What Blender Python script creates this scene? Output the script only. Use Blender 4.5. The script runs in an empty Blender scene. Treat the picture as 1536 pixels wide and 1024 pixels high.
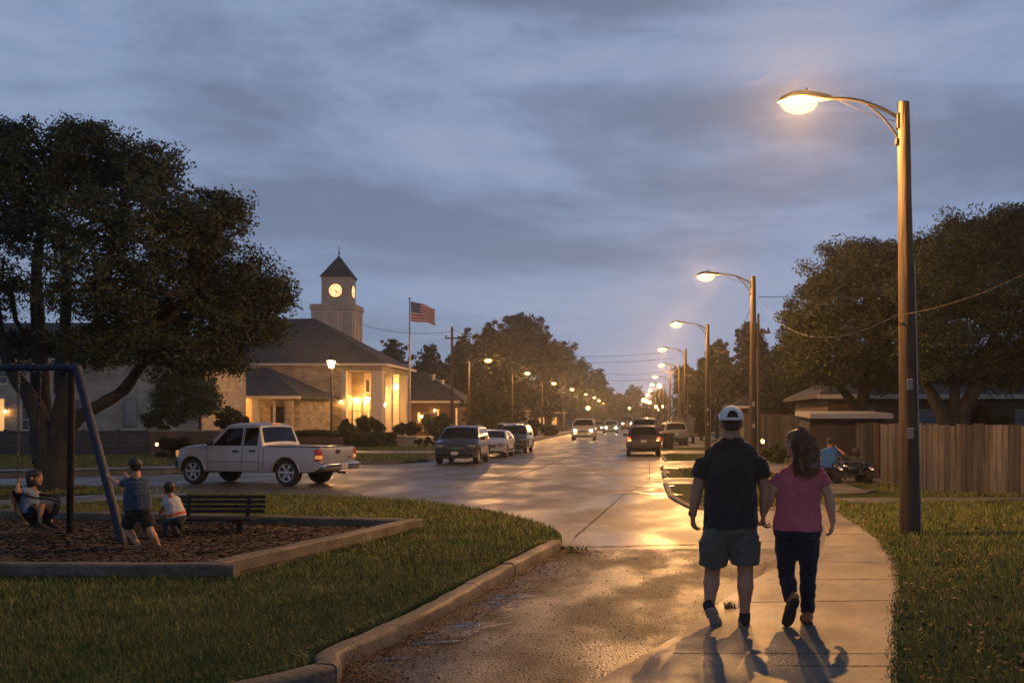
import bpy, bmesh, math, random
import numpy as np
from mathutils import Vector, Matrix, Quaternion
random.seed(7); rng = np.random.default_rng(11)
PI = math.pi; R = math.radians
sc = bpy.context.scene
C = sc.collection
# ---------------------------------------------------------------- camera model (real shift-lens camera)
F = 1493.33; VX, VY = 950.0, 630.0; H = 1.75
def P(px, py, Y): return Vector(((px-VX)*Y/F, Y, H-(py-VY)*Y/F))
def G(px, py, z=0.0):
    Y = (H-z)*F/(py-VY); return Vector(((px-VX)*Y/F, Y, z))
cam_d = bpy.data.cameras.new('camera'); cam = bpy.data.objects.new('camera', cam_d); C.objects.link(cam)
cam.location = (0, 0, H); cam.rotation_euler = (PI/2, 0, 0)
cam_d.sensor_width = 36; cam_d.lens = 35; cam_d.shift_x = -(VX-768)/1536; cam_d.shift_y = (VY-512)/1536
cam_d.clip_start = 0.1; cam_d.clip_end = 6000
cam_d.dof.use_dof = True; cam_d.dof.focus_distance = 9.5; cam_d.dof.aperture_fstop = 4.5
sc.camera = cam

# ---------------------------------------------------------------- materials
_mats = {}
def mat(name, c1, c2=None, scale=4.0, rough=0.7, bump=0.0, bscale=None, metal=0.0, spec=0.5, coat=0.0,
        emit=None, estr=0.0, r2=None, island=0.0, stretch=None, detail=6.0, sss=0.0, trans=0.0, bdist=0.02, sheen=0.0):
    if name in _mats: return _mats[name]
    m = bpy.data.materials.new(name); m.use_nodes = True; _mats[name] = m
    nt = m.node_tree; b = nt.nodes['Principled BSDF']; L = nt.links.new
    b.inputs['Base Color'].default_value = (*c1, 1); b.inputs['Roughness'].default_value = rough
    b.inputs['Metallic'].default_value = metal; b.inputs['Specular IOR Level'].default_value = spec
    b.inputs['Coat Weight'].default_value = coat; b.inputs['Coat Roughness'].default_value = 0.08
    if sheen: b.inputs['Sheen Weight'].default_value = sheen
    if emit:
        b.inputs['Emission Color'].default_value = (*emit, 1); b.inputs['Emission Strength'].default_value = estr
    if c2 is not None or bump or r2 is not None:
        tc = nt.nodes.new('ShaderNodeTexCoord'); mp = nt.nodes.new('ShaderNodeMapping')
        L(tc.outputs['Object'], mp.inputs['Vector'])
        if stretch: mp.inputs['Scale'].default_value = stretch
        nz = nt.nodes.new('ShaderNodeTexNoise'); nz.inputs['Scale'].default_value = scale; nz.inputs['Detail'].default_value = detail
        nz.inputs['Roughness'].default_value = 0.62
        L(mp.outputs[0], nz.inputs['Vector'])
    if c2 is not None:
        rp = nt.nodes.new('ShaderNodeValToRGB'); rp.color_ramp.elements[0].position = 0.33; rp.color_ramp.elements[1].position = 0.67
        rp.color_ramp.elements[0].color = (*c1, 1); rp.color_ramp.elements[1].color = (*c2, 1)
        L(nz.outputs['Fac'], rp.inputs['Fac']); out = rp.outputs[0]
        if island:
            ge = nt.nodes.new('ShaderNodeNewGeometry'); mr = nt.nodes.new('ShaderNodeMapRange')
            mr.inputs['To Min'].default_value = 1-island; mr.inputs['To Max'].default_value = 1+island
            L(ge.outputs['Random Per Island'], mr.inputs['Value'])
            vm = nt.nodes.new('ShaderNodeVectorMath'); vm.operation = 'SCALE'
            L(out, vm.inputs[0]); L(mr.outputs[0], vm.inputs['Scale']); out = vm.outputs[0]
        L(out, b.inputs['Base Color'])
    if r2 is not None:
        mr = nt.nodes.new('ShaderNodeMapRange'); mr.inputs['From Min'].default_value = .3; mr.inputs['From Max'].default_value = .7
        mr.inputs['To Min'].default_value = rough; mr.inputs['To Max'].default_value = r2
        L(nz.outputs['Fac'], mr.inputs['Value']); L(mr.outputs[0], b.inputs['Roughness'])
    if bump:
        n2 = nt.nodes.new('ShaderNodeTexNoise'); n2.inputs['Scale'].default_value = bscale or scale*4; n2.inputs['Detail'].default_value = 5
        L(mp.outputs[0], n2.inputs['Vector'])
        bp = nt.nodes.new('ShaderNodeBump'); bp.inputs['Strength'].default_value = bump; bp.inputs['Distance'].default_value = bdist
        L(n2.outputs['Fac'], bp.inputs['Height']); L(bp.outputs[0], b.inputs['Normal'])
    return m

def N(nt, typ, **kw):
    n = nt.nodes.new(typ)
    for k, v in kw.items():
        if k.startswith('i_'): n.inputs[int(k[2:])].default_value = v
        else: setattr(n, k, v)
    return n

def brick_mat(name, c1, c2, mortar, bw, bh, rough=0.85, bump=0.5, mort=0.015, axis='auto', offset=0.5, dirt=0.35):
    """stone / shingle courses: runs horizontally on any upright wall, chosen by the face normal"""
    if name in _mats: return _mats[name]
    m = bpy.data.materials.new(name); m.use_nodes = True; _mats[name] = m
    nt = m.node_tree; b = nt.nodes['Principled BSDF']; L = nt.links.new
    tc = N(nt, 'ShaderNodeTexCoord'); sp = N(nt, 'ShaderNodeSeparateXYZ'); L(tc.outputs['Object'], sp.inputs[0])
    ge = N(nt, 'ShaderNodeNewGeometry'); sn = N(nt, 'ShaderNodeSeparateXYZ'); L(ge.outputs['True Normal'], sn.inputs[0])
    ab = N(nt, 'ShaderNodeMath', operation='ABSOLUTE'); L(sn.outputs[0], ab.inputs[0])
    gt = N(nt, 'ShaderNodeMath', operation='GREATER_THAN'); L(ab.outputs[0], gt.inputs[0]); gt.inputs[1].default_value = 0.5
    mx = N(nt, 'ShaderNodeMix', data_type='FLOAT'); L(gt.outputs[0], mx.inputs[0]); L(sp.outputs[0], mx.inputs[2]); L(sp.outputs[1], mx.inputs[3])
    cb = N(nt, 'ShaderNodeCombineXYZ'); L(mx.outputs[0], cb.inputs[0]); L(sp.outputs[2], cb.inputs[1])
    nj = N(nt, 'ShaderNodeTexNoise'); nj.inputs['Scale'].default_value = 1.5; L(cb.outputs[0], nj.inputs['Vector'])
    va = N(nt, 'ShaderNodeMix', data_type='VECTOR'); va.inputs[0].default_value = 0.03; L(cb.outputs[0], va.inputs[4]); L(nj.outputs['Color'], va.inputs[5])
    bk = N(nt, 'ShaderNodeTexBrick'); bk.offset = offset
    bk.inputs['Color1'].default_value = (*c1, 1); bk.inputs['Color2'].default_value = (*c2, 1); bk.inputs['Mortar'].default_value = (*mortar, 1)
    bk.inputs['Scale'].default_value = 1; bk.inputs['Brick Width'].default_value = bw; bk.inputs['Row Height'].default_value = bh
    bk.inputs['Mortar Size'].default_value = mort; bk.inputs['Bias'].default_value = 0.0; bk.inputs['Mortar Smooth'].default_value = .3
    L(va.outputs[1], bk.inputs['Vector'])
    nz = N(nt, 'ShaderNodeTexNoise'); nz.inputs['Scale'].default_value = 0.9; nz.inputs['Detail'].default_value = 8; L(tc.outputs['Object'], nz.inputs['Vector'])
    mr = N(nt, 'ShaderNodeMapRange'); mr.inputs['From Min'].default_value = .3; mr.inputs['From Max'].default_value = .7
    mr.inputs['To Min'].default_value = 1-dirt; mr.inputs['To Max'].default_value = 1+dirt*.5; L(nz.outputs['Fac'], mr.inputs['Value'])
    vm = N(nt, 'ShaderNodeVectorMath', operation='SCALE'); L(bk.outputs['Color'], vm.inputs[0]); L(mr.outputs[0], vm.inputs['Scale'])
    L(vm.outputs[0], b.inputs['Base Color']); b.inputs['Roughness'].default_value = rough
    n3 = N(nt, 'ShaderNodeTexNoise'); n3.inputs['Scale'].default_value = 14; L(tc.outputs['Object'], n3.inputs['Vector'])
    mh = N(nt, 'ShaderNodeMath', operation='MULTIPLY_ADD'); L(bk.outputs['Fac'], mh.inputs[0]); mh.inputs[1].default_value = -1.0; L(n3.outputs['Fac'], mh.inputs[2])
    bp = N(nt, 'ShaderNodeBump'); bp.inputs['Strength'].default_value = bump; bp.inputs['Distance'].default_value = 0.02
    L(mh.outputs[0], bp.inputs['Height']); L(bp.outputs[0], b.inputs['Normal'])
    return m

# ---------------------------------------------------------------- mesh builder
class MB:
    def __init__(s): s.v = []; s.f = []
    def add(s, vs, fs):
        o = len(s.v); s.v += [tuple(v) for v in vs]; s.f += [tuple(i+o for i in f) for f in fs]; return s
    def box(s, c, d, rot=None, bev=0.0):
        hx, hy, hz = d[0]/2, d[1]/2, d[2]/2; M = rot if rot is not None else Matrix.Identity(3); c = Vector(c)
        if bev <= 0:
            vs = [c + M @ Vector((x*hx, y*hy, z*hz)) for z in (-1, 1) for y in (-1, 1) for x in (-1, 1)]
            return s.add(vs, [(0,2,3,1),(4,5,7,6),(0,1,5,4),(2,6,7,3),(0,4,6,2),(1,3,7,5)])
        b = min(bev, hx*.9, hy*.9, hz*.9)
        bm = bmesh.new(); bmesh.ops.create_cube(bm, size=1)
        for v in bm.verts: v.co = Vector((v.co.x*d[0], v.co.y*d[1], v.co.z*d[2]))
        bmesh.ops.bevel(bm, geom=bm.edges[:], offset=b, segments=2, affect='EDGES', profile=.5)
        bm.verts.index_update()
        s.add([c + M @ v.co for v in bm.verts], [[v.index for v in f.verts] for f in bm.faces]); bm.free(); return s
    def bar(s, a, b, w, h, up=(0, 0, 1), bev=0):
        a, b = Vector(a), Vector(b); d = b-a; L = d.length; x = d.normalized(); up = Vector(up)
        y = up.cross(x)
        if y.length < 1e-4: y = Vector((0, 1, 0)).cross(x)
        y.normalize(); z = x.cross(y)
        return s.box((a+b)/2, (L, w, h), Matrix((x, y, z)).transposed(), bev)
    def tube(s, pts, rad, n=8, cap=True, flat=None, up=None, rnd=False, phase=0.0):
        """rad: scalar / list; entries may be (a,b): a along 'up' axis side, b across"""
        pts = [Vector(p) for p in pts]
        k = len(pts)
        if not isinstance(rad, (list, tuple)): rad = [rad]*k
        rad = [r if isinstance(r, (tuple, list)) else (r, r) for r in rad]
        if rnd:   # rounded ends
            t0 = (pts[0]-pts[1]).normalized(); t1 = (pts[-1]-pts[-2]).normalized()
            r0, r1 = rad[0], rad[-1]; m0, m1 = min(r0), min(r1)
            pre = [(pts[0]+t0*m0*.98, .18), (pts[0]+t0*m0*.75, .66), (pts[0]+t0*m0*.4, .915)]
            post = [(pts[-1]+t1*m1*.4, .915), (pts[-1]+t1*m1*.75, .66), (pts[-1]+t1*m1*.98, .18)]
            rad = [(r0[0]*q, r0[1]*q) for _, q in pre] + rad + [(r1[0]*q, r1[1]*q) for _, q in post]
            pts = [p for p, _ in pre] + pts + [p for p, _ in post]; k = len(pts)
        tang = []
        for i in range(k):
            a = pts[max(0, i-1)]; b = pts[min(k-1, i+1)]; t = (b-a)
            tang.append(t.normalized() if t.length > 1e-9 else Vector((0, 0, 1)))
        u = Vector(up) if up is not None else (Vector((1, 0, 0)) if abs(tang[0].x) < .8 else Vector((0, 1, 0)))
        vs = []; fs = []
        for i in range(k):
            t = tang[i]; u = (u - t*u.dot(t))
            if u.length < 1e-6: u = t.orthogonal()
            u.normalize(); w = t.cross(u)
            ra, rb = rad[i]
            for j in range(n):
                a = 2*PI*j/n + phase
                vs.append(pts[i] + u*math.cos(a)*ra + w*math.sin(a)*rb)
        for i in range(k-1):
            for j in range(n):
                a, b = i*n+j, i*n+(j+1) % n
                fs.append((a, b, b+n, a+n))
        if cap: fs.append(tuple(range(n-1, -1, -1))); fs.append(tuple(range((k-1)*n, k*n)))
        return s.add(vs, fs)
    def ell(s, c, r, rot=None, nu=12, nv=8):
        c = Vector(c); M = rot if rot is not None else Matrix.Identity(3); vs = [c + M @ Vector((0, 0, r[2]))]; fs = []
        for i in range(1, nv):
            th = PI*i/nv
            for j in range(nu):
                ph = 2*PI*j/nu; vs.append(c + M @ Vector((r[0]*math.sin(th)*math.cos(ph), r[1]*math.sin(th)*math.sin(ph), r[2]*math.cos(th))))
        vs.append(c + M @ Vector((0, 0, -r[2])))
        for j in range(nu): fs.append((0, 1+j, 1+(j+1) % nu))
        for i in range(nv-2):
            for j in range(nu):
                a = 1+i*nu+j; b = 1+i*nu+(j+1) % nu; fs.append((a, a+nu, b+nu, b))
        e = len(vs)-1; o = 1+(nv-2)*nu
        for j in range(nu): fs.append((o+j, e, o+(j+1) % nu))
        return s.add(vs, fs)
    def lathe(s, prof, c=(0, 0, 0), axis=None, n=24, a0=0, a1=2*PI):
        M = axis if axis is not None else Matrix.Identity(3); c = Vector(c); vs = []; fs = []; k = len(prof)
        full = abs(a1-a0-2*PI) < 1e-6; m = n if full else n+1
        for j in range(m):
            a = a0+(a1-a0)*j/n
            for r, z in prof: vs.append(c + M @ Vector((r*math.cos(a), r*math.sin(a), z)))
        for j in range(n):
            j2 = (j+1) % m
            for i in range(k-1): fs.append((j*k+i, j2*k+i, j2*k+i+1, j*k+i+1))
        return s.add(vs, fs)
    def prism(s, poly, z0, z1, rot=None, c=(0, 0, 0)):
        """poly in local xy extruded z0..z1; rot maps to world"""
        M = rot if rot is not None else Matrix.Identity(3); c = Vector(c); n = len(poly)
        ar = sum(poly[i][0]*poly[(i+1) % n][1]-poly[(i+1) % n][0]*poly[i][1] for i in range(n))
        if ar < 0: poly = poly[::-1]
        vs = [c + M @ Vector((x, y, z0)) for x, y in poly] + [c + M @ Vector((x, y, z1)) for x, y in poly]
        fs = [tuple(range(n-1, -1, -1)), tuple(range(n, 2*n))] + [(i, (i+1) % n, n+(i+1) % n, n+i) for i in range(n)]
        return s.add(vs, fs)
    def quad(s, a, b, c, d): return s.add([a, b, c, d], [(0, 1, 2, 3)])

def mesh_from(name, mb, m, smooth=None):
    me = bpy.data.meshes.new(name); me.from_pydata([tuple(v) for v in mb.v], [], mb.f); me.update()
    if m is not None: me.materials.append(m)
    if smooth is not None:
        me.shade_smooth()
        if smooth < 180: me.set_sharp_from_angle(angle=R(smooth))
    return me
def invp(parent):
    return parent.matrix_basis.inverted() if parent is not None else Matrix.Identity(4)
def obj(name, mb, m, parent=None, smooth=None, world=False, label=None, mesh=None):
    me = mesh or mesh_from(name, mb, m, smooth)
    if world and parent is not None:
        root = parent
        Mx = Matrix.Identity(4)
        while root is not None: Mx = root.matrix_basis @ Mx; root = root.parent
        me.transform(Mx.inverted())
    o = bpy.data.objects.new(name, me); C.objects.link(o); o.parent = parent
    if label: o['label'] = label
    return o
def tag(o, label, cat, group=None):
    o['label'] = label; o['category'] = cat
    if group: o['group'] = group
    return o
def thing(name, label, cat, loc=(0, 0, 0), rz=0.0, group=None):
    o = bpy.data.objects.new(name, None); C.objects.link(o); o.empty_display_size = .2
    o.matrix_basis = Matrix.Translation(Vector(loc)) @ Matrix.Rotation(rz, 4, 'Z')
    return tag(o, label, cat, group)
def struct(o, kind='structure'): o['kind'] = kind; return o
def center(o):
    """move a single-mesh thing's origin to its base"""
    me = o.data; n = len(me.vertices); a = np.empty(n*3); me.vertices.foreach_get('co', a); a = a.reshape(-1, 3)
    c = Vector(((a[:, 0].min()+a[:, 0].max())/2, (a[:, 1].min()+a[:, 1].max())/2, a[:, 2].min()))
    me.transform(Matrix.Translation(-c)); o.location = c; return o
def copy_tree(o, parent=None):
    c = o.copy(); C.objects.link(c); c.parent = parent
    for ch in list(o.children): copy_tree(ch, c)
    return c
def npmesh(name, verts, loops, sizes, m):
    """fast mesh from numpy arrays; sizes = loop count per face (constant int)"""
    me = bpy.data.meshes.new(name); nv = len(verts); nl = len(loops); nf = nl//sizes
    me.vertices.add(nv); me.vertices.foreach_set('co', verts.astype(np.float32).ravel())
    me.loops.add(nl); me.loops.foreach_set('vertex_index', loops.astype(np.int32))
    me.polygons.add(nf); me.polygons.foreach_set('loop_start', np.arange(0, nl, sizes, dtype=np.int32))
    me.update(calc_edges=True); me.materials.append(m); return me
def fuse(mb, voxel=0.012, smooth=4, name='tmp', disp=None, fac=0.5):
    """weld overlapping solids into one continuous skin"""
    me = mesh_from(name, mb, None)
    o = bpy.data.objects.new(name, me); C.objects.link(o)
    r = o.modifiers.new('r', 'REMESH'); r.mode = 'VOXEL'; r.voxel_size = voxel; r.use_smooth_shade = True
    if smooth:
        q = o.modifiers.new('s', 'SMOOTH'); q.factor = fac; q.iterations = smooth
    dg = bpy.context.evaluated_depsgraph_get(); ev = o.evaluated_get(dg)
    out = bpy.data.meshes.new_from_object(ev); out.name = name
    bpy.data.objects.remove(o); bpy.data.meshes.remove(me)
    if disp:
        out.update(); n = len(out.vertices); co = np.empty(n*3, np.float32); out.vertices.foreach_get('co', co)
        no = np.array([v.normal[:] for v in out.vertices]); co = co.reshape(-1, 3)
        d = disp(co); co = co + no*d[:, None]; out.vertices.foreach_set('co', co.astype(np.float32).ravel()); out.update()
    out.shade_smooth()
    return out
def spline(pts, n):
    """Catmull-Rom through 2D/3D points, n samples per span"""
    pts = [Vector(p) for p in pts]; out = []
    for i in range(len(pts)-1):
        p0 = pts[max(0, i-1)]; p1 = pts[i]; p2 = pts[i+1]; p3 = pts[min(len(pts)-1, i+2)]
        for k in range(n):
            t = k/n; out.append(0.5*((2*p1)+(p2-p0)*t+(2*p0-5*p1+4*p2-p3)*t*t+(3*p1-p0-3*p2+p3)*t**3))
    out.append(pts[-1]); return out
# ---------------------------------------------------------------- sky
w = bpy.data.worlds.new('World'); sc.world = w; w.use_nodes = True
nt = w.node_tree; L = nt.links.new
bg1 = nt.nodes['Background']; out = nt.nodes['World Output']
SUN_EL, SUN_ROT = R(3.0), R(200)
sky = N(nt, 'ShaderNodeTexSky', sky_type='NISHITA', sun_disc=False, sun_elevation=SUN_EL, sun_rotation=SUN_ROT)
sky.ozone_density = 3.0
L(sky.outputs[0], bg1.inputs[0]); bg1.inputs[1].default_value = 0.05
tc = N(nt, 'ShaderNodeTexCoord'); sp = N(nt, 'ShaderNodeSeparateXYZ'); L(tc.outputs['Generated'], sp.inputs[0])
mz = N(nt, 'ShaderNodeMath', operation='MAXIMUM'); L(sp.outputs[2], mz.inputs[0]); mz.inputs[1].default_value = 0.0
az = N(nt, 'ShaderNodeMath', operation='ADD'); L(mz.outputs[0], az.inputs[0]); az.inputs[1].default_value = 0.30
dx = N(nt, 'ShaderNodeMath', operation='DIVIDE'); L(sp.outputs[0], dx.inputs[0]); L(az.outputs[0], dx.inputs[1])
dy = N(nt, 'ShaderNodeMath', operation='DIVIDE'); L(sp.outputs[1], dy.inputs[0]); L(az.outputs[0], dy.inputs[1])
cb = N(nt, 'ShaderNodeCombineXYZ'); L(dx.outputs[0], cb.inputs[0]); L(dy.outputs[0], cb.inputs[1])
mp = N(nt, 'ShaderNodeMapping'); mp.inputs['Rotation'].default_value = (0, 0, R(-50)); mp.inputs['Scale'].default_value = (1.15, 1.7, 1); mp.inputs['Location'].default_value = (3.1, 1.7, 0)
n1 = N(nt, 'ShaderNodeTexNoise'); n1.inputs['Scale'].default_value = 1.0; n1.inputs['Detail'].default_value = 9; n1.inputs['Roughness'].default_value = .60; n1.inputs['Distortion'].default_value = .35
mp.inputs['Rotation'].default_value = (0, R(9), 0); mp.inputs['Scale'].default_value = (1.7, 1.7, 6.2); mp.inputs['Location'].default_value = (2.3, .7, 1.1); L(tc.outputs['Generated'], mp.inputs[0]); n1.inputs['Scale'].default_value = 1.35; n1.inputs['Distortion'].default_value = .25
L(mp.outputs[0], n1.inputs['Vector'])
rp = N(nt, 'ShaderNodeValToRGB'); cr = rp.color_ramp
L(n1.outputs['Fac'], rp.inputs['Fac'])
cr.elements[0].position = .40; cr.elements[0].color = (.084, .108, .166, 1)
cr.elements[1].position = .62; cr.elements[1].color = (.150, .182, .262, 1)
e = cr.elements.new(.47); e.color = (.102, .133, .206, 1)
e = cr.elements.new(.53); e.color = (.122, .160, .248, 1)
# fine bright streaks between the cloud decks
mp2 = N(nt, 'ShaderNodeMapping'); mp2.inputs['Rotation'].default_value = (0, R(7), 0); mp2.inputs['Scale'].default_value = (2.2, 2.2, 15); mp2.inputs['Location'].default_value = (.4, 5.2, 0)
n2 = N(nt, 'ShaderNodeTexNoise'); n2.inputs['Scale'].default_value = 1.3; n2.inputs['Detail'].default_value = 8; n2.inputs['Roughness'].default_value = .58; n2.inputs['Distortion'].default_value = .8
L(tc.outputs['Generated'], mp2.inputs[0]); L(mp2.outputs[0], n2.inputs['Vector'])
sm = N(nt, 'ShaderNodeMapRange', interpolation_type='SMOOTHSTEP'); sm.inputs['From Min'].default_value = .58; sm.inputs['From Max'].default_value = .76; L(n2.outputs['Fac'], sm.inputs['Value'])
mx = N(nt, 'ShaderNodeMix', data_type='RGBA'); mx.inputs[7].default_value = (.30, .315, .40, 1)
ml = N(nt, 'ShaderNodeMath', operation='MULTIPLY'); L(sm.outputs[0], ml.inputs[0]); ml.inputs[1].default_value = .42
L(ml.outputs[0], mx.inputs[0]); L(rp.outputs[0], mx.inputs[6])
# lavender paling toward the horizon
hz = N(nt, 'ShaderNodeMapRange', interpolation_type='SMOOTHSTEP'); hz.inputs['From Min'].default_value = .0; hz.inputs['From Max'].default_value = .22; hz.inputs['To Min'].default_value = .55; hz.inputs['To Max'].default_value = 0
L(mz.outputs[0], hz.inputs['Value'])
mh = N(nt, 'ShaderNodeMix', data_type='RGBA'); mh.inputs[7].default_value = (.145, .186, .264, 1); L(hz.outputs[0], mh.inputs[0]); L(mx.outputs[2], mh.inputs[6])
# sky dimmed out of view overhead, and slightly behind, to cut the ambient light
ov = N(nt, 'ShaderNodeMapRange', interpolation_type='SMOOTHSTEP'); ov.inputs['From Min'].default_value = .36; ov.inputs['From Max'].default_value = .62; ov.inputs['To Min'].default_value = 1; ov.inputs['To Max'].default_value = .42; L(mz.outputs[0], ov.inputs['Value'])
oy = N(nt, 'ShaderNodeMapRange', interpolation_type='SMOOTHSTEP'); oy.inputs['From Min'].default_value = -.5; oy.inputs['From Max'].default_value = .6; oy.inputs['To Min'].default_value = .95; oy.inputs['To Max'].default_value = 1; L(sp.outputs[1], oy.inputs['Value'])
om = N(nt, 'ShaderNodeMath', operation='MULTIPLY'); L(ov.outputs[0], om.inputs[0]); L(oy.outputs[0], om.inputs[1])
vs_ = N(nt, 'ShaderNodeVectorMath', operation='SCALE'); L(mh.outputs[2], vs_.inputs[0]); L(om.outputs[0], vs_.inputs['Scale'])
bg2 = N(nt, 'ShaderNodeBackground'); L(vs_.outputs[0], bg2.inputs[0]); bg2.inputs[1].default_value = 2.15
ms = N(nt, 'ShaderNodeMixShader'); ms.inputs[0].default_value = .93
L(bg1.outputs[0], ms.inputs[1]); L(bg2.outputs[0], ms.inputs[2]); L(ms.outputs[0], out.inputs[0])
sd = bpy.data.lights.new('sun', 'SUN'); sd.energy = 0.05; sd.angle = R(15); sd.color = (.85, .9, 1)
so = bpy.data.objects.new('sun', sd); C.objects.link(so)
so.rotation_euler = Vector((math.sin(SUN_ROT)*math.cos(SUN_EL), math.cos(SUN_ROT)*math.cos(SUN_EL), math.sin(SUN_EL))).to_track_quat('Z', 'Y').to_euler()
sc.view_settings.view_transform = 'Standard'; sc.view_settings.look = 'None'; sc.view_settings.gamma = 1; sc.view_settings.exposure = 0
sc.render.engine = 'CYCLES'
cy = sc.cycles
cy.use_denoising = True; cy.denoiser = 'OPENIMAGEDENOISE'; cy.use_light_tree = True
cy.max_bounces = 5; cy.diffuse_bounces = 2; cy.glossy_bounces = 3; cy.transmission_bounces = 4; cy.volume_bounces = 0; cy.transparent_max_bounces = 6
cy.sample_clamp_indirect = 4; cy.sample_clamp_direct = 0; cy.blur_glossy = 1.0; cy.caustics_reflective = False; cy.caustics_refractive = False
cy.use_adaptive_sampling = True; cy.adaptive_threshold = 0.02

# ---------------------------------------------------------------- materials used everywhere
GLOW = (1.0, .47, .13)
def emat(name, col, s, base=(.8, .6, .3)):
    return mat(name, base, emit=col, estr=s, rough=.4)
M_road = None
def ground_mat(name, cA, cB, cC, r0, r1, scale, bump, bscale, spec=.5, speck=0.0, wet=0.0, bdist=.02, joint=None):
    m = bpy.data.materials.new(name); m.use_nodes = True; nt = m.node_tree; b = nt.nodes['Principled BSDF']; L = nt.links.new
    tc = N(nt, 'ShaderNodeTexCoord')
    nz = N(nt, 'ShaderNodeTexNoise'); nz.inputs['Scale'].default_value = scale; nz.inputs['Detail'].default_value = 8; nz.inputs['Roughness'].default_value = .6; L(tc.outputs['Object'], nz.inputs['Vector'])
    rp = N(nt, 'ShaderNodeValToRGB'); cr = rp.color_ramp; cr.elements[0].position = .3; cr.elements[1].position = .72
    cr.elements[0].color = (*cA, 1); cr.elements[1].color = (*cC, 1); e = cr.elements.new(.5); e.color = (*cB, 1)
    L(nz.outputs['Fac'], rp.inputs[0]); col = rp.outputs[0]
    nf = N(nt, 'ShaderNodeTexNoise'); nf.inputs['Scale'].default_value = bscale; nf.inputs['Detail'].default_value = 3; L(tc.outputs['Object'], nf.inputs['Vector'])
    if speck:
        vo = N(nt, 'ShaderNodeTexVoronoi'); vo.inputs['Scale'].default_value = bscale*.8; L(tc.outputs['Object'], vo.inputs['Vector'])
        mr = N(nt, 'ShaderNodeMapRange'); mr.inputs['To Min'].default_value = 1-speck; mr.inputs['To Max'].default_value = 1+speck; sc_ = N(nt, 'ShaderNodeSeparateColor'); L(vo.outputs['Color'], sc_.inputs[0]); L(sc_.outputs[0], mr.inputs[0])
        vm = N(nt, 'ShaderNodeVectorMath', operation='SCALE'); L(col, vm.inputs[0]); L(mr.outputs[0], vm.inputs['Scale']); col = vm.outputs[0]
    L(col, b.inputs['Base Color'])
    n3 = N(nt, 'ShaderNodeTexNoise'); n3.inputs['Scale'].default_value = scale*1.7; n3.inputs['Detail'].default_value = 6
    mp = N(nt, 'ShaderNodeMapping'); mp.inputs['Scale'].default_value = (1, .5, 1); L(tc.outputs['Object'], mp.inputs[0]); L(mp.outputs[0], n3.inputs['Vector'])
    mr = N(nt, 'ShaderNodeMapRange', interpolation_type='SMOOTHSTEP'); mr.inputs['From Min'].default_value = .36; mr.inputs['From Max'].default_value = .62; mr.inputs['To Min'].default_value = r0; mr.inputs['To Max'].default_value = r1
    L(n3.outputs['Fac'], mr.inputs[0]); L(mr.outputs[0], b.inputs['Roughness']); b.inputs['Specular IOR Level'].default_value = spec
    bp = N(nt, 'ShaderNodeBump'); bp.inputs['Strength'].default_value = bump; bp.inputs['Distance'].default_value = bdist; L(nf.outputs['Fac'], bp.inputs['Height']); L(bp.outputs[0], b.inputs['Normal'])
    return m
M_lawnbase = ground_mat('lawn soil', (.030, .038, .010), (.045, .060, .016), (.075, .070, .026), .9, .95, .8, .7, 30, spec=.1, speck=.3)
M_street = ground_mat('street concrete', (.062, .060, .056), (.098, .094, .085), (.138, .13, .115), .33, .55, .45, .6, 30, spec=.36, speck=.14, bdist=.006)
M_asphalt = ground_mat('old asphalt', (.013, .0125, .012), (.038, .035, .030), (.075, .067, .055), .34, .66, .9, .8, 48, spec=.28, speck=.5, bdist=.016)
M_walk = ground_mat('pavement concrete', (.085, .075, .062), (.145, .13, .107), (.205, .185, .152), .40, .66, .8, .45, 50, spec=.4, speck=.16, bdist=.008)
M_kerb = ground_mat('kerb concrete', (.055, .050, .039), (.105, .094, .075), (.165, .148, .118), .6, .8, 1.7, .6, 35, spec=.35, speck=.2, bdist=.012)
M_mulch = ground_mat('mulch', (.028, .022, .017), (.05, .04, .03), (.08, .062, .045), .85, .95, 1.4, 1.0, 26, spec=.2, speck=.6, bdist=.05)
M_water = mat('puddle water', (.02, .021, .022), (.05, .045, .038), scale=14, rough=.10, r2=.5, spec=.5, bump=.15, bscale=30)
M_crack = mat('joint tar', (.025, .022, .02), rough=.8)
M_wood = mat('pole wood', (.014, .010, .007), (.078, .050, .031), scale=15, stretch=(1, 1, .07), rough=.8, bump=.8, bscale=22, bdist=.03)
M_dmetal = mat('dark metal', (.014, .013, .013), (.028, .026, .025), scale=8, rough=.5, metal=.1, spec=.3)
M_gmetal = mat('grey metal', (.22, .20, .18), (.32, .29, .25), scale=8, rough=.5, metal=.5)
M_bulb = emat('lamp bowl', GLOW, 1.0)
# ---------------------------------------------------------------- terrain and paving
ZL = 0.09      # near lawn stands this much above the road
def sheet(name, pts, z, m, kind='structure', thick=0.0, label=None):
    mb = MB(); poly = [(p[0], p[1]) for p in pts]
    if thick: mb.prism(poly, z-thick, z)
    else:
        ar = sum(poly[i][0]*poly[(i+1) % len(poly)][1]-poly[(i+1) % len(poly)][0]*poly[i][1] for i in range(len(poly)))
        if ar < 0: poly = poly[::-1]
        mb.add([(x, y, z) for x, y in poly], [tuple(range(len(poly)))])
    me = mesh_from(name, mb, m); bm = bmesh.new(); bm.from_mesh(me); bmesh.ops.triangulate(bm, faces=bm.faces[:]); bm.to_mesh(me); bm.free()
    o = bpy.data.objects.new(name, me); C.objects.link(o); o['kind'] = kind; return o
gb = MB(); gb.quad((-1500, -60, -.004), (1500, -60, -.004), (1500, 3000, -.004), (-1500, 3000, -.004))
ground = struct(obj('ground', gb, M_lawnbase))
g2 = lambda *a: [G(x, y) for x, y in a]
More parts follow.
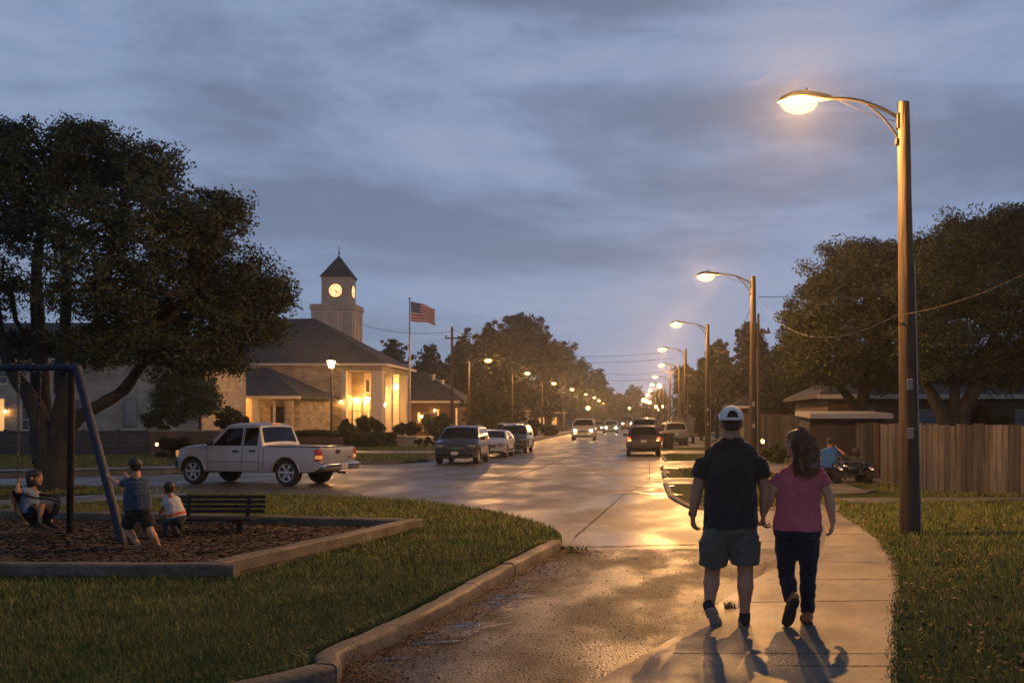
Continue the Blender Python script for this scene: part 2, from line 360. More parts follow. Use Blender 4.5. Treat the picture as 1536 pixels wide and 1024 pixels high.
# near-lawn kerb line (road side foot), traced on the ground, from beyond the frame round the corner to the side street
edge = [(-5.4, 3.2, 0)] + [tuple(G(x, y)) for x, y in ((405, 1052), (520, 1000), (640, 941), (740, 882), (810, 842), (843, 824))]
back = [tuple(G(x, y)) for x, y in ((838, 806), (800, 790), (738, 774), (660, 762), (560, 753), (450, 748), (360, 746), (280, 745))]
edge_s = spline([Vector(p) for p in edge], 6); back_s = spline([Vector(edge[-1])] + [Vector(p) for p in back], 5)
# road: the street and the side street in one sheet
far_left = [G(0, 717), G(260, 711), G(420, 705), G(530, 697), G(600, 695), G(640, 692.5), G(655, 689)]
road_pts = ([(-60, 24.5), (-60, 35)] + [(p.x, p.y) for p in far_left] + [(-8.2, 50), (-8.2, 900), (1.35, 900), (1.35, 60), (1.3, 40)]
            + [tuple(G(x, y))[:2] for x, y in ((990, 700), (993, 722), (1002, 745), (1035, 764))] + [(3.3, 19.6), (3.9, 20.0), (3.6, 17.6), (2.6, 13.4)]
            + [tuple(G(835, 823))[:2]] + [(p.x, p.y) for p in back_s] + [tuple(G(150, 729))[:2], tuple(G(0, 729))[:2]])
road = sheet('road', road_pts, 0.0, M_street)
# rougher old asphalt of the near lane
lane = [(p.x, p.y) for p in edge_s] + [(2.6, 13.6), (1.9, 12.2), (1.2, 10.6), (.35, 8.0), (-.25, 6.6), (-.9, 3.2)]
sheet('road', lane, 0.004, M_asphalt)
# pavement on the right
walk = [(-.9, 3.2), (-.25, 6.6), (.35, 8.0), (1.2, 10.6), (1.9, 12.2), (2.6, 13.6)] + [(2.95, 15.2), (3.3, 17.5), (3.5, 19.3), (3.9, 21.3)]
walk_r = [tuple(G(x, y))[:2] for x, y in ((1262, 752), (1258, 768), (1290, 789), (1322, 812), (1344, 845), (1350, 890), (1346, 950), (1345, 1024))] + [(1.0, 3.2)]
pave = sheet('pavement', walk + walk_r, 0.02, M_walk, thick=.03)
# expansion joints cut across the pavement and the street as thin tar strips
def strip(name, a, b, w_, z, jag=.0, m=M_crack, n=12):
    a, b = Vector((a[0], a[1], 0)), Vector((b[0], b[1], 0)); d = (b-a).normalized(); nrm = Vector((-d.y, d.x, 0)); mb = MB(); L_, R_ = [], []
    for i in range(n+1):
        p = a.lerp(b, i/n) + nrm*random.uniform(-jag, jag); ww = w_*random.uniform(.5, 1.2)
        L_.append((p + nrm*ww/2 + Vector((0, 0, z)))[:]); R_.append((p - nrm*ww/2 + Vector((0, 0, z)))[:])
    for i in range(n): mb.quad(R_[i], R_[i+1], L_[i+1], L_[i])
    return mb
jm = MB()
for (a, b) in ((G(1160, 1002), G(1345, 1003)), (G(1010, 983), G(1344, 984)), (G(1112, 906), G(1349, 903)), (G(1150, 872), G(1346, 871)), (G(1165, 843), G(1342, 846)),
               (G(1180, 822), G(1326, 822)), (G(1195, 803), G(1300, 803)), (G(1200, 787), G(1285, 787)), (G(1210, 775), G(1268, 775))):
    s_ = strip('j', a, b, .018, .0225, .004); jm.add(s_.v, s_.f)
struct(obj('pavement_joint', jm, M_crack))
jr = MB()
for a, b, wd, jg in ((G(858, 821), G(1040, 817), .07, .02), (G(1040, 817), G(1190, 809), .04, .02), (G(860, 807), G(935, 742), .03, .015), (G(935, 742), G(975, 722), .025, .02), (G(975, 722), G(974, 690), .03, .02),
                     (G(770, 716), G(905, 668), .05, .01), (G(905, 668), G(930, 652), .05, .01), (G(640, 745), G(1010, 735), .02, .01), (G(560, 725), G(985, 713), .02, .01), (G(1120, 900), G(1150, 842), .03, .02), (G(870, 830), G(960, 838), .02, .03)):
    s_ = strip('j', a, b, wd, .0085, jg, n=24); jr.add(s_.v, s_.f)
struct(obj('road_joint', jr, M_crack))
def blob(c, rx, ry, ang, z, n=26, j=.25):
    ph = [random.uniform(0, 6.28) for _ in range(4)]; pts = []
    for i in range(n):
        a = 2*PI*i/n; r = 1 + j*math.sin(2*a+ph[0]) + j*.7*math.sin(3*a+ph[1]) + j*.5*math.sin(5*a+ph[2]) + j*.3*math.sin(8*a+ph[3])
        x, y = rx*r*math.cos(a), ry*r*math.sin(a)
        pts.append((c[0]+x*math.cos(ang)-y*math.sin(ang), c[1]+x*math.sin(ang)+y*math.cos(ang)))
    return pts
pd = MB()
for px, py, rx, ry, a in ((700, 938, .17, .07, .5), (640, 965, .22, .06, .3), (560, 990, .2, .05, .2), (742, 905, .07, .08, .9), (985, 741, .3, .5, 1.2), (975, 729, .5, .35, .2), (770, 893, .15, .05, .2)):
    p = blob(G(px, py), rx, ry, a, 0); pd.add([(x, y, .0085) for x, y in p], [tuple(range(len(p)))])
o = obj('puddle', pd, M_water); struct(o)
# dark patches of old repair / damp dirt
M_patch = ground_mat('tar patch', (.03, .028, .025), (.045, .042, .036), (.07, .062, .052), .3, .6, 2.0, .5, 60, speck=.4)
pt = MB()
for px, py, rx, ry, a in ((965, 737, .45, 1.1, -.1), (985, 718, .4, 1.2, 0), (990, 708, .3, .8, 0)):
    p = blob(G(px, py), rx, ry, a, 0, n=34, j=.3); pt.add([(x, y, .0062) for x, y in p], [tuple(range(len(p)))])
for px, py, rx, ry, a in ((755, 897, .28, .10, .4), (1120, 905, .14, .05, .6), (690, 945, .5, .16, .7), (800, 868, .25, .08, .6)):
    p = blob(G(px, py), rx, ry, a, 0, n=30, j=.3); pt.add([(x, y, .0066) for x, y in p], [tuple(range(len(p)))])
struct(obj('tar_patch', pt, M_patch))
# side-street pavements and the path bands beyond
def band(name, pts, z, m=M_walk): return sheet(name, pts, z, m, thick=.03)
band('pavement', [G(-900, 706.5)[:2], G(-900, 709)[:2], G(0, 707.5)[:2], G(250, 703)[:2], G(420, 686)[:2], G(520, 680)[:2], G(640, 680)[:2], (-9.2, 90), (-9.2, 300), (-10.6, 300), (-10.8, 56), G(620, 677)[:2], G(520, 676.5)[:2], G(420, 682)[:2], G(250, 700)[:2], G(0, 705)[:2]], .035)
band('path', [(-16, 22.6), G(0, 752)[:2], G(150, 743)[:2], G(285, 741)[:2], G(285, 744)[:2], G(160, 751)[:2], G(30, 762)[:2], (-15, 20.0)], .03)
for y0, y1, x1 in ((681, 676.2, 9), (704, 692, 7.5), (727, 718, 9), (671, 664, 9), (660, 655, 12), (650, 648, 12)):
    a = G(1000, y0).y; b = G(1000, y1).y; band('driveway', [(max(.82, .82+(a-27)*.03) if a < 43 else 1.36, a-.05), (x1, a+.3), (x1, b+.3), (max(.84, .84+(b-27)*.03) if b < 43 else 1.36, b+.05)], .028)
band('pavement', [(4.6, 24.5), (5.7, 24.5), (5.7, 400), (4.6, 400)], .036)
band('path', [G(1240, 754)[:2], G(1310, 754)[:2], G(1536, 751)[:2], (30, 21.6), (30, 22.6), G(1536, 747)[:2], G(1310, 748)[:2], G(1230, 749)[:2]], .03)
band('path', [G(1235, 742)[:2], G(1300, 740)[:2], G(1318, 735)[:2], G(1300, 736)[:2], G(1235, 738)[:2]], .034)
for y0, y1 in ((668, 664), (648.5, 647)):
    a = G(0, y0).y; b = G(0, y1).y; band('driveway', [(-8.5, a), (-16, a), (-16, b), (-8.5, b)], .04)

# kerbs --------------------------------------------------------------------
def kerb(path, w_, h, z0=-.02, inward=1, m=M_kerb, rag=.006, seg=None):
    """rounded kerb swept along a path; w_ to the left (inward=1) of travel"""
    mb = MB(); n = len(path); rows = []
    path = [Vector((p[0], p[1], 0)) for p in path]
    for i in range(n):
        t = (path[min(n-1, i+1)]-path[max(0, i-1)]).normalized(); q = Vector((-t.y, t.x, 0))*inward
        hh = h + random.uniform(-rag, rag)
        prof = [(0, z0), (.0, hh-.035), (.012, hh-.012), (.035, hh), (w_-.03, hh+.002), (w_-.008, hh-.012), (w_, hh-.03), (w_, z0)]
        rows.append([path[i] + q*(a + random.uniform(-rag, rag)*.6) + Vector((0, 0, z)) for a, z in prof])
    k = len(rows[0]); vs = [v for r in rows for v in r]; fs = []
    for i in range(n-1):
        for j in range(k-1):
            a = i*k+j; fs.append((a, a+k, a+k+1, a+1) if inward < 0 else (a, a+1, a+k+1, a+k))
    fs.append(tuple(range(k))); fs.append(tuple(range((n-1)*k, n*k)))
    mb.add(vs, fs); return mb
def resample(path, d):
    path = [Vector((p[0], p[1], 0)) for p in path]; out = [path[0]]; 
    for a, b in zip(path, path[1:]):
        L_ = (b-a).length; k = max(1, int(L_/d))
        for i in range(1, k+1): out.append(a.lerp(b, i/k))
    return out
kp = resample(edge_s, .16)
ke = MB(); acc = []; 
# cast in lengths with a gap between, like the photograph
i = 0
while i < len(kp)-2:
    L_ = random.choice((8, 9, 10)); seg = kp[i:i+L_+1]
    if len(seg) < 3: break
    seg = list(seg); d = (seg[-1]-seg[-2]).normalized(); seg[-1] = seg[-1]-d*.012
    k_ = kerb(seg, .17, .135+random.uniform(-.006, .006)); ke.add(k_.v, k_.f); i += L_
struct(obj('kerb', ke, M_kerb, smooth=40))
k2 = MB()
for path, wd, h, inw in ((resample(far_left[:2]+[G(420, 705), G(530, 697), G(600, 695), G(640, 692.5), G(655, 689), Vector((-8.2, 50, 0)), Vector((-8.2, 62, 0))], .8), .18, .13, 1),
                    (resample([(-8.2, 75), (-8.2, 300)], 4), .18, .13, 1),
                    (resample([(3.7, 19.6), (3.0, 19.3)] + [G(1035, 764), G(1012, 752), G(1002, 745), G(994, 727)], .7), .15, .055, -1), (resample([(.86, 30), (1.05, 35)], .7), .15, .055, -1), (resample([(1.3, 42.4), (1.3, 51)], .7), .15, .055, -1), (resample([(1.35, 57.2), (1.35, 300)], 2), .15, .055, -1)):
    k_ = kerb(path, wd, h, inward=inw); k2.add(k_.v, k_.f)
struct(obj('kerb', k2, M_kerb, smooth=40))
# raised near lawn inside the kerb, running back to the side street
lawn_pts = [(p.x-.12, p.y+.05) for p in edge_s] + [(p.x, p.y) for p in back_s[2:]] + [G(285, 757)[:2], G(160, 764)[:2], (-9.4, 19.6), (-22, 17.5), (-22, 3.2)]
lawn = sheet('lawn', lawn_pts, ZL, M_lawnbase, thick=.2)

# playground edging ----------------------------------------------------------
A = G(350, 871, ZL); B = G(634, 793, ZL); Cc = Vector((-12.5, 17.1, 0)); D = Vector((-13.0, 10.45, 0))
A = Vector((A.x, A.y, 0)); B = Vector((B.x, B.y, 0)); B2 = B + Vector((-.28, .42, 0))
def wallstrip(a, b, w_, z0, z1, mb, side):
    n = max(2, int((b-a).length/.35)); t = (b-a).normalized(); q = Vector((-t.y, t.x, 0))*side
    rows = []
    for i in range(n+1):
        p = a.lerp(b, i/n); e = random.uniform(-.008, .008)
        rows.append([p + Vector((0, 0, z0)), p + Vector((0, 0, z1-.02+e)), p + q*.02 + Vector((0, 0, z1+e)), p + q*(w_-.02) + Vector((0, 0, z1+e)), p + q*w_ + Vector((0, 0, z1-.02)), p + q*w_ + Vector((0, 0, z0))])
    vs = [v for r in rows for v in r]; fs = []
    for i in range(n):
        for j in range(5):
            a_ = i*6+j; fs.append((a_, a_+1, a_+7, a_+6) if side > 0 else (a_, a_+6, a_+7, a_+1))
    fs += [tuple(range(6)), tuple(range(n*6, n*6+6))]
    mb.add(vs, fs)
wb = thing('playground_edging', 'low cast concrete edging around the wood chip playground', 'edging', (A.x, A.y, ZL))
for a, b, s, nm in ((D, A, 1, 'front_edge'), (A+Vector((-.19, .2, 0)), B, 1, 'side_edge'), (B+Vector((-.26, .02, 0)), Cc, 1, 'back_edge')):
    mb = MB(); wallstrip(a, b, .2, .0, ZL+.165 if nm != 'side_edge' else ZL+.163, mb, s); obj(nm, mb, M_kerb, wb, smooth=35, world=True)
mulch = sheet('mulch_bed', [A[:2], B[:2], Cc[:2], D[:2]], ZL+.03, M_mulch, kind='structure')
# ---------------------------------------------------------------- grass blades, chips, litter (stuff)
def inpoly(x, y, poly):
    c = np.zeros(len(x), bool); n = len(poly); j = n-1
    for i in range(n):
        xi, yi = poly[i][0], poly[i][1]; xj, yj = poly[j][0], poly[j][1]
        if yi != yj: c ^= ((yi > y) != (yj > y)) & (x < (xj-xi)*(y-yi)/(yj-yi)+xi)
        j = i
    return c
def noise2(x, y, s, seed=0):
    r = np.random.default_rng(seed); t = np.zeros_like(x)
    for k in range(6):
        a = r.uniform(0, 2*PI); f = s*r.uniform(.6, 1.8); t += np.sin((x*math.cos(a)+y*math.sin(a))*f + r.uniform(0, 6.28))
    return t/6
def scatter(poly, n, dens_far, holes=()):
    """random points, denser near the camera (constant-ish per pixel)"""
    P0 = np.array([(p[0], p[1]) for p in poly]); x0, y0 = P0.min(0); x1, y1 = P0.max(0); y0 = max(y0, 5.5)
    u = rng.random(n*3); y = 1/(1/y0 + u*(1/y1-1/y0)) if dens_far else y0+u*(y1-y0)
    x = x0 + rng.random(n*3)*(x1-x0)
    k = (np.abs(x) < y*1.0+4) & (x > -y*.72-2.2) & (x < y*.47+2.2) & inpoly(x, y, poly)
    for h in holes: k &= ~inpoly(x, y, h)
    return x[k][:n], y[k][:n]
M_grass = mat('grass blades', (.070, .108, .024), (.20, .20, .058), scale=1.6, rough=.6, island=.6, spec=.3)
M_grassdry = mat('dry grass', (.13, .09, .045), (.20, .145, .075), scale=3, rough=.75, island=.4, spec=.1)
def blades(name, x, y, z, h, wd, m, lean=.5):
    n = len(x); a = rng.random(n)*2*PI; hh = h*(.55+rng.random(n)*.75); ww = wd*(.7+.6*rng.random(n))
    hh = hh*(1+.35*noise2(x, y, 2.2, 5))
    la = rng.random(n)*2*PI; ll = lean*hh*(.3+rng.random(n))
    cx, sx = np.cos(a)*ww/2, np.sin(a)*ww/2; lx, ly = np.cos(la)*ll, np.sin(la)*ll
    z = np.full(n, z) if np.isscalar(z) else z
    V = np.empty((n, 5, 3))
    V[:, 0] = np.stack([x-cx, y-sx, z-.005], 1); V[:, 1] = np.stack([x+cx, y+sx, z-.005], 1)
    V[:, 2] = np.stack([x+cx*.75+lx*.35, y+sx*.75+ly*.35, z+hh*.55], 1); V[:, 3] = np.stack([x-cx*.75+lx*.35, y-sx*.75+ly*.35, z+hh*.55], 1)
    V[:, 4] = np.stack([x+lx, y+ly, z+hh*(1-.25*lean)], 1)
    b = np.arange(n)[:, None]*5; T = np.array([[0, 1, 2], [0, 2, 3], [3, 2, 4]]).reshape(1, -1)
    me = npmesh(name, V.reshape(-1, 3), (b+T).ravel(), 3, m); o = bpy.data.objects.new(name, me); C.objects.link(o); o['kind'] = 'stuff'; return o
lp = [(p[0], p[1]) for p in lawn_pts]; play = [(-13, 10.4), (A.x+.02, A.y-.02), (B.x+.05, B.y+.05), (-12.5, 17.45)]
lp_in = [(p.x-.2, p.y+.06) for p in edge_s] + [(p.x-.02, p.y-.02) for p in back_s[2:]] + lp[len(edge_s)+len(back_s)-2:]
x, y = scatter(lp_in, 190000, True, [play])
sc_ = np.clip(y/9, .8, 2.2)
o = blades('lawn_grass', x, y, ZL, .058*np.sqrt(sc_), .0050*sc_, M_grass); tag(o, 'unmown green grass between the near kerb and the playground edging', 'grass')
rl = [tuple(p) for p in walk_r] ; rlawn = [(p[0]+.03, p[1]) for p in rl[1:-1]][::1] + [(1.9, 5.0), (30, 5.0), (30, 21.3), (6.4, 21.3), (4.75, 20.9)]
x, y = scatter(rlawn, 150000, True)
sc_ = np.clip(y/9, .8, 2.2)
o = blades('verge_grass', x, y, 0.0, .060*np.sqrt(sc_), .0052*sc_, M_grass); tag(o, 'green grass right of the pavement around the nearest lamp pole', 'grass')
# dry stalks mixed in patches
X = []; 
for poly, z, nm, lab, hl in ((lp_in, ZL, 'dry_grass', 'straw coloured dry grass patches in the left lawn', [play]), (rlawn, 0, 'dry_grass', 'straw coloured dry grass patches in the right verge', [])):
    x, y = scatter(poly, 60000, True, hl); k = noise2(x, y, 1.3, 3)+.5*noise2(x, y, 5, 9) > .38; x, y = x[k], y[k]
    o = blades(nm, x, y, z, .038, .006*np.clip(y/9, .8, 2), M_grassdry, lean=1.1); tag(o, lab, 'grass')
# farther grass: longer clumps, sparse
for poly, z, n, lab in (([(-40, 22.8), G(285, 741)[:2], G(270, 731)[:2], G(0, 729)[:2], (-40, 26)], 0, 9000, 'grass strip between the side street and the path by the swings'),
                   ([G(-400, 704)[:2], G(0, 703)[:2], G(250, 699)[:2], G(250, 683)[:2], (-40, 50)], 0, 16000, 'grass in front of the long dark panel fence'),
                   ([G(530, 694)[:2], G(640, 690)[:2], G(640, 681)[:2], G(530, 681)[:2]], 0, 5000, 'kerbside grass strip before the stone building'),
                   ([G(530, 676)[:2], G(645, 676)[:2], G(645, 664)[:2], G(500, 664)[:2]], 0, 6000, 'front lawn below the clipped hedges'),
                   ([(6, 22.7), (40, 22.7), (40, 27), (6, 27)], 0, 12000, 'grass along the foot of the board fence'),
                   ([(1.6, 20.3), (4.5, 20.3), (4.5, 27), (1.6, 27)], 0, 6000, 'grass corner beside the curved kerb'),
                   ([(1.6, 30), (4.5, 30), (4.5, 35.5), (1.6, 35.5)], 0, 3500, 'grass plot between the first two driveways'),
                   ([(1.6, 43.2), (4.5, 43.2), (4.5, 50.8), (1.6, 50.8)], 0, 3000, 'grass plot at the third lamp pole'),
                   ([(5.9, 30.2), (20, 30.2), (20, 50.5), (5.9, 50.5)], 0, 9000, 'grass behind the roadside pavement'),
                   ([(-18, 13), (-40, 13), (-40, 22), (-18, 22)], ZL, 0, '')):
    if not n: continue
    P0 = np.array([(p[0], p[1]) for p in poly]); x0, y0 = P0.min(0); x1, y1 = P0.max(0)
    x = x0+rng.random(n*2)*(x1-x0); y = y0+rng.random(n*2)*(y1-y0); k = inpoly(x, y, P0) & (x > -y*.68) & (x < y*.42); x, y = x[k], y[k]
    o = blades('grass_strip', x, y, z, .09, .018*np.clip(y/30, 1, 3), M_grass); tag(o, lab, 'grass')
# wood chips
def chips(name, x, y, z, s, m, lab, cat, flat=.35):
    n = len(x); a = rng.random(n)*2*PI; l = s*(.5+rng.random(n)); wd_ = l*(.25+.3*rng.random(n)); tz = (rng.random((n, 4))*flat)*l[:, None]
    c, s_ = np.cos(a), np.sin(a); V = np.empty((n, 4, 3))
    for k, (u, v) in enumerate(((-1, -1), (1, -.6), (1.1, .8), (-.8, 1))):
        V[:, k, 0] = x+(c*l*u-s_*wd_*v)/2; V[:, k, 1] = y+(s_*l*u+c*wd_*v)/2; V[:, k, 2] = z+.004+tz[:, k]
    me = npmesh(name, V.reshape(-1, 3), np.arange(n*4), 4, m); o = bpy.data.objects.new(name, me); C.objects.link(o); o['kind'] = 'stuff'; tag(o, lab, cat); return o
M_chip = mat('wood chip', (.03, .024, .018), (.10, .074, .053), scale=2.2, rough=.8, island=.6, spec=.25)
pin = [(-13, 10.75), (A.x-.22, A.y+.3), (B.x-.25, B.y-.05), (-12.5, 17.0)]
x, y = scatter(pin, 42000, True); chips('wood_chips', x, y, ZL+.03, .055, M_chip, 'loose brown wood chips covering the playground bed', 'mulch')
M_dead = mat('dead leaf', (.08, .045, .025), (.17, .11, .065), scale=3, rough=.8, island=.5, spec=.2)
x, y = scatter(rlawn, 6000, True); k = (noise2(x, y, 1.1, 21) > .0); chips('fallen_leaves', x[k][:1500], y[k][:1500], .035, .04, M_dead, 'small fallen leaves scattered on the right verge', 'leaves', .8)
x, y = scatter(lp_in, 5000, True, [play]); k = (noise2(x, y, .9, 31) > .15); chips('fallen_leaves', x[k][:900], y[k][:900], ZL+.03, .035, M_dead, 'small fallen leaves scattered on the left lawn', 'leaves', .8)
# gutter dirt and gravel along the near kerb
gx, gy = [], []
for i in range(4200):
    p = edge_s[random.randrange(len(edge_s))]; q = edge_s[min(len(edge_s)-1, edge_s.index(p)+1)]; p = p.lerp(q, random.random())
    d = abs(random.gauss(0, .30)); gx.append(p.x+d*.93); gy.append(p.y-d*.4)
chips('gutter_litter', np.array(gx), np.array(gy), .005, .022, M_dead, 'leaf crumbs and grit lying in the gutter of the near kerb', 'litter', .5)
M_grit = mat('grit', (.10, .09, .075), (.33, .28, .21), scale=5, rough=.6, island=.5)
x, y = scatter([(p[0], p[1]) for p in lane], 9000, True); x, y = x[:3500], y[:3500]; chips('grit', x, y, .006, .011, M_grit, 'loose grit on the old asphalt', 'grit', .9)
# ragged grass overhanging the pavement edge and weeds in the joints
def tuft(px, py, n, r, h, lab, z=0.005, spread=.9, wdt=.007):
    p = G(px, py, z); rr = np.abs(rng.normal(0, r, n)); aa = rng.random(n)*2*PI
    o = blades('weed_tuft', p.x+np.cos(aa)*rr*1.4, p.y+np.sin(aa)*rr*.6, z, h, wdt, M_grass, lean=spread)
    tag(o, lab, 'weed'); center(o)
tuft(1094, 914, 90, .05, .11, 'small grass tuft growing in the pavement joint behind the man')
tuft(842, 824, 260, .11, .07, 'leafy weed at the rounded end of the near kerb', wdt=.014)
tuft(862, 829, 120, .09, .04, 'low weed spreading off the kerb end onto the asphalt', wdt=.012)
ex, ey = [], []
for a, b in zip(walk_r[1:-1], walk_r[2:]):
    k = int(900*math.dist(a, b)/2); t = rng.random(k); ex += list(a[0]+(b[0]-a[0])*t + rng.normal(0, .035, k)); ey += list(a[1]+(b[1]-a[1])*t)
o = blades('edge_grass', np.array(ex), np.array(ey), .01, .05, .007, M_grass, lean=.9); tag(o, 'ragged grass creeping over the right pavement edge', 'grass')
o = None
ex, ey = [], []
for a, b in zip(lp_in[:len(edge_s)-1], lp_in[1:len(edge_s)]):
    k = int(1500*math.dist(a, b)/2)+1; t = rng.random(k); ex += list(a[0]+(b[0]-a[0])*t - np.abs(rng.normal(0, .05, k))-.02); ey += list(a[1]+(b[1]-a[1])*t)
o = blades('edge_grass', np.array(ex), np.array(ey), ZL, .055, .007, M_grass, lean=.8); tag(o, 'longer grass against the inner side of the near kerb', 'grass')
ex, ey = [], []
for a, b in ((Vector((-9, 10.42, 0)), A), (A, B), (B, Vector((-12, 17.3, 0)))):
    k = int(500*(b-a).length); t = rng.random(k); d = (b-a).normalized(); q = Vector((d.y, -d.x, 0))
    off = np.abs(rng.normal(0, .04, k))+.02; ex += list(a.x+(b.x-a.x)*t+q.x*off); ey += list(a.y+(b.y-a.y)*t+q.y*off)
o = blades('edge_grass', np.array(ex), np.array(ey), ZL, .07, .009, M_grass, lean=.6); tag(o, 'longer grass around the outside of the playground edging', 'grass')
# ---------------------------------------------------------------- street lamps
LAMP_L = 1.0; LAMP_W = 4600.0
def lamp_bowl_mat(s):
    """frosted glass: glows itself and lets the lamp inside shine through"""
    nm = 'frosted bowl %g' % s
    if nm in _mats: return _mats[nm]
    m = bpy.data.materials.new(nm); m.use_nodes = True; _mats[nm] = m; nt = m.node_tree; nt.nodes.remove(nt.nodes['Principled BSDF'])
    tr = N(nt, 'ShaderNodeBsdfTransparent'); em = N(nt, 'ShaderNodeEmission'); em.inputs[0].default_value = (*GLOW, 1); em.inputs[1].default_value = s*2; mx = N(nt, 'ShaderNodeMixShader'); mx.inputs[0].default_value = .5
    nt.links.new(tr.outputs[0], mx.inputs[1]); nt.links.new(em.outputs[0], mx.inputs[2]); nt.links.new(mx.outputs[0], nt.nodes['Material Output'].inputs[0]); return m
M_head = mat('lamp housing', (.09, .08, .07), (.15, .13, .11), scale=7, rough=.4, metal=.4)
def make_lamp(label, loc, rz=0.0, group='street lamps along the road', L_=LAMP_L, lean=0.0):
    t = thing('street_lamp', label, 'street lamp', loc, rz, group)
    b = MB(); n = 10
    pts = [(lean*z/6.65 - lean, 0, z) for z in [-.3+6.95*i/n for i in range(n+1)]]
    pts = [(lean*(1-z/6.65), 0, z) for z in [-.3+6.95*i/n for i in range(n+1)]]
    b.tube(pts, [.158-.068*i/n + random.uniform(-.003, .003) for i in range(n+1)], n=18); obj('pole', b, M_wood, t, smooth=50)
    cd = MB(); cd.tube([(.11+lean*(1-z/6.65)+.148*0-.009*z+.045, -.05, z) for z in (0, 1.5, 3, 4.2)], .016, n=6); [cd.box((.0+lean*(1-z/6.65), -.150+.010*z, z), (.09, .02, .16), bev=.004) for z in (1.55, 2.3)]; obj('conduit', cd, M_gmetal, t)
    a = MB(); arm = spline([(-.02, 0, 6.38), (-.28, 0, 6.53), (-.62, 0, 6.66), (-.92, 0, 6.71), (-1.15, 0, 6.715)], 4); a.tube(arm, .028, n=8)
    br = spline([(-.05, 0, 6.04), (-.16, 0, 6.22), (-.35, 0, 6.45), (-.55, 0, 6.61)], 4); a.tube(br, .018, n=6)
    a.box((-.085, 0, 6.36), (.05, .12, .24), bev=.01); a.box((-.1, 0, 6.04), (.05, .10, .1), bev=.01); obj('arm', a, M_dmetal, t, smooth=50)
    c = MB(); c.tube([(-1.0+.95*k/12, 0.03, 6.70-.30*math.sin(PI*k/12)**1.0*(.45)-.35*(k/12)**2) for k in range(13)], .006, n=4); obj('cable', c, M_dmetal, t)
    h = MB(); prof = [(-1.12, .055, .05, 6.715), (-1.22, .09, .075, 6.715), (-1.38, .15, .10, 6.715), (-1.6, .175, .115, 6.715), (-1.78, .15, .095, 6.70), (-1.90, .10, .06, 6.675), (-1.95, .03, .02, 6.655)]
    k = len(prof); vs = []; fs = []; m_ = 14
    for x, ry, rz_, zc in prof:
        for j in range(m_):
            al = 2*PI*j/m_; zz = math.sin(al); vs.append((x, ry*math.cos(al), zc + (rz_*zz if zz > 0 else rz_*.42*zz)))
    for i in range(k-1):
        for j in range(m_): p, q = i*m_+j, i*m_+(j+1) % m_; fs.append((p, q, q+m_, p+m_))
    fs.append(tuple(range(m_))); fs.append(tuple(range((k-1)*m_, k*m_))); h.add(vs, fs)
    h.tube([(-1.5, 0, 6.81), (-1.5, 0, 6.87)], .028, n=8); obj('lamp_head', h, M_head, t, smooth=45)
    g = MB(); vs = []; fs = []; m_ = 12; lv = ((1, 0), (.93, -.045), (.72, -.085), (.38, -.11))
    for s, dz in lv:
        for j in range(m_): al = 2*PI*j/m_; vs.append((-1.62+.30*s*math.cos(al), .155*s*math.sin(al), 6.676+dz*1.7))
    vs.append((-1.62, 0, 6.48)); e = len(vs)-1
    for i in range(3):
        for j in range(m_): p, q = i*m_+j, i*m_+(j+1) % m_; fs.append((p, p+m_, q+m_, q))
    for j in range(m_): fs.append((36+j, e, 36+(j+1) % m_))
    g.add(vs, fs); obj('lamp_glass', g, lamp_bowl_mat(3.2), t, smooth=180)
    ld = bpy.data.lights.new('lamp_light', 'POINT'); ld.energy = LAMP_W*L_; ld.color = GLOW; ld.shadow_soft_size = .07
    lo = bpy.data.objects.new('lamp_light', ld); C.objects.link(lo); lo.parent = t; lo.location = (-1.62, 0, 6.585)
    return t
base = Vector((4.17, 15.37, 0))
names = ['wooden street lamp pole standing in the grass nearest the walking couple', 'second wooden street lamp pole, seen behind the couple',
         'third wooden street lamp pole, between driveways', 'fourth wooden street lamp pole beyond the parked red car', 'fifth wooden street lamp pole from the couple along the right kerb',
         'sixth wooden street lamp pole from the couple along the right kerb', 'seventh wooden street lamp pole from the couple along the right kerb', 'eighth wooden street lamp pole from the couple along the right kerb',
         'ninth wooden street lamp pole from the couple along the right kerb', 'last wooden street lamp pole, smallest of the right hand row']
ys = [15.37, 33.9, 50.9, 68.8, 88.5, 113, 136, 163, 195, 235]; xs = [4.17, 4.08, 3.8, 3.6, 4.1, 4.1, 4.2, 4.4, 4.4, 4.5]
for i, (X_, Y_) in enumerate(zip(xs, ys)):
    make_lamp(names[i], (X_ + (0.0), Y_, 0), L_=LAMP_L*(1.75 if i == 0 else 1.0), lean=.10 if i == 0 else 0)
ln = ['left side street lamp nearest the flagpole, glowing above the parked cars', 'second left side street lamp behind the parked cars', 'third left side street lamp along the road', 'fourth left side street lamp along the road',
      'fifth left side street lamp along the road', 'sixth left side street lamp along the road', 'seventh left side street lamp along the road', 'last left side street lamp, smallest of the left row']
for i, (px, Y_) in enumerate(((703, 82), (768, 104), (813, 133), (843, 158), (866, 188), (880, 215), (889, 250), (897, 290))):
    make_lamp(ln[i], ((px-VX)*Y_/F, Y_, 0), rz=PI, L_=LAMP_L*.9)
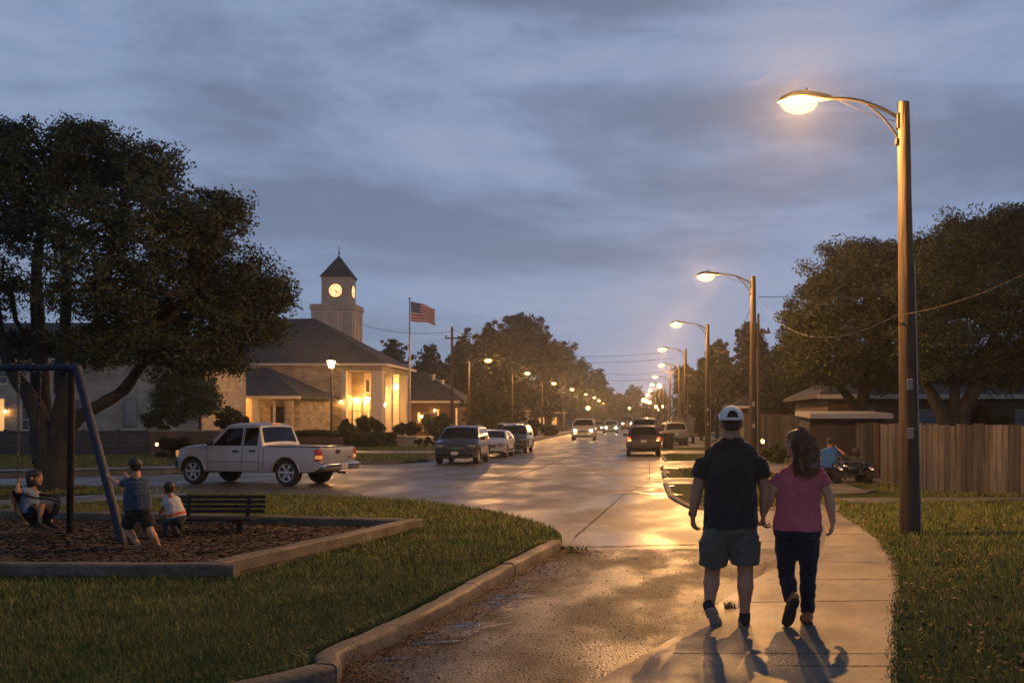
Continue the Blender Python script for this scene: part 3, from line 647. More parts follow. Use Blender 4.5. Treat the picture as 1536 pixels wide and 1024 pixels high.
# globe clusters far down the road
def far_globe(px, py, Y, label, r=.28, s=12):
    p = P(px, py, Y); t = thing('globe_lamp', label, 'globe lamp', (p.x, p.y, 0), 0, 'far globe lamps')
    b = MB(); b.tube([(0, 0, 0), (0, 0, p.z-r*.9)], [.09, .05], n=6); b.lathe([(0, p.z-r), (.12, p.z-r), (.1, p.z-r*.8), (0, p.z-r*.8)], n=8); obj('pole', b, M_dmetal, t)
    g = MB(); g.ell((0, 0, p.z), (r, r, r), nu=8, nv=6); obj('globe', g, mat('far globe', (.8, .6, .3), emit=GLOW, estr=s), t, smooth=180)
for i, (px, py, Y) in enumerate(((965, 600, 150), (970, 602, 156), (974.5, 603.5, 162), (944, 612, 230), (984, 610, 180), (989, 614.5, 190), (995, 609.5, 185), (989, 579, 118), (882, 612, 140))):
    far_globe(px, py, Y, ['leftmost globe lamp of the bright trio down the road', 'middle globe lamp of the bright trio down the road', 'right globe lamp of the bright trio down the road', 'lone small globe lamp over the middle of the far road',
              'brightest globe lamp of the low group right of the road', 'lowest globe lamp of the low group right of the road', 'right globe lamp of the low group right of the road', 'globe lamp half hidden among the right hand poles', 'low globe lamp among the left hand trees'][i])
# utility pole and wires
def pole(px, pytop, Y, label, r=.11, rt=.08):
    p = P(px, pytop, Y); t = thing('utility_pole', label, 'utility pole', (p.x, p.y, 0)); b = MB()
    b.tube([(0, 0, -.2), (0, 0, p.z)], [r*1.2, rt], n=12); obj('pole', b, M_wood, t, smooth=50)
    c = MB(); c.bar((-.5, 0, p.z-.8), (.5, 0, p.z-.8), .09, .1); [c.lathe([(0, p.z-.74), (.05, p.z-.74), (.04, p.z-.6), (0, p.z-.6)], c=(x, 0, 0), n=8) for x in (-.42, .42)]; obj('crossarm', c, M_wood, t)
    return t
pole(678, 490, 70, 'plain wooden utility pole right of the flagpole')
pole(1005, 545, 90, 'thin wooden utility pole behind the right hand lamps', .09, .06)
pole(1137.5, 470, 42, 'slim bare pole right behind the second street lamp', .07, .05)
def wire(a, b, sag, r, label, n=20):
    mb = MB(); a, b = Vector(a), Vector(b); mb.tube([a.lerp(b, i/n) - Vector((0, 0, sag*4*(i/n)*(1-i/n))) for i in range(n+1)], r, n=4)
    o = obj('overhead_wire', mb, M_dmetal); tag(o, label, 'wire', 'overhead wires')
s1 = P(1345, 471, 15.3)
wire(P(1139, 448, 33.9), P(1345, 473, 15.3), .75, .006, 'service wire sagging from the second street lamp to the nearest lamp pole')
wire(P(1346, 473, 15.3), P(1700, 310, 13.0), .25, .006, 'service wire climbing from the nearest lamp pole out over the fence')
wire(P(1137, 445, 34), P(1225, 441, 45), .05, .012, 'short level wire from the second street lamp into the trees')
wire(P(1131, 448, 33.9), P(1068, 520, 50.9), .9, .010, 'wire hanging between the second and third street lamps')
wire(P(1062, 520, 50.9), P(1026, 560, 68.8), .6, .011, 'wire hanging between the third and fourth street lamps')
wire(P(540, 486, 70), P(678, 497, 70), .35, .014, 'thin wire from behind the clock tower to the utility pole')
wire(P(678, 494, 70), P(1000, 556, 120), 1.5, .02, 'long wire crossing the sky from the utility pole, upper')
wire(P(860, 534, 160), P(1010, 527, 160), .3, .03, 'upper of two wires crossing high over the far road')
wire(P(860, 543, 160), P(1010, 537, 160), .3, .03, 'lower of two wires crossing high over the far road')
wire(P(900, 570, 200), P(1000, 568, 200), .2, .035, 'faint wire low over the far road')
# ---------------------------------------------------------------- buildings
M_stone = brick_mat('pale stone', (.50, .40, .27), (.30, .235, .16), (.36, .30, .22), .62, .24, bump=.7, mort=.012, offset=.37, dirt=.35)
M_stone2 = brick_mat('grey stone', (.42, .37, .30), (.31, .27, .22), (.29, .26, .21), .62, .26, bump=.6, mort=.012, offset=.4, dirt=.35)
M_brick = brick_mat('red brick', (.15, .08, .048), (.10, .055, .035), (.13, .10, .075), .24, .08, mort=.01, dirt=.3)
M_shingle = brick_mat('dark shingles', (.075, .074, .072), (.045, .046, .048), (.02, .02, .02), .34, .13, bump=.8, mort=.012, dirt=.35)
M_trim = mat('cream trim', (.46, .40, .31), (.56, .50, .40), scale=3, rough=.7)
M_render = mat('tower render', (.30, .265, .215), (.37, .325, .265), scale=1.2, rough=.85, bump=.2)
M_glass = mat('dark window glass', (.012, .014, .018), rough=.08, spec=.6)
M_frame = mat('window frame', (.20, .18, .15), rough=.6)
M_dframe = mat('dark window frame', (.05, .045, .04), rough=.6)
M_warmwin = mat('lit window', (.5, .3, .1), (.8, .5, .2), scale=1.5, emit=(1, .50, .16), estr=.8, rough=.4)
M_slab = mat('stone slab', (.25, .22, .17), (.34, .30, .24), scale=2, rough=.8, bump=.3)
M_door = mat('painted door', (.10, .06, .035), rough=.5)
def warm(s, col=GLOW): return mat('lantern glow %g' % s, (.8, .6, .3), emit=col, estr=s, rough=.4)
def roof_mb(x0, x1, y0, y1, z, rx0, rx1, ry, rz, th=.16):
    """hip roof (ridge along x) with a fascia thickness"""
    mb = MB(); c = [(x0, y0), (x1, y0), (x1, y1), (x0, y1)]
    vs = [(x, y, z) for x, y in c] + [(x, y, z+th) for x, y in c] + [(rx0, ry, rz), (rx1, ry, rz)]
    return mb.add(vs, [(3, 2, 1, 0), (0, 1, 5, 4), (1, 2, 6, 5), (2, 3, 7, 6), (3, 0, 4, 7), (4, 5, 9, 8), (6, 7, 8, 9), (5, 6, 9), (7, 4, 8)])
def window(parent, x0, x1, z0, z1, y, d=-1, axis='y', m=None, frame=None, mull=(0, 1), sill=True, name='window'):
    """window on a wall plane. axis 'y': wall faces -y (d=-1). axis 'x': wall at x=y faces +x; x0,x1 are y values"""
    def T(a, b, z):
        return (a, y+d*b, z) if axis == 'y' else (y-d*b, a, z)
    fr = MB(); t = .07
    def bx(a0, a1, c0, c1, b0, b1):
        p = T((a0+a1)/2, (b0+b1)/2, (c0+c1)/2); dd = (a1-a0, b1-b0, c1-c0) if axis == 'y' else (b1-b0, a1-a0, c1-c0); return p, tuple(abs(q) for q in dd)
    for a in ((x0-t, x0, z0, z1), (x1, x1+t, z0, z1), (x0-t, x1+t, z1, z1+t), (x0-t, x1+t, z0-t, z0)): fr.box(*bx(a[0], a[1], a[2], a[3], -.02, .05))
    nx, nz = mull
    for i in range(1, nx+1): q = x0+(x1-x0)*i/(nx+1); fr.box(*bx(q-.025, q+.025, z0, z1, -.01, .035))
    for i in range(1, nz+1): q = z0+(z1-z0)*i/(nz+1); fr.box(*bx(x0, x1, q-.025, q+.025, -.01, .033))
    w_ = obj(name, fr, frame or M_frame, parent, world=True)
    g = MB(); g.box(*bx(x0, x1, z0, z1, -.015, .012)); obj('pane', g, m or M_glass, w_, world=True)
    if sill: s_ = MB(); s_.box(*bx(x0-.14, x1+.14, z0-.17, z0-.072, -.01, .11)); obj('sill', s_, M_trim, w_, world=True)
    return w_
def lantern(p, label, s=60, r=.16, wall=None, group='porch lanterns'):
    s = s*3.4
    t = thing('lantern', label, 'lantern', p, 0, group)
    g = MB(); g.lathe([(0, -r), (r*.55, -r*.9), (r*.85, r*.5), (r*.6, r*.9), (0, r)], n=8); obj('glass', g, warm(s), t, smooth=180)
    c = MB(); c.lathe([(0, r*1.5), (r*.3, r*1.35), (r*1.15, r*.95), (r*1.1, r*.85), (0, r*.95)], n=8)
    if wall: c.bar((0, 0, r*1.4), wall, .03, .03)
    obj('cap', c, M_dmetal, t); return t

hall = thing('stone_hall', 'pale stone civic hall with a dark hip roof and a lit corner portico', 'building', (-30, 85, 0))
b = MB(); b.box((-31.45, 90, 3.2), (13.1, 10, 6.4)); b.box((-24.35, 91.5, 3.2), (1.1, 7, 6.4)); obj('wall', b, M_stone, hall, world=True)
b = MB(); b.box((-23.2, 90, .25), (3.6, 10.2, .5)); b.box((-23.2, 90, 6.18), (3.5, 9.96, .44)); obj('porch_slab', b, M_slab, hall, world=True)
for (x, y, wx) in ((-21.93, 85.47, .93), (-21.78, 88.7, .5), (-21.78, 91.6, .5), (-21.86, 94.6, .75), (-24.72, 85.3, .34)):
    b = MB(); b.box((x, y, 3.2), (wx, wx if wx > .4 else .55, 5.5)); b.box((x, y, .62), (wx+.12, (wx if wx > .4 else .55)+.12, .3), bev=.02); b.box((x, y, 5.86), (wx+.1, (wx if wx > .4 else .55)+.1, .2), bev=.02); obj('pillar', b, M_trim, hall, world=True)
rf = obj('roof', roof_mb(-38.6, -20.9, 84.4, 95.7, 6.4, -35.0, -28.8, 90.2, 10.95), M_shingle, hall, world=True)
b = MB(); b.tube([(-31.9, 88.8, 9.3), (-31.9, 88.8, 10.4)], .12, n=10); b.lathe([(0, 0), (.19, 0), (.19, .1), (0, .16)], c=(-31.9, 88.8, 10.42), n=10); obj('vent_pipe', b, M_gmetal, rf, world=True, smooth=40)
b = MB(); b.box((-29.75, 84.38, 6.47), (17.72, .07, .20)); b.box((-20.88, 90.05, 6.47), (.07, 11.32, .20)); obj('gutter', b, M_trim, rf, world=True)
window(hall, -27.05, -26.2, 1.5, 3.25, 85, m=M_glass, frame=M_dframe)
window(hall, -24.75, -24.05, .9, 3.4, 88, m=M_warmwin, mull=(1, 2), sill=False, name='door')
window(hall, 88.6, 89.7, .9, 3.3, -23.8, axis='x', m=M_warmwin, mull=(1, 2), sill=False, name='door')
window(hall, 90.6, 91.6, 1.6, 3.3, -23.8, axis='x', m=M_glass, mull=(1, 1))
window(hall, 92.6, 93.6, 1.6, 3.3, -23.8, axis='x', m=M_warmwin, mull=(1, 1))
window(hall, 88.6, 89.6, 4.3, 5.3, -23.8, axis='x', m=M_glass, mull=(1, 0))
b = MB()
for k in range(4): b.box((-22.5+.0, 84.75-.32*k, .44-.12*k-.06), (4.6, .36, .12))
b.box((-19.9, 90, .2), (3.0, 6, .22)); obj('steps', b, M_slab, hall, world=True)
lantern((-24.45, 87.7, 3.5), 'wall lantern deepest inside the portico, at its left inner wall', 60, .17, (0, .3, .2))
lantern((-23.55, 88.2, 3.55), 'bright wall lantern beside the portico door', 90, .22, (-.25, 0, .2))
lantern((-22.75, 87.2, 3.95), 'hanging lantern under the portico ceiling', 90, .22, (0, 0, 2.0))
lantern((-21.45, 89.9, 4.75), 'lantern on the road side of the portico columns', 110, .22, (-.3, 0, .3))
lantern((-23.4, 93.6, 3.2), 'lantern at the far end of the portico', 60, .15, (-.35, 0, .2))
lantern((-24.9, 84.7, 3.3), 'small lantern on the portico corner facing the lawn', 30, .1, (0, .3, .1))

# clock tower: a part of the hall that rises behind the ridge
b = MB(); b.box((-29.3, 98.5, 6.4), (4.2, 3.0, 12.6)); b.box((-29.3, 98.5, 12.72), (4.42, 3.22, .42)); b.box((-29.3, 98.5, 13.0), (4.3, 3.1, .14))
tw = thing('clock_tower', 'square clock tower with lit dial and pointed dark roof', 'clock tower', (-29.3, 98.5, 0)); obj('base_block', b, M_render, tw, world=True)
b = MB()
for x in (-30.7, -29.3, -27.9): 
    for xx in (-.62, .62): b.box((x+xx*.9, 96.985, 10.9), (.09, .05, 2.9))
    b.box((x, 96.985, 12.36), (1.2, .052, .09)); b.box((x, 96.985, 9.45), (1.2, .052, .09))
for y in (97.3, 98.5, 99.7): b.box((-27.185, y, 10.9), (.05, .09, 2.9))
obj('panel_moulding', b, M_trim, tw, world=True)
b = MB(); b.box((-29.12, 98.5, 14.36), (2.66, 2.3, 2.62)); 
for x in (-30.4, -27.84): b.box((x, 97.33, 14.3), (.16, .08, 2.6))
b.box((-29.12, 98.5, 15.7), (2.82, 2.46, .14)); b.box((-29.12, 98.5, 13.14), (2.8, 2.44, .16)); obj('belfry', b, M_render, tw, world=True)
b = MB(); vs = [(-30.64, 97.14, 15.78), (-27.6, 97.14, 15.78), (-27.6, 99.86, 15.78), (-30.64, 99.86, 15.78), (-29.12, 98.5, 18.05)]
b.add(vs, [(3, 2, 1, 0), (0, 1, 4), (1, 2, 4), (2, 3, 4), (3, 0, 4)]); tr = obj('roof', b, M_shingle, tw, world=True)
b = MB(); b.tube([(-29.12, 98.5, 17.95), (-29.12, 98.5, 18.95)], [.05, .02], n=6); b.ell((-29.12, 98.5, 18.3), (.1, .1, .12), nu=8, nv=6); b.box((-29.12, 98.5, 18.72), (.3, .04, .04)); obj('finial', b, M_dmetal, tr, world=True)
M_dial = mat('clock dial', (.9, .75, .45), emit=(1, .62, .26), estr=1.35, rough=.5)
for (c, ax, r) in (((-29.1, 97.32, 14.42), 'y', .66), ((-27.76, 98.5, 14.42), 'x', .66)):
    Rm = Matrix.Rotation(PI/2, 3, 'X') if ax == 'y' else Matrix.Rotation(PI/2, 3, 'Y')
    ck = MB(); ck.lathe([(0, .05), (r, .05), (r, 0), (0, 0)], c=c, axis=Rm, n=32); dl = obj('clock_dial', ck, M_dial, tw, world=True)
    rg = MB(); rg.lathe([(r*.99, 0), (r*.99, .09), (r*1.1, .09), (r*1.14, 0)], c=c, axis=Rm, n=32); obj('rim', rg, M_dmetal, dl, world=True)
    nm = MB(); c = Vector(c)
    for k in range(12):
        a = 2*PI*k/12; v = Rm @ Vector((math.cos(a), math.sin(a), 0)); o_ = Rm @ Vector((0, 0, .06)); nm.bar(c+o_+v*r*.70, c+o_+v*r*.90, .045 if k % 3 else .075, .012, up=Rm @ Vector((0, 0, 1)))
    obj('numerals', nm, M_dmetal, dl, world=True)
    hm = MB(); o_ = Rm @ Vector((0, 0, .075)); sx = Vector((1, 0, 0)) if ax == 'y' else Vector((0, 1, 0))
    for ang, ln_, w_ in ((-35, .52, .04), (-62, .36, .06)):
        a = R(ang); v = sx*math.cos(a)+Vector((0, 0, 1))*math.sin(a); hm.bar(c+o_-v*.08, c+o_+v*r*ln_/.66*.9, w_, .014, up=Rm @ Vector((0, 0, 1)))
    obj('hands', hm, M_dmetal, dl, world=True)

# low wing with its own porch
wing = thing('porch_wing', 'low stone wing with dark hip roof and open porch before the hall', 'building', (-29, 76, 0))
b = MB(); b.box((-29.3, 80.9, 1.7), (7.2, 8.1, 3.4)); obj('wall', b, M_stone, wing, world=True)
obj('roof', roof_mb(-33.6, -24.9, 74.6, 84.98, 3.4, -31.3, -30.2, 82.5, 6.1), M_shingle, wing, world=True)
b = MB(); b.box((-29.25, 74.57, 3.46), (8.72, .06, .22)); obj('gutter', b, M_trim, wing, world=True)
for x, w_ in ((-28.45, .42), (-27.1, .16), (-25.95, .55), (-31.6, .42), (-29.9, .16)):
    b = MB(); b.box((x, 75.1, 1.7), (w_, .4 if w_ > .2 else .16, 3.38)); obj('pillar', b, M_stone if w_ > .5 else M_trim, wing, world=True)
b = MB(); b.box((-29.2, 75.9, .12), (8, 2.4, .24)); obj('porch_slab', b, M_slab, wing, world=True)
window(wing, -29.4, -28.8, .6, 2.7, 76.85, m=M_glass, mull=(0, 2)); window(wing, -27.9, -27.0, .35, 2.75, 76.85, m=M_glass, frame=M_dframe, mull=(1, 1), sill=False, name='door')
window(wing, -31.3, -30.4, .8, 2.6, 76.85, m=M_warmwin, mull=(1, 1))
lantern((-30.15, 74.9, 3.05), 'bright lantern at the left end of the wing porch', 110, .2, (0, .3, .2))
lantern((-31.0, 74.75, 3.15), 'smaller lantern half hidden by the small tree at the wing', 60, .13, (0, .3, .2))

# long grey stone house behind the dark fence
hs = thing('long_stone_house', 'long greyish stone house behind the dark panel fence', 'building', (-40, 66, 0))
b = MB(); b.box((-43.8, 70, 2.8), (30, 8, 5.6)); obj('wall', b, M_stone2, hs, world=True)
obj('roof', roof_mb(-59.5, -28.2, 65.4, 74.6, 5.6, -55, -33, 70, 8.6), M_shingle, hs, world=True)
b = MB(); b.box((-43.8, 65.37, 5.68), (31.3, .06, .22)); obj('gutter', b, M_trim, hs, world=True)
def wx(px, Y=66): return (px-VX)*Y/F
def wz(py, Y=66): return H-(py-VY)*Y/F
window(hs, wx(186), wx(204), wz(641), wz(600), 66, m=M_glass)
window(hs, wx(34), wx(44), wz(644), wz(599), 66, m=M_glass, mull=(0, 2), frame=M_trim)
window(hs, wx(-8), wx(7), wz(648), wz(598), 66, m=M_warmwin, frame=M_trim, mull=(0, 0), sill=False, name='door')
window(hs, wx(-10), wx(11), wz(574), wz(556), 66, m=M_glass, frame=M_trim)
window(hs, wx(100), wx(120), wz(641), wz(600), 66, m=M_glass)
lantern((wx(10.5), 65.8, wz(617)), 'small warm lantern beside the door of the long stone house', 25, .08, (0, .2, .1))

# side houses
def house(label, x0, x1, y, dep, eave, ridge, rx, m, wins=(), lit=(), z_off=0, roofmat=None, cat='house'):
    t = thing('low_house', label, cat, ((x0+x1)/2, y, 0)); b = MB(); b.box(((x0+x1)/2, y+dep/2, eave/2), (x1-x0, dep, eave)); obj('wall', b, m, t, world=True)
    r = obj('roof', roof_mb(x0-.6, x1+.6, y-.6, y+dep+.6, eave, rx[0], rx[1], y+dep/2, ridge), roofmat or M_shingle, t, world=True)
    b = MB(); b.box(((x0+x1)/2, y-.63, eave+.07), (x1-x0+1.2, .06, .2)); obj('gutter', b, M_trim, t, world=True)
    for a in wins: window(t, *a, y, m=M_glass)
    for a in lit: window(t, *a, y, m=M_warmwin)
    return t, r
Y = 97
t, r = house('low brick annex with dark hip roof right of the portico', -24.5, -16.9, Y, 9, 3.45, 6.75, (-23.5, -21.3), M_brick, wins=((-20.4, -19.4, .9, 2.4),), lit=((-21.0, -20.75, 1.6, 2.5), (-19.1, -18.95, 2.2, 2.8), (-17.3, -17.15, 1.2, 2.9)))
for x, z, h in ((-20.1, 5.55, .7), (-19.2, 5.1, .6)):
    b = MB(); b.tube([(x, Y+3, z-.5), (x, Y+3, z+h)], .16, n=8); b.lathe([(0, .0), (.26, 0), (.24, .1), (0, .14)], c=(x, Y+3, z+h), n=8); obj('vent', b, M_gmetal, r, world=True)
lantern((-20.6, Y-.3, 2.1), 'tiny warm light on the left of the annex wall', 30, .1, (0, .3, .1)); lantern((-19.3, Y-.3, 2.7), 'tiny warm light right of the annex wall centre', 25, .08, (0, .3, .1))
house('small gabled house with pale roof trim deep behind the left lamps', -27, -15.5, 145, 9, 3.0, 5.3, (-22, -18), M_trim, wins=((-20, -19, 1, 2.2),), lit=((-18.3, -16.8, .8, 2.1),))
house('small house under trees farther up the left side of the road', -23, -13.5, 190, 9, 3.1, 5.6, (-20, -16), M_brick, lit=((-18, -17, 1, 2.3), (-15.5, -14.6, 1, 2.3)))
house('dark brick house with low grey roof behind the right hand board fence', 8.9, 27, 45.5, 9, 2.75, 5.0, (12.6, 24), M_brick, wins=((10.2, 10.9, .9, 2.2), (13, 14.2, 1.0, 2.2), (17.5, 18.8, 1.0, 2.2)), lit=())
house('red roofed low house far right among the trees', 8.3, 17, 78, 8, 2.7, 4.6, (10.5, 14.5), M_brick, wins=((10, 11, .9, 2.1),))
# small shed
sh = thing('garden_shed', 'dark red garden shed with a pale flat roof behind the fence', 'shed', (6.6, 31.2, 0))
x0, x1 = 5.5, 7.95; b = MB(); b.box(((x0+x1)/2, 32.3, .93), (x1-x0-.1, 2, 1.86)); obj('wall', b, mat('red boards', (.032, .022, .018), (.046, .032, .026), scale=5, rough=.8, stretch=(8, 8, .5), bump=.5), sh, world=True)
b = MB(); b.box(((x0+x1)/2, 32.1, 1.93), (x1-x0+.1, 2.9, .15), rot=Matrix.Rotation(R(2), 3, 'X')); obj('roof', b, mat('pale sheet roof', (.20, .20, .21), (.27, .27, .27), scale=3, rough=.5), sh, world=True)
b = MB(); b.box((5.95, 31.28, .85), (.85, .04, 1.5)); b.box((6.35, 31.24, .85), (.05, .04, .12)); obj('door', b, mat('shed door', (.05, .035, .028), rough=.8), sh, world=True)

# fences --------------------------------------------------------------------
M_board = mat('weathered boards', (.055, .047, .040), (.145, .125, .105), scale=3, rough=.85, stretch=(5, 5, .35), bump=.9, bscale=9, island=.55)
M_board2 = mat('red brown boards', (.06, .035, .022), (.11, .065, .042), scale=3, rough=.85, stretch=(5, 5, .35), bump=.6, bscale=9, island=.3)
M_panel = mat('dark fence panel', (.045, .042, .042), (.075, .068, .062), scale=2, rough=.85, bump=.4, island=.12)
def board_fence(label, pts, h, bw=.14, m=None, group=None, posts=2.4, gap=.008):
    pts = [Vector((p[0], p[1], 0)) for p in pts]; t = thing('board_fence', label, 'fence', pts[0], 0, group); m = m or M_board
    mb = MB(); rl = MB()
    for a, b_ in zip(pts, pts[1:]):
        L_ = (b_-a).length; d = (b_-a).normalized(); q = Vector((-d.y, d.x, 0)); n = int(L_/bw); ang = math.atan2(d.y, d.x)
        for i in range(n):
            p = a+d*(i+.5)*L_/n; hh = h+random.uniform(-.03, .03)+.02*math.sin(i*.13); rot = Matrix.Rotation(ang+random.uniform(-.05, .05), 3, 'Z') @ Matrix.Rotation(random.uniform(-.012, .012), 3, 'Y')
            mb.box(p+q*random.uniform(-.006, .006)+Vector((0, 0, hh/2)), (L_/n-gap-random.uniform(0, .006), .02, hh), rot)
        for z in (.35, h*.55, h-.25): rl.bar(a+q*.045+Vector((0, 0, z)), b_+q*.045+Vector((0, 0, z)), .05, .09)
        k = max(1, int(L_/posts))
        for i in range(k+1):
            p = a.lerp(b_, i/k); pm = MB(); pm.box(p+q*.12+Vector((0, 0, h/2-.02)), (.1, .1, h), Matrix.Rotation(ang, 3, 'Z')); obj('post', pm, m, t, world=True)
    obj('boards', mb, m, t, world=True); obj('rail', rl, m, t, world=True); return t
board_fence('tall weathered board fence behind the nearest lamp pole', [G(1321, 721), G(1352, 727), G(1400, 737), G(1540, 744), (14.5, 22.2)], 1.63)
board_fence('darker board fence section behind the quad bike', [G(1258, 712), G(1311, 715)], 1.66, m=M_board)
board_fence('brown board fence left of the garden shed', [(4.9, 43.5), (7.5, 43.5)], 2.0, m=M_board)
board_fence('long board fence between the lamp poles and the trees', [(5.6, 62), (5.9, 47), (7.5, 44)], 1.95, m=M_board)
p_ = MB(); g_ = G(1315, 718); p_.box((g_.x, g_.y, .83), (.13, .13, 1.68), bev=.01); o = obj('fence_post', p_, M_board2); tag(o, 'thick dark red corner post between the two board fences', 'post'); center(o)
pf = thing('panel_fence', 'long dark grey panel fence across the lawn behind the swings', 'fence', (-35, 50, 0)); xs_ = [-46, -42, -38, wx(-75, 50), wx(8, 50), wx(66, 50), wx(125, 50), wx(178, 50), wx(220, 50)]
for i in range(len(xs_)-1):
    b = MB(); 
    for k in range(5): b.box(((xs_[i]+xs_[i+1])/2, 50, .12+.245*k), (xs_[i+1]-xs_[i]-.12, .05, .237))
    obj('panel', b, M_panel, pf, world=True)
for x in xs_: b = MB(); b.box((x, 50, .65), (.12, .14, 1.3), bev=.01); obj('post', b, M_panel, pf, world=True)
bw_ = thing('brick_wall', 'low reddish brick garden wall beside the pickup truck', 'wall', (-23, 49.5, 0)); b = MB(); b.box((wx(277, 50), 50.1, .6), (wx(332, 50)-wx(221, 50)-.1, .22, 1.2)); obj('bricks', b, M_brick, bw_, world=True)
b = MB(); b.box((wx(277, 50), 50.1, 1.23), (wx(332, 50)-wx(221, 50)-.06, .28, .06)); obj('coping', b, M_slab, bw_, world=True)
b = MB(); b.box((wx(420, 62), 62.5, .35), (7.5, .2, .7)); o = obj('low_wall', b, M_brick); tag(o, 'very low brick wall in front of the wing porch, behind the truck', 'wall'); center(o)
b = MB(); b.box((-15.2, 66.2, .3), (1.6, .5, .6), bev=.02); b.box((-15.2, 66.2, .63), (1.75, .62, .08), bev=.02); o = obj('stone_plinth', b, M_slab); tag(o, 'pale stone block between hedge and rounded shrub by the steps', 'plinth'); center(o)
b = MB(); b.box((-15.8, 73, .12), (4.2, 8, .12)); b.box((-16.4, 74, .26), (4.8, 7, .14)); b.box((-17.4, 76, .4), (5.2, 6, .12)); o = obj('entry_terrace', b, M_slab); tag(o, 'shallow stepped terrace leading up to the portico', 'terrace'); center(o)
# garden path lamps
def path_light(px, py, Y, label, s=25):
    p = P(px, py, Y); t = thing('path_light', label, 'garden light', (p.x, p.y, 0)); b = MB(); b.tube([(0, 0, 0), (0, 0, p.z)], .03, n=6); b.lathe([(0, p.z+.2), (.12, p.z+.1), (0, p.z+.12)], n=8); obj('post', b, M_dmetal, t)
    g = MB(); g.lathe([(0, p.z-.04), (.05, p.z-.03), (.055, p.z+.09), (0, p.z+.1)], n=8); obj('glass', g, warm(s), t)
path_light(235, 667, 48.8, 'small garden light before the brick wall near the truck front', 30)
path_light(1144, 663, 40, 'tiny garden light at the fence behind the woman', 45)
# post-top lamp in front of the hall
pl = thing('post_lamp', 'tall black post lamp with a glowing lantern in front of the hall', 'post lamp', (wx(497, 68), 68, 0)); b = MB()
zt = wz(543, 68); b.tube([(0, 0, 0), (0, 0, .5), (0, 0, .55), (0, 0, zt-.4)], [.14, .12, .08, .055], n=12); obj('post', b, M_dmetal, pl, smooth=50)
b = MB(); b.lathe([(0, zt-.38), (.14, zt-.34), (.24, zt+.05), (.1, zt+.14), (0, zt+.15)], n=10); obj('lamp_glass', b, warm(800), pl, smooth=180)
b = MB(); b.lathe([(.30, zt+.06), (.26, zt+.10), (.1, zt+.30), (.03, zt+.42), (0, zt+.55)], n=12); obj('cap', b, M_dmetal, pl, smooth=50)
# flagpole and flag
fp = thing('flagpole', 'tall grey flagpole beside the portico', 'flagpole', (wx(614.5, 81), 81, 0)); zt = wz(449, 81); b = MB(); b.tube([(0, 0, 0), (0, 0, zt)], [.11, .05], n=12); obj('pole', b, M_gmetal, fp, smooth=50)
b = MB(); b.ell((0, 0, zt+.08), (.1, .1, .1), nu=10, nv=8); obj('finial', b, M_gmetal, fp, smooth=180)
b = MB(); b.lathe([(0, 0), (.35, 0), (.35, .1), (.14, .2), (0, .2)], n=12); obj('base', b, M_slab, fp)
m = bpy.data.materials.new('flag cloth'); m.use_nodes = True; nt = m.node_tree; bs = nt.nodes['Principled BSDF']; L = nt.links.new
uv = N(nt, 'ShaderNodeUVMap'); sp = N(nt, 'ShaderNodeSeparateXYZ'); L(uv.outputs[0], sp.inputs[0])
def M_(op, a, b=None, c=None):
    n = N(nt, 'ShaderNodeMath', operation=op)
    for i, q in enumerate((a, b, c)):
        if q is None: continue
        if isinstance(q, (int, float)): n.inputs[i].default_value = q
        else: L(q, n.inputs[i])
    return n.outputs[0]
u, v = sp.outputs[0], sp.outputs[1]
st = M_('GREATER_THAN', M_('MODULO', M_('MULTIPLY', v, 6.5), 1.0), .5)      # 13 stripes, red first and last
st = M_('SUBTRACT', 1.0, st)
can = M_('MULTIPLY', M_('LESS_THAN', u, .40), M_('GREATER_THAN', v, .4615))
# stars on a staggered grid
gu = M_('MULTIPLY', u, 5.5/.40*1.0); gv = M_('MULTIPLY', M_('SUBTRACT', v, .4615), 4.5/.5385)
def dots(ou, ov):
    a = M_('SUBTRACT', M_('FRACT', M_('ADD', gu, ou)), .5); b_ = M_('SUBTRACT', M_('FRACT', M_('ADD', gv, ov)), .5)
    return M_('LESS_THAN', M_('ADD', M_('MULTIPLY', a, a), M_('MULTIPLY', b_, b_)), .032)
stars = M_('MAXIMUM', dots(0, 0), dots(.5, .5))
c1 = N(nt, 'ShaderNodeMix', data_type='RGBA'); c1.inputs[6].default_value = (.50, .46, .42, 1); c1.inputs[7].default_value = (.30, .03, .035, 1); L(st, c1.inputs[0])
c2 = N(nt, 'ShaderNodeMix', data_type='RGBA'); c2.inputs[6].default_value = (.018, .028, .09, 1); c2.inputs[7].default_value = (.45, .45, .45, 1); L(stars, c2.inputs[0])
c3 = N(nt, 'ShaderNodeMix', data_type='RGBA'); L(can, c3.inputs[0]); L(c1.outputs[2], c3.inputs[6]); L(c2.outputs[2], c3.inputs[7]); L(c3.outputs[2], bs.inputs['Base Color']); bs.inputs['Roughness'].default_value = .8
nu_, nv_ = 36, 18; vs = []; uvs = []; fs = []
for j in range(nv_+1):
    for i in range(nu_+1):
        u_, v_ = i/nu_, j/nv_; x = .08 + 2.02*u_*(1-.03*math.sin(PI*v_)); z = -1.62 + 1.62*v_ - .62*u_**1.1 - .10*math.sin(u_*7.5+v_*1.2)*u_ + (.32*u_*(1-v_)); y = .20*math.sin(u_*9+v_*1.5)*u_**.6+.05*math.sin(u_*17+v_*3)
        vs.append((x, y, z)); uvs.append((u_, v_))
for j in range(nv_):
    for i in range(nu_): a = j*(nu_+1)+i; fs.append((a, a+1, a+nu_+2, a+nu_+1))
me = bpy.data.meshes.new('flag'); me.from_pydata(vs, [], fs); ul = me.uv_layers.new(name='UVMap')
for lp_ in me.loops: ul.data[lp_.index].uv = uvs[lp_.vertex_index]
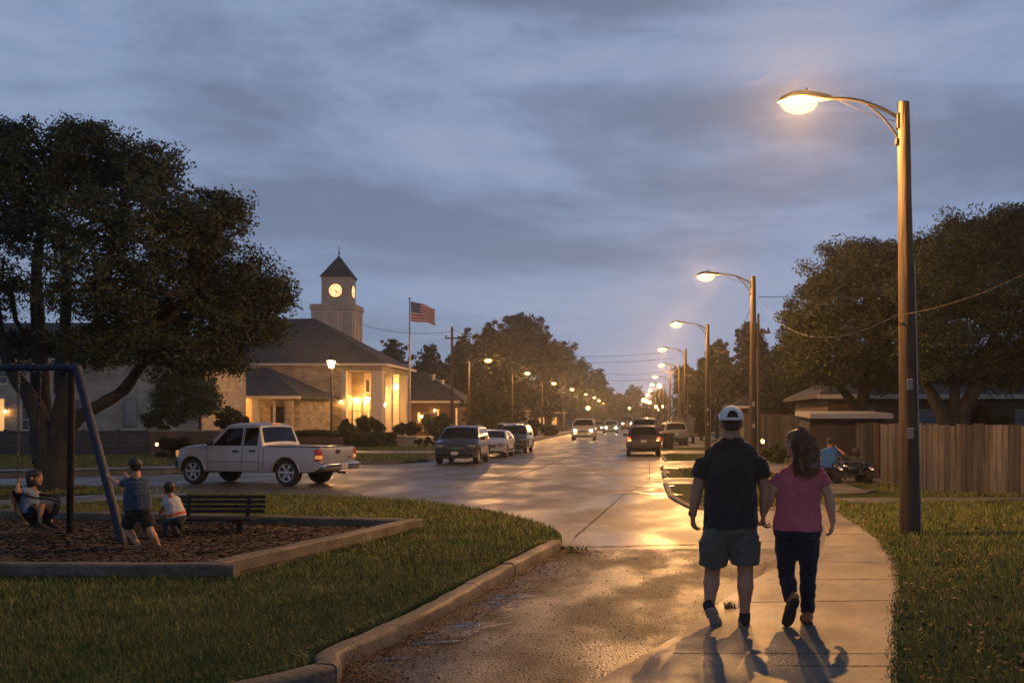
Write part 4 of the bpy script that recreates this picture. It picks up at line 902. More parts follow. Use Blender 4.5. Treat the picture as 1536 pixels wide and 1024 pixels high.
me.materials.append(m); me.shade_smooth(); o = bpy.data.objects.new('flag', me); C.objects.link(o); o.location = (wx(614.5, 81), 81, wz(451.5, 81)); sd_ = o.modifiers.new('t', 'SOLIDIFY'); sd_.thickness = .008; tag(o, 'striped american flag with starred blue canton flying from the flagpole', 'flag')
# ---------------------------------------------------------------- trees and shrubs
M_bark = mat('bark', (.016, .014, .011), (.046, .040, .033), scale=5, rough=.9, stretch=(1, 1, .3), bump=1.0, bscale=14, bdist=.05)
M_leaf = mat('oak leaves', (.018, .028, .014), (.062, .075, .033), scale=.9, rough=.6, island=.5, spec=.25)
M_leafw = mat('autumn tinted leaves', (.010, .017, .009), (.036, .044, .019), scale=.7, rough=.6, island=.5, spec=.25)
M_leafd = mat('dark evergreen leaves', (.012, .018, .008), (.035, .042, .018), scale=.8, rough=.6, island=.45, spec=.2)
M_shrub = mat('shrub leaves', (.03, .045, .014), (.075, .09, .028), scale=2, rough=.6, island=.5, spec=.25)
def leaf_cloud(centers, radii, counts, size, seed=0, droop=.0, flat=1.0):
    r = np.random.default_rng(seed); V = []
    for c, rad, n in zip(centers, radii, counts):
        d = r.normal(size=(n, 3)); d /= np.linalg.norm(d, axis=1)[:, None]+1e-9
        q = r.random(n)**(1/2.2); V.append(np.array(c)+d*np.array(rad)*q[:, None])
    p = np.concatenate(V); n = len(p)
    a = r.normal(size=(n, 3)); a /= np.linalg.norm(a, axis=1)[:, None]; b = np.cross(a, r.normal(size=(n, 3))); b /= np.linalg.norm(b, axis=1)[:, None]+1e-9
    s = size*(.55+.9*r.random(n))[:, None]; w_ = s*.42
    out = np.empty((n, 4, 3)); out[:, 0] = p-a*s; out[:, 1] = p-a*s*.05+b*w_; out[:, 2] = p+a*s; out[:, 3] = p-a*s*.05-b*w_
    return out.reshape(-1, 3)
def clumps_for(blobs, per, r_in=.35, seed=0):
    r = np.random.default_rng(seed); cs = []
    for (c, rad, *k) in blobs:
        n = int(per*(k[0] if k else 1)); d = r.normal(size=(n, 3)); d /= np.linalg.norm(d, axis=1)[:, None]; q = r_in+(1.12-r_in)*r.random(n)**.6
        for v, qq in zip(d, q):
            if r.random() < .16: qq = r.uniform(1.08, 1.22)
            cs.append((np.array(c)+v*np.array(rad)*qq, tuple(c)))
    return cs
def crooked(a, b, n=6, j=.06, sag=0.0, seed=0):
    r = random.Random(seed); a, b = Vector(a), Vector(b); L_ = (b-a).length; pts = [a]
    for i in range(1, n):
        t = i/n; pts.append(a.lerp(b, t)+Vector((r.uniform(-1, 1), r.uniform(-1, 1), r.uniform(-1, 1)))*L_*j*math.sin(PI*t)**.5 + Vector((0, 0, sag*L_*math.sin(PI*t))))
    pts.append(b); return spline(pts, 2)
def tree(name, label, cat, base, blobs, trunks, leafm, n_leaf, leaf, per=26, clump=.55, seed=1, limb_r=.1, fork=None, group=None, twigs=True, extra=None, rin=.35):
    """blobs: [(centre, radii, weight)], trunks: [([points],[radii])] in world coordinates"""
    t = thing(name, label, cat, base, 0, group); tb = MB()
    for pts, rr in trunks:
        k = len(pts); sp_ = spline([Vector(p) for p in pts], 4); rad = []
        for i in range(len(sp_)):
            u = i/(len(sp_)-1)*(k-1); a = min(k-2, int(u)); rad.append(rr[a]+(rr[a+1]-rr[a])*(u-a))
        r_ = random.Random(seed+k); rad = [q*r_.uniform(.93, 1.07) for q in rad]; tb.tube(sp_, rad, n=10)
    ends = [Vector(p[-1]) for p, _ in trunks]; rr = random.Random(seed)
    cs = clumps_for(blobs, per, seed=seed, r_in=rin)
    for i, (c, rad, *k) in enumerate(blobs):
        c = Vector(c); e = min(ends, key=lambda q: (q-c).length)
        if (e-c).length > .3: tb.tube(crooked(e, c, 5, .09, .05, seed+i), [limb_r*(1-.07*j) for j in range(11)], n=6)
    obj('trunk', tb, M_bark, t, smooth=60, world=True)
    if twigs:
        wb = MB()
        for i, (p, c) in enumerate(cs):
            if i % 2 == 0: pts = crooked(c, p, 4, .12, .05, seed*91+i); wb.tube(pts, [limb_r*.42*(1-.09*j) for j in range(len(pts))], n=4)
        obj('branches', wb, M_bark, t, world=True)
    r = np.random.default_rng(seed+5); k = len(cs); wts = r.random(k)**.5+.25; cnt = (n_leaf*wts/wts.sum()).astype(int)
    rad = [np.array((1, 1, .72))*clump*(.45+1.0*r.random()) for _ in cs]
    nb_ = len(blobs); cs = cs+[(np.array(c_), None) for c_, *_ in blobs]; rad = rad+[np.array(q_[1])*1.02 for q_ in blobs]; wb_ = np.array([q_[2] if len(q_) > 2 else 1 for q_ in blobs]); cnt = [int(x*.72) for x in cnt]+[int(x) for x in n_leaf*.28*wb_/wb_.sum()]
    if extra: cs = cs + [(np.array(e[0]), None) for e in extra]; rad = rad+[np.array(e[1]) for e in extra]; cnt = list(cnt)+[e[2] for e in extra]
    V = leaf_cloud([c for c, _ in cs], rad, cnt, leaf, seed+9); Mx = t.matrix_basis.inverted()
    V = V - np.array(t.location); me = npmesh('crown', V, np.arange(len(V)), 4, leafm); o = bpy.data.objects.new('crown', me); C.objects.link(o); o.parent = t
    return t
def B(px, py, Y, rx, rz, ry=None, w=1.0, dy=0.0):
    """crown blob seen at px,py with radii in pixels at depth Y"""
    p = P(px, py, Y+dy); k = Y/F; return (tuple(p), (rx*k, (ry if ry else (rx+rz)/2)*k, rz*k), w)
# the big oak on the left
Y0 = 25.0
bl = [B(75, 250, Y0, 85, 62, w=1.2), B(-10, 270, Y0, 80, 75, w=1), B(160, 250, Y0, 75, 55, dy=1), B(225, 262, Y0, 52, 42, w=.8), B(60, 335, Y0, 110, 52, w=1.0), B(190, 340, Y0, 95, 60, dy=-1.5, w=1.2), B(290, 335, Y0, 62, 45, w=.9),
      B(342, 315, Y0, 28, 22, w=.35), B(300, 400, Y0, 80, 50, dy=.5, w=1.1), B(375, 430, Y0, 55, 38, w=.7), B(405, 440, Y0, 34, 20, w=.35), B(140, 430, Y0, 95, 46, dy=-2, w=.9), B(240, 465, Y0, 100, 50, dy=1, w=1.2), B(350, 480, Y0, 65, 40, w=.8), B(395, 495, Y0, 30, 22, w=.3),
      B(-40, 430, Y0, 70, 60, w=.7), B(60, 520, Y0, 90, 24, dy=1.5, w=.5), B(180, 520, Y0, 90, 32, dy=-1, w=.8), B(290, 530, Y0, 70, 34, dy=-.5, w=.8), B(10, 200, Y0, 22, 20, w=.2), B(120, 205, Y0, 50, 26, w=.5), B(-100, 380, Y0, 120, 130, w=1.4), B(340, 535, Y0, 30, 24, w=.25)]
q = lambda px, py, dy=0: tuple(P(px, py, Y0+dy))
tb = [([q(75, 745), q(73, 700), q(66, 655), q(48, 600), q(20, 560), q(0, 500), q(-10, 420)], [.40, .30, .25, .20, .16, .12, .08]),
      ([q(84, 745), q(84, 690), q(88, 640), q(96, 590), q(120, 540), q(150, 470), q(165, 400), q(170, 330)], [.36, .27, .21, .17, .14, .11, .08, .06]),
      ([q(84, 690), q(92, 660), q(115, 628), q(150, 607), q(185, 585), q(210, 552), q(260, 500), q(310, 450)], [.26, .24, .18, .155, .14, .12, .09, .05]),
      ([q(72, 690, .2), q(62, 640, .4), q(60, 570, .6), q(58, 500, .8), q(55, 400, .8), q(70, 300, .5)], [.36, .28, .22, .18, .13, .08]),
      ([q(92, 590), q(92, 540), q(100, 440), q(90, 330)], [.18, .15, .12, .07])]
tree('oak_tree', 'huge spreading oak with dark crown behind the swing set', 'tree', (q(78, 735)[0], Y0, 0), bl, tb, M_leaf, 165000, .048, per=62, clump=.37, seed=3, limb_r=.11)
# small tree before the wing, shrubs behind the brick wall
Y0 = 55
tree('small_tree', 'small leafy tree left of the wing porch, lit from its lantern', 'tree', tuple(G(300, 676)), [B(268, 580, Y0, 30, 24), B(300, 588, Y0, 24, 25), B(250, 600, Y0, 17, 20, w=.5), B(312, 606, Y0, 15, 18, w=.5), B(280, 618, Y0, 32, 16, w=.7)], [([(P(300, 676, Y0)), P(300, 640, Y0), P(302, 610, Y0)], [.09, .07, .05])], M_shrub, 15000, .08, per=30, clump=.5, seed=8, limb_r=.05)
def shrub(label, px, py, Y, rx, rz, n, leaf, m=None, cat='shrub', name='shrub', z0=None, per=22, seed=0, ry=None):
    k = Y/F; p = P(px, py, Y); c = (p.x, p.y, p.z); t = thing(name, label, cat, (p.x, p.y, 0)); tb = MB(); r = random.Random(seed)
    for j in range(5):
        a = r.uniform(0, 6.28); tb.tube(crooked((p.x+.05*math.cos(a), p.y+.05*math.sin(a), 0), (p.x+rx*k*.5*math.cos(a), p.y+.4*rx*k*math.sin(a), p.z), 4, .1, 0, seed+j), .02, n=4)
    obj('stem', tb, M_bark, t, world=True); cs = clumps_for([(c, (rx*k*.9, (ry or rx)*k*.9, rz*k*.9))], per, seed=seed, r_in=.2)
    rn = np.random.default_rng(seed); V = leaf_cloud([q_ for q_, _ in cs], [np.array((1, 1, .9))*min(rx, rz)*k*.42*(.7+.6*rn.random()) for _ in cs], [n//len(cs)]*len(cs), leaf, seed)
    V[:, 2] = np.maximum(V[:, 2], .02); V = V-np.array(t.location); me = npmesh('foliage', V, np.arange(len(V)), 4, m or M_shrub); o = bpy.data.objects.new('foliage', me); C.objects.link(o); o.parent = t; return t
shrub('pale green bushy shrub at the corner of the long stone house', 243, 627, 56, 22, 18, 5000, .08, seed=1)
shrub('dark round shrub in front of the truck bonnet', 264, 675, 47, 24, 19, 6000, .07, M_leafd, seed=2)
shrub('dark shrub under the wing porch lantern', 349, 630, 66, 22, 17, 5000, .09, M_leafd, seed=3)
shrub('spiky palm-like shrub against the hall wall', 450, 637, 80, 13, 12, 2500, .2, M_leafd, seed=4)
shrub('round shrub left of the portico opening', 522, 641, 78, 11, 11, 3000, .10, M_leafd, seed=5)
shrub('flowering shrub in the portico opening', 548, 640, 77, 14, 13, 3500, .10, M_leafw, seed=6)
shrub('small potted bush before the big portico pier', 571, 640, 77, 9, 10, 2000, .10, M_leafd, seed=7)
shrub('low reddish shrub right of the steps', 601, 643, 76, 9, 9, 2000, .10, M_leafw, seed=8)
shrub('shrub between the flagpole and the steps', 618, 642, 76, 11, 8, 2500, .10, M_leafd, seed=9)
shrub('large round green shrub under the utility pole', 657, 638, 72, 21, 15, 6500, .09, M_shrub, seed=10)
shrub('low rounded clipped shrub beside the pale stone block', 639, 661, 64.5, 17, 6.5, 4000, .06, M_leafd, seed=11, name='clipped_shrub', cat='shrub', ry=12)
shrub('dark bush at the foot of the second left lamp', 795, 642, 100, 14, 12, 2500, .14, M_leafd, seed=12)
shrub('bush at the foot of the third left lamp', 822, 645, 110, 13, 9, 2500, .14, M_leafd, seed=13)
shrub('bush behind the parked dark car', 745, 640, 100, 18, 13, 2500, .14, M_leafd, seed=14)
shrub('low grass mound shrub at the fence behind the woman', 1165, 680, 40, 22, 12, 5000, .06, M_shrub, seed=15)
shrub('dark shrub behind the board fence under the big tree', 1465, 628, 34, 40, 16, 7000, .07, M_leafd, seed=16)
def hedge(label, x0, x1, y, dep, h, n, leaf, m=None):
    t = thing('hedge', label, 'hedge', ((x0+x1)/2, y, 0)); r = np.random.default_rng(int(abs(x0)*10)); s = MB(); s.box((0, 0, h*.42), (x1-x0-.25, dep*.6, h*.84)); obj('inner_growth', s, M_leafd, t)
    p = np.stack([r.uniform(x0, x1, n), r.uniform(-dep/2, dep/2, n)+y, r.uniform(.02, h, n)], 1); face = r.integers(0, 3, n)
    p[face == 0, 2] = h+r.normal(0, .035, (face == 0).sum()); p[face == 1, 1] = y-dep/2+r.normal(0, .035, (face == 1).sum())
    p[:, 2] *= 1+.04*np.sin(p[:, 0]*2.3); p = p-np.array(t.location); a = r.normal(size=(n, 3)); a /= np.linalg.norm(a, axis=1)[:, None]; b = np.cross(a, r.normal(size=(n, 3))); b /= np.linalg.norm(b, axis=1)[:, None]
    V = np.empty((n, 4, 3)); V[:, 0] = p-a*leaf; V[:, 1] = p+b*leaf*.45; V[:, 2] = p+a*leaf; V[:, 3] = p-b*leaf*.45
    me = npmesh('foliage', V.reshape(-1, 3), np.arange(4*n), 4, m or M_leafd); o = bpy.data.objects.new('foliage', me); C.objects.link(o); o.parent = t
hx = lambda px, Y: (px-VX)*Y/F
hedge('long clipped hedge running in front of the hall wall', hx(436, 66), hx(528, 66), 66, 1.2, 1.0, 16000, .07)
hedge('lower clipped hedge ending at the pale stone block', hx(530, 65.5), hx(594, 65.5), 65.5, 1.2, .85, 12000, .07, M_shrub)
hedge('dark hedge behind the truck bed', hx(400, 63), hx(434, 63), 63.5, 1, .7, 5000, .07, M_leafd)
# tree belt, each tree on its own
def simple_tree(label, px, pytop, pybot, w, Y, m, n, leaf, seed, trunk=True, group='trees along the street', name='tree', cut=0):
    r = random.Random(seed); k = Y/F; h = pybot-pytop; bl = []; w = w*1.18; n = int(n*1.5)
    nb = 9
    for i in range(nb):
        a = r.uniform(-1, 1); v = r.uniform(0, 1); ww = w*(1-.55*v**2)*.9
        bl.append(B(px+a*ww*.62, pybot-h*(.12+.74*v), Y, w*r.uniform(.26, .42), h*r.uniform(.14, .22), dy=r.uniform(-.3, .3)*w*k, w=1))
    bl.append(B(px, pytop+h*.3, Y, w*.5, h*.28)); bl.append(B(px+r.uniform(-.2, .2)*w, pytop+h*.14, Y, w*.26, h*.14, w=.6)); bl.append(B(px, (pytop+pybot)/2, Y, w*.8, h*.3, w=1.5))
    b0 = Vector(((px-VX)*k, Y, 0)); top = P(px, pybot-h*.25, Y); mid = b0.lerp(top, .5)+Vector((r.uniform(-.3, .3), 0, 0))
    s = max(.12, w*k*.055)
    tr = [([b0, mid, top], [s*1.4, s, s*.7]), ([b0.lerp(mid, .8), P(px-w*.35, pybot-h*.25, Y)], [s*.8, s*.4]), ([mid, P(px+w*.35, pybot-h*.3, Y)], [s*.8, s*.4])]
    return tree(name, label, 'tree', tuple(b0), bl, tr, m, n, leaf, per=26, clump=w*k*.10, seed=seed, limb_r=s*.42, group=group, twigs=(Y < 130))
T = simple_tree
T('tall rounded dark tree behind the second left lamp', 790, 470, 638, 62, 150, M_leafd, 22000, .26, 21)
T('broad tree left of the tall rounded one, warm from lamplight', 735, 492, 640, 42, 120, M_leafd, 13000, .24, 22)
T('low warm-lit tree between the first two left lamps', 722, 580, 652, 34, 92, M_leafw, 10000, .16, 23)
T('tree sloping down beside the tall rounded tree', 842, 512, 640, 36, 230, M_leafd, 12000, .28, 24)
T('smaller tree farther along the left row', 872, 535, 640, 32, 260, M_leafd, 9000, .3, 25)
T('tree over the fifth left lamp', 893, 556, 640, 28, 300, M_leafd, 7000, .34, 26)
T('low dark tree near the end of the left row', 915, 578, 640, 22, 330, M_leafd, 5000, .36, 27)
T('dark tree standing behind the flag', 640, 517, 620, 38, 130, M_leafd, 9000, .24, 28)
T('dark tree behind the annex roof by the flagpole', 590, 505, 625, 34, 135, M_leafd, 8000, .24, 29)
T('low dark tree right of the flagpole behind the annex', 685, 522, 630, 30, 130, M_leafd, 8000, .24, 30)
T('rounded far tree closing the view down the road', 952, 580, 634, 28, 290, M_leafd, 5000, .42, 31)
T('far tree right of the one closing the view', 985, 584, 634, 24, 270, M_leafd, 4500, .42, 32)
T('far tree left of the one closing the view', 928, 592, 634, 18, 300, M_leafd, 3500, .42, 33)
T('dark tree right behind the right hand lamp row', 1030, 548, 645, 34, 150, M_leafd, 8000, .28, 34)
T('warm tinted tree behind the second right lamp', 1075, 515, 650, 40, 95, M_leafw, 12000, .2, 35)
T('wide tree behind the slim bare pole', 1130, 492, 650, 46, 82, M_leafw, 15000, .18, 36)
T('dark low tree filling behind the fence', 1170, 520, 640, 40, 75, M_leafd, 12000, .17, 37)
T('dark tree between the two large right oaks', 1215, 515, 640, 45, 66, M_leafd, 12000, .15, 38)
T('tree at the far left end behind the long stone house', 300, 520, 640, 60, 110, M_leafd, 6000, .22, 39)
T('mid height dark tree filling behind the two lamps nearest the flagpole', 705, 505, 640, 40, 140, M_leafd, 9000, .26, 61)
T('bushy tree low between the rounded tree and the road', 830, 560, 638, 34, 215, M_leafd, 8000, .22, 62)
T('low tree filling the gap at the fifth left lamp', 870, 580, 638, 30, 270, M_leafd, 7000, .26, 63)
T('dark tree behind the roof of the annex, right half', 665, 545, 630, 34, 118, M_leafd, 7000, .22, 64)
T('small tree between the gabled house and the third left lamp', 765, 590, 650, 26, 112, M_leafd, 6000, .17, 40)
T('reddish small tree among the right hand poles', 1052, 590, 655, 24, 85, M_leafw, 5000, .16, 41)
T('dark slender tree by the eighth left lamp', 905, 600, 638, 14, 315, M_leafd, 3000, .25, 42)
# the two big oaks on the right
Y0 = 38.0
bl = [B(1290, 430, Y0, 85, 45, w=1.2), B(1225, 475, Y0, 55, 38, w=.9), B(1355, 405, Y0, 50, 38, w=.8), B(1300, 500, Y0, 95, 45, w=1.3), B(1240, 545, Y0, 55, 36, w=.8, dy=-1), B(1330, 555, Y0, 70, 34, w=.9), B(1280, 385, Y0, 45, 22, w=.5), B(1375, 470, Y0, 60, 50, w=1), B(1200, 515, Y0, 28, 22, w=.3)]
q = lambda px, py, dy=0: tuple(P(px, py, Y0+dy))
tree('oak_tree', 'big dark oak with warm lower leaves between the second and nearest lamps', 'tree', tuple(G(1290, 699)), bl, [([q(1290, 700), q(1290, 660), q(1292, 610), q(1300, 570), q(1310, 500)], [.42, .34, .28, .2, .12]), ([q(1292, 620), q(1272, 595), q(1255, 570), q(1235, 520)], [.2, .17, .13, .08])], M_leafw, 110000, .062, per=55, clump=.5, seed=51, limb_r=.1)
Y0 = 33.0
bl = [B(1440, 380, Y0, 60, 48, w=1), B(1500, 375, Y0, 60, 52, w=1), B(1560, 370, Y0, 70, 60, w=1), B(1400, 430, Y0, 60, 50, w=1), B(1470, 460, Y0, 95, 60, w=1.5), B(1550, 480, Y0, 80, 70, w=1.3), B(1400, 520, Y0, 50, 45, w=.8, dy=-1), B(1450, 545, Y0, 70, 35, w=.9, dy=.8), B(1520, 555, Y0, 60, 34, w=.8), B(1435, 352, Y0, 24, 18, w=.25), B(1525, 335, Y0, 26, 18, w=.25), B(1480, 345, Y0, 26, 18, w=.25)]
tree('oak_tree', 'largest dark oak rising over the board fence at the nearest lamp', 'tree', (P(1435, 630, Y0).x, Y0, 0), bl, [([q(1428, 709), q(1426, 665), q(1418, 630), q(1400, 595), q(1385, 560), q(1380, 500)], [.4, .34, .27, .2, .15, .09]), ([q(1440, 709), q(1440, 660), q(1448, 610), q(1470, 570), q(1490, 500), q(1500, 420)], [.36, .3, .24, .19, .14, .08]), ([q(1436, 650), q(1432, 600), q(1434, 540), q(1440, 450)], [.24, .18, .14, .08])], M_leaf, 130000, .055, per=58, clump=.46, seed=52, limb_r=.1)
# ---------------------------------------------------------------- vehicles
M_tyre = mat('tyre rubber', (.012, .012, .012), (.022, .021, .02), scale=14, rough=.8, bump=.3)
M_rim = mat('alloy rim', (.42, .42, .42), (.5, .5, .5), scale=12, rough=.35, metal=.85)
M_black = mat('black plastic', (.012, .012, .013), (.02, .02, .02), scale=10, rough=.5)
M_cglass = mat('car glass', (.004, .005, .007), rough=.05, spec=.25)
M_chrome = mat('chrome', (.45, .45, .45), rough=.18, metal=1)
M_plate = mat('number plate', (.40, .41, .42), (.50, .50, .50), scale=9, rough=.5)
M_headoff = mat('headlight lens', (.16, .155, .145), rough=.12, spec=.8)
M_amber = mat('amber lens', (.6, .22, .04), rough=.25, emit=(1, .42, .10), estr=.45)
M_redl = mat('red lens', (.35, .02, .012), rough=.2, emit=(1, .10, .03), estr=.04)
def paint(name, c, c2=None, coat=.6, rough=.42, metal=.0): return mat('paint '+name, c, c2 or tuple(q*1.12 for q in c), scale=2.5, rough=rough, metal=metal, coat=coat)
def lin(tab, x):
    if x <= tab[0][0]: return tab[0][1]
    for (a, va), (b, vb) in zip(tab, tab[1:]):
        if x <= b: t = (x-a)/(b-a) if b > a else 1; return va+(vb-va)*t
    return tab[-1][1]
class Car:
    """x runs rear (-L/2) to front (+L/2), y across, z up; one outer-skin function shared by body, glass and trim"""
    def __init__(s, name, label, cat, loc, rz, L, W, top, belt, roof, wheels, wr, paintm, z0=.26, tumble=.24, bulge=.03, group=None, arch=1.16, nose=.16, tail=.12, endr=.5):
        s.t = thing(name, label, cat, loc, rz, group); s.L, s.W, s.top, s.belt, s.roof, s.wheels, s.wr, s.pm, s.z0 = L, W, top, belt, roof, wheels, wr, paintm, z0
        s.tumble, s.bulge, s.arch, s.nose, s.tail, s.endr = tumble, bulge, arch, nose, tail, endr
    def hw(s, x, z):
        W2 = s.W/2; e = s.L/2-s.endr; p = 1.0
        if x > e: p -= s.nose*((x-e)/s.endr)**2.2
        if x < -e: p -= s.tail*((-x-e)/s.endr)**2.2
        if z < .5: q = .955+.045*max(0, (z-.2)/.3)
        elif z < s.belt: q = 1.0-.035*((z-.5)/(s.belt-.5))**2
        else: q = .965-s.tumble*min(1, (z-s.belt)/(s.roof-s.belt))**1.1
        return W2*p*q
    def bottom(s, x):
        z = s.z0+.10*max(0, (abs(x)-(s.L/2-.35))/.35)**2; r = s.wr*s.arch
        for wx_ in s.wheels:
            d = abs(x-wx_)
            if d < r: z = max(z, s.wr+math.sqrt(max(0, r*r-d*d))*.98)
        return z
    def ztop(s, x): return lin(s.top, x)
    def crown(s, x, y): 
        h = s.hw(x, s.ztop(x)); return s.ztop(x)+.035*(1-(y/h)**2)
    def body(s):
        xs = set(); n = int(s.L/.07)
        for i in range(n+1): xs.add(round(-s.L/2+s.L*i/n, 3))
        for x, z in s.top: xs.add(round(min(s.L/2, max(-s.L/2, x)), 3))
        for w_ in s.wheels:
            r = s.wr*s.arch
            for k in range(13): xs.add(round(w_-r*math.cos(PI*k/12), 3))
            xs.add(round(w_-r-.004, 3)); xs.add(round(w_+r+.004, 3))
        xs = sorted(x for x in xs if -s.L/2 <= x <= s.L/2); vs = []; nr = 0; rings = []
        for x in xs:
            b = s.bottom(x); tp = s.ztop(x); be = min(s.belt, tp-.012); half = []
            b = min(b, be-.03); half.append((s.hw(x, b)*.90, b)); half.append((s.hw(x, b), b+.004))
            for k in range(1, 5): z = b+(be-b)*k/4; half.append((s.hw(x, z), z))
            zt = tp-.03 if tp-.03 > be+.003 else be+.003
            for k in (1, 2, 3): z = be+(zt-be)*k/3; half.append((s.hw(x, z), z))
            h = s.hw(x, tp); half.append((h*.965, tp-.006 if tp-.006 > zt else zt+.002)); 
            for f_ in (.85, .55, .25): half.append((h*f_, tp+.035*(1-f_*f_)))
            ring = [(-y, z) for y, z in half[::1]]; full = [(0, b)] + half + [(0, tp+.035)] + [(-y, z) for y, z in half[::-1]]
            rings.append([(x, y, z) for y, z in full])
        k = len(rings[0]); mb = MB(); vs = [v for r in rings for v in r]; fs = []
        for i in range(len(rings)-1):
            for j in range(k): a, b = i*k+j, i*k+(j+1) % k; fs.append((a, b, b+k, a+k))
        fs.append(tuple(range(k))); fs.append(tuple(range((len(rings)-1)*k, len(rings)*k))[::-1])
        mb.add(vs, fs); return obj('body', mb, s.pm, s.t, smooth=32)
    def side(s, name, quads, m, off=.006, nx=6, nz=5, parent=None, sides=(1, -1), smooth=None):
        """quads: corner lists [(x,z) bl, br, tr, tl] laid on the side skin; every side its own part"""
        out = []
        for sg in sides:
            mb = MB()
            for (a, b, c, d) in quads:
                vs = []
                for j in range(nz+1):
                    for i in range(nx+1):
                        u, v = i/nx, j/nz; x = (a[0]*(1-u)+b[0]*u)*(1-v)+(d[0]*(1-u)+c[0]*u)*v; z = (a[1]*(1-u)+b[1]*u)*(1-v)+(d[1]*(1-u)+c[1]*u)*v
                        vs.append((x, sg*(s.hw(x, z)+off), z))
                fs = [(j*(nx+1)+i, j*(nx+1)+i+1, (j+1)*(nx+1)+i+1, (j+1)*(nx+1)+i) for j in range(nz) for i in range(nx)]
                if sg > 0: fs = [f[::-1] for f in fs]
                mb.add(vs, fs)
            out.append(obj(name, mb, m, parent or s.t, smooth=smooth))
        return out
    def topq(s, name, x0, x1, m, inset0=.10, inset1=.10, off=.008, nx=8, ny=10, parent=None, y0=None):
        mb = MB(); vs = []
        for i in range(nx+1):
            u = i/nx; x = x0+(x1-x0)*u; h = s.hw(x, s.ztop(x))-(inset0+(inset1-inset0)*u)
            for j in range(ny+1): y = -h+2*h*j/ny; vs.append((x, y, s.crown(x, y)+off))
        fs = [(i*(ny+1)+j, (i+1)*(ny+1)+j, (i+1)*(ny+1)+j+1, i*(ny+1)+j+1) for i in range(nx) for j in range(ny)]; mb.add(vs, fs); return obj(name, mb, m, parent or s.t, smooth=180)
    def wheelset(s, spokes=6, tw=.20):
        for wx_ in s.wheels:
            for sg in (1, -1):
                r = s.wr; yo = s.W/2-.03; we = bpy.data.objects.new('wheel', None); C.objects.link(we); we.parent = s.t; we.location = (wx_, sg*(yo-tw/2), r)
                we.matrix_basis = Matrix.Translation((wx_, sg*(yo-tw/2), r)) @ (Matrix.Rotation(PI, 4, 'Z') if sg < 0 else Matrix.Identity(4)); Rm = Matrix.Rotation(-PI/2, 3, 'X')
                b = MB(); b.lathe([(r*.64, -tw/2), (r*.9, -tw/2), (r*.985, -tw*.36), (r, -tw*.2), (r, tw*.2), (r*.985, tw*.36), (r*.9, tw/2), (r*.64, tw*.47)], axis=Rm, n=28); obj('tyre', b, M_tyre, we, smooth=40)
                b = MB(); b.lathe([(r*.66, tw*.46), (r*.60, tw*.44), (r*.58, tw*.30), (r*.30, tw*.24), (0, tw*.24)], axis=Rm, n=28); obj('wheel_well', b, M_black, we, smooth=40)
                b = MB()
                for k in range(spokes):
                    a = 2*PI*k/spokes; v = Vector((math.cos(a), 0, math.sin(a))); b.bar(v*r*.1+Vector((0, tw*.37, 0)), v*r*.62+Vector((0, tw*.42, 0)), r*.20, .03, up=(0, 1, 0), bev=.008)
                b.lathe([(r*.67, tw*.40), (r*.67, tw*.50), (r*.60, tw*.49), (r*.585, tw*.36)], axis=Rm, n=28); b.lathe([(r*.20, tw*.30), (r*.18, tw*.47), (0, tw*.49)], axis=Rm, n=14); obj('rim', b, M_rim, we, smooth=40)
    def under(s):
        b = MB(); b.box((0, 0, s.z0+.12), (s.L*.86, s.W*.62, .3)); b.tube([(-s.L*.4, .25, s.z0+.02), (s.L*.2, .25, s.z0+.02)], .035, n=6); obj('underbody', b, M_black, s.t)
        for wx_ in s.wheels: b = MB(); b.tube([(wx_, -s.W*.40, s.wr), (wx_, s.W*.40, s.wr)], .05, n=8); obj('axle', b, M_black, s.t)
        for wx_ in s.wheels:
            r = s.wr*s.arch
            for sg in (1, -1): b = MB(); b.lathe([(r*.99, 0), (r*.99, -.26), (0, -.26)], c=(wx_, sg*(s.hw(wx_, .5)-.01), s.wr), axis=Matrix.Rotation(-PI/2*sg, 3, 'X'), n=24, a0=0 if sg < 0 else PI, a1=PI if sg < 0 else 2*PI); obj('wheel_arch_liner', b, M_black, s.t)
    def mirror(s, x, z, m=None):
        for sg in (1, -1):
            b = MB(); y = s.hw(x, z); b.box((x, sg*(y+.11), z+.06), (.1, .17, .14), bev=.035); b.bar((x+.02, sg*(y-.02), z), (x, sg*(y+.06), z+.04), .05, .04); obj('wing_mirror', b, m or M_black, s.t, smooth=50)
    def lampbox(s, name, c, d, m, bev=.03, rot=None, parent=None): b = MB(); b.box(c, d, rot, bev=bev); return obj(name, b, m, parent or s.t, smooth=50)
    def seam(s, x, z0, z1, w_=.012): s.side('door_seam', [((x-w_/2, z0), (x+w_/2, z0), (x+w_/2, z1), (x-w_/2, z1))], M_black, off=.004, nx=1, nz=8)
def head_mat(st): return mat('headlamp lit %g' % st, (.9, .85, .7), emit=(1, .74, .38), estr=st, rough=.3)

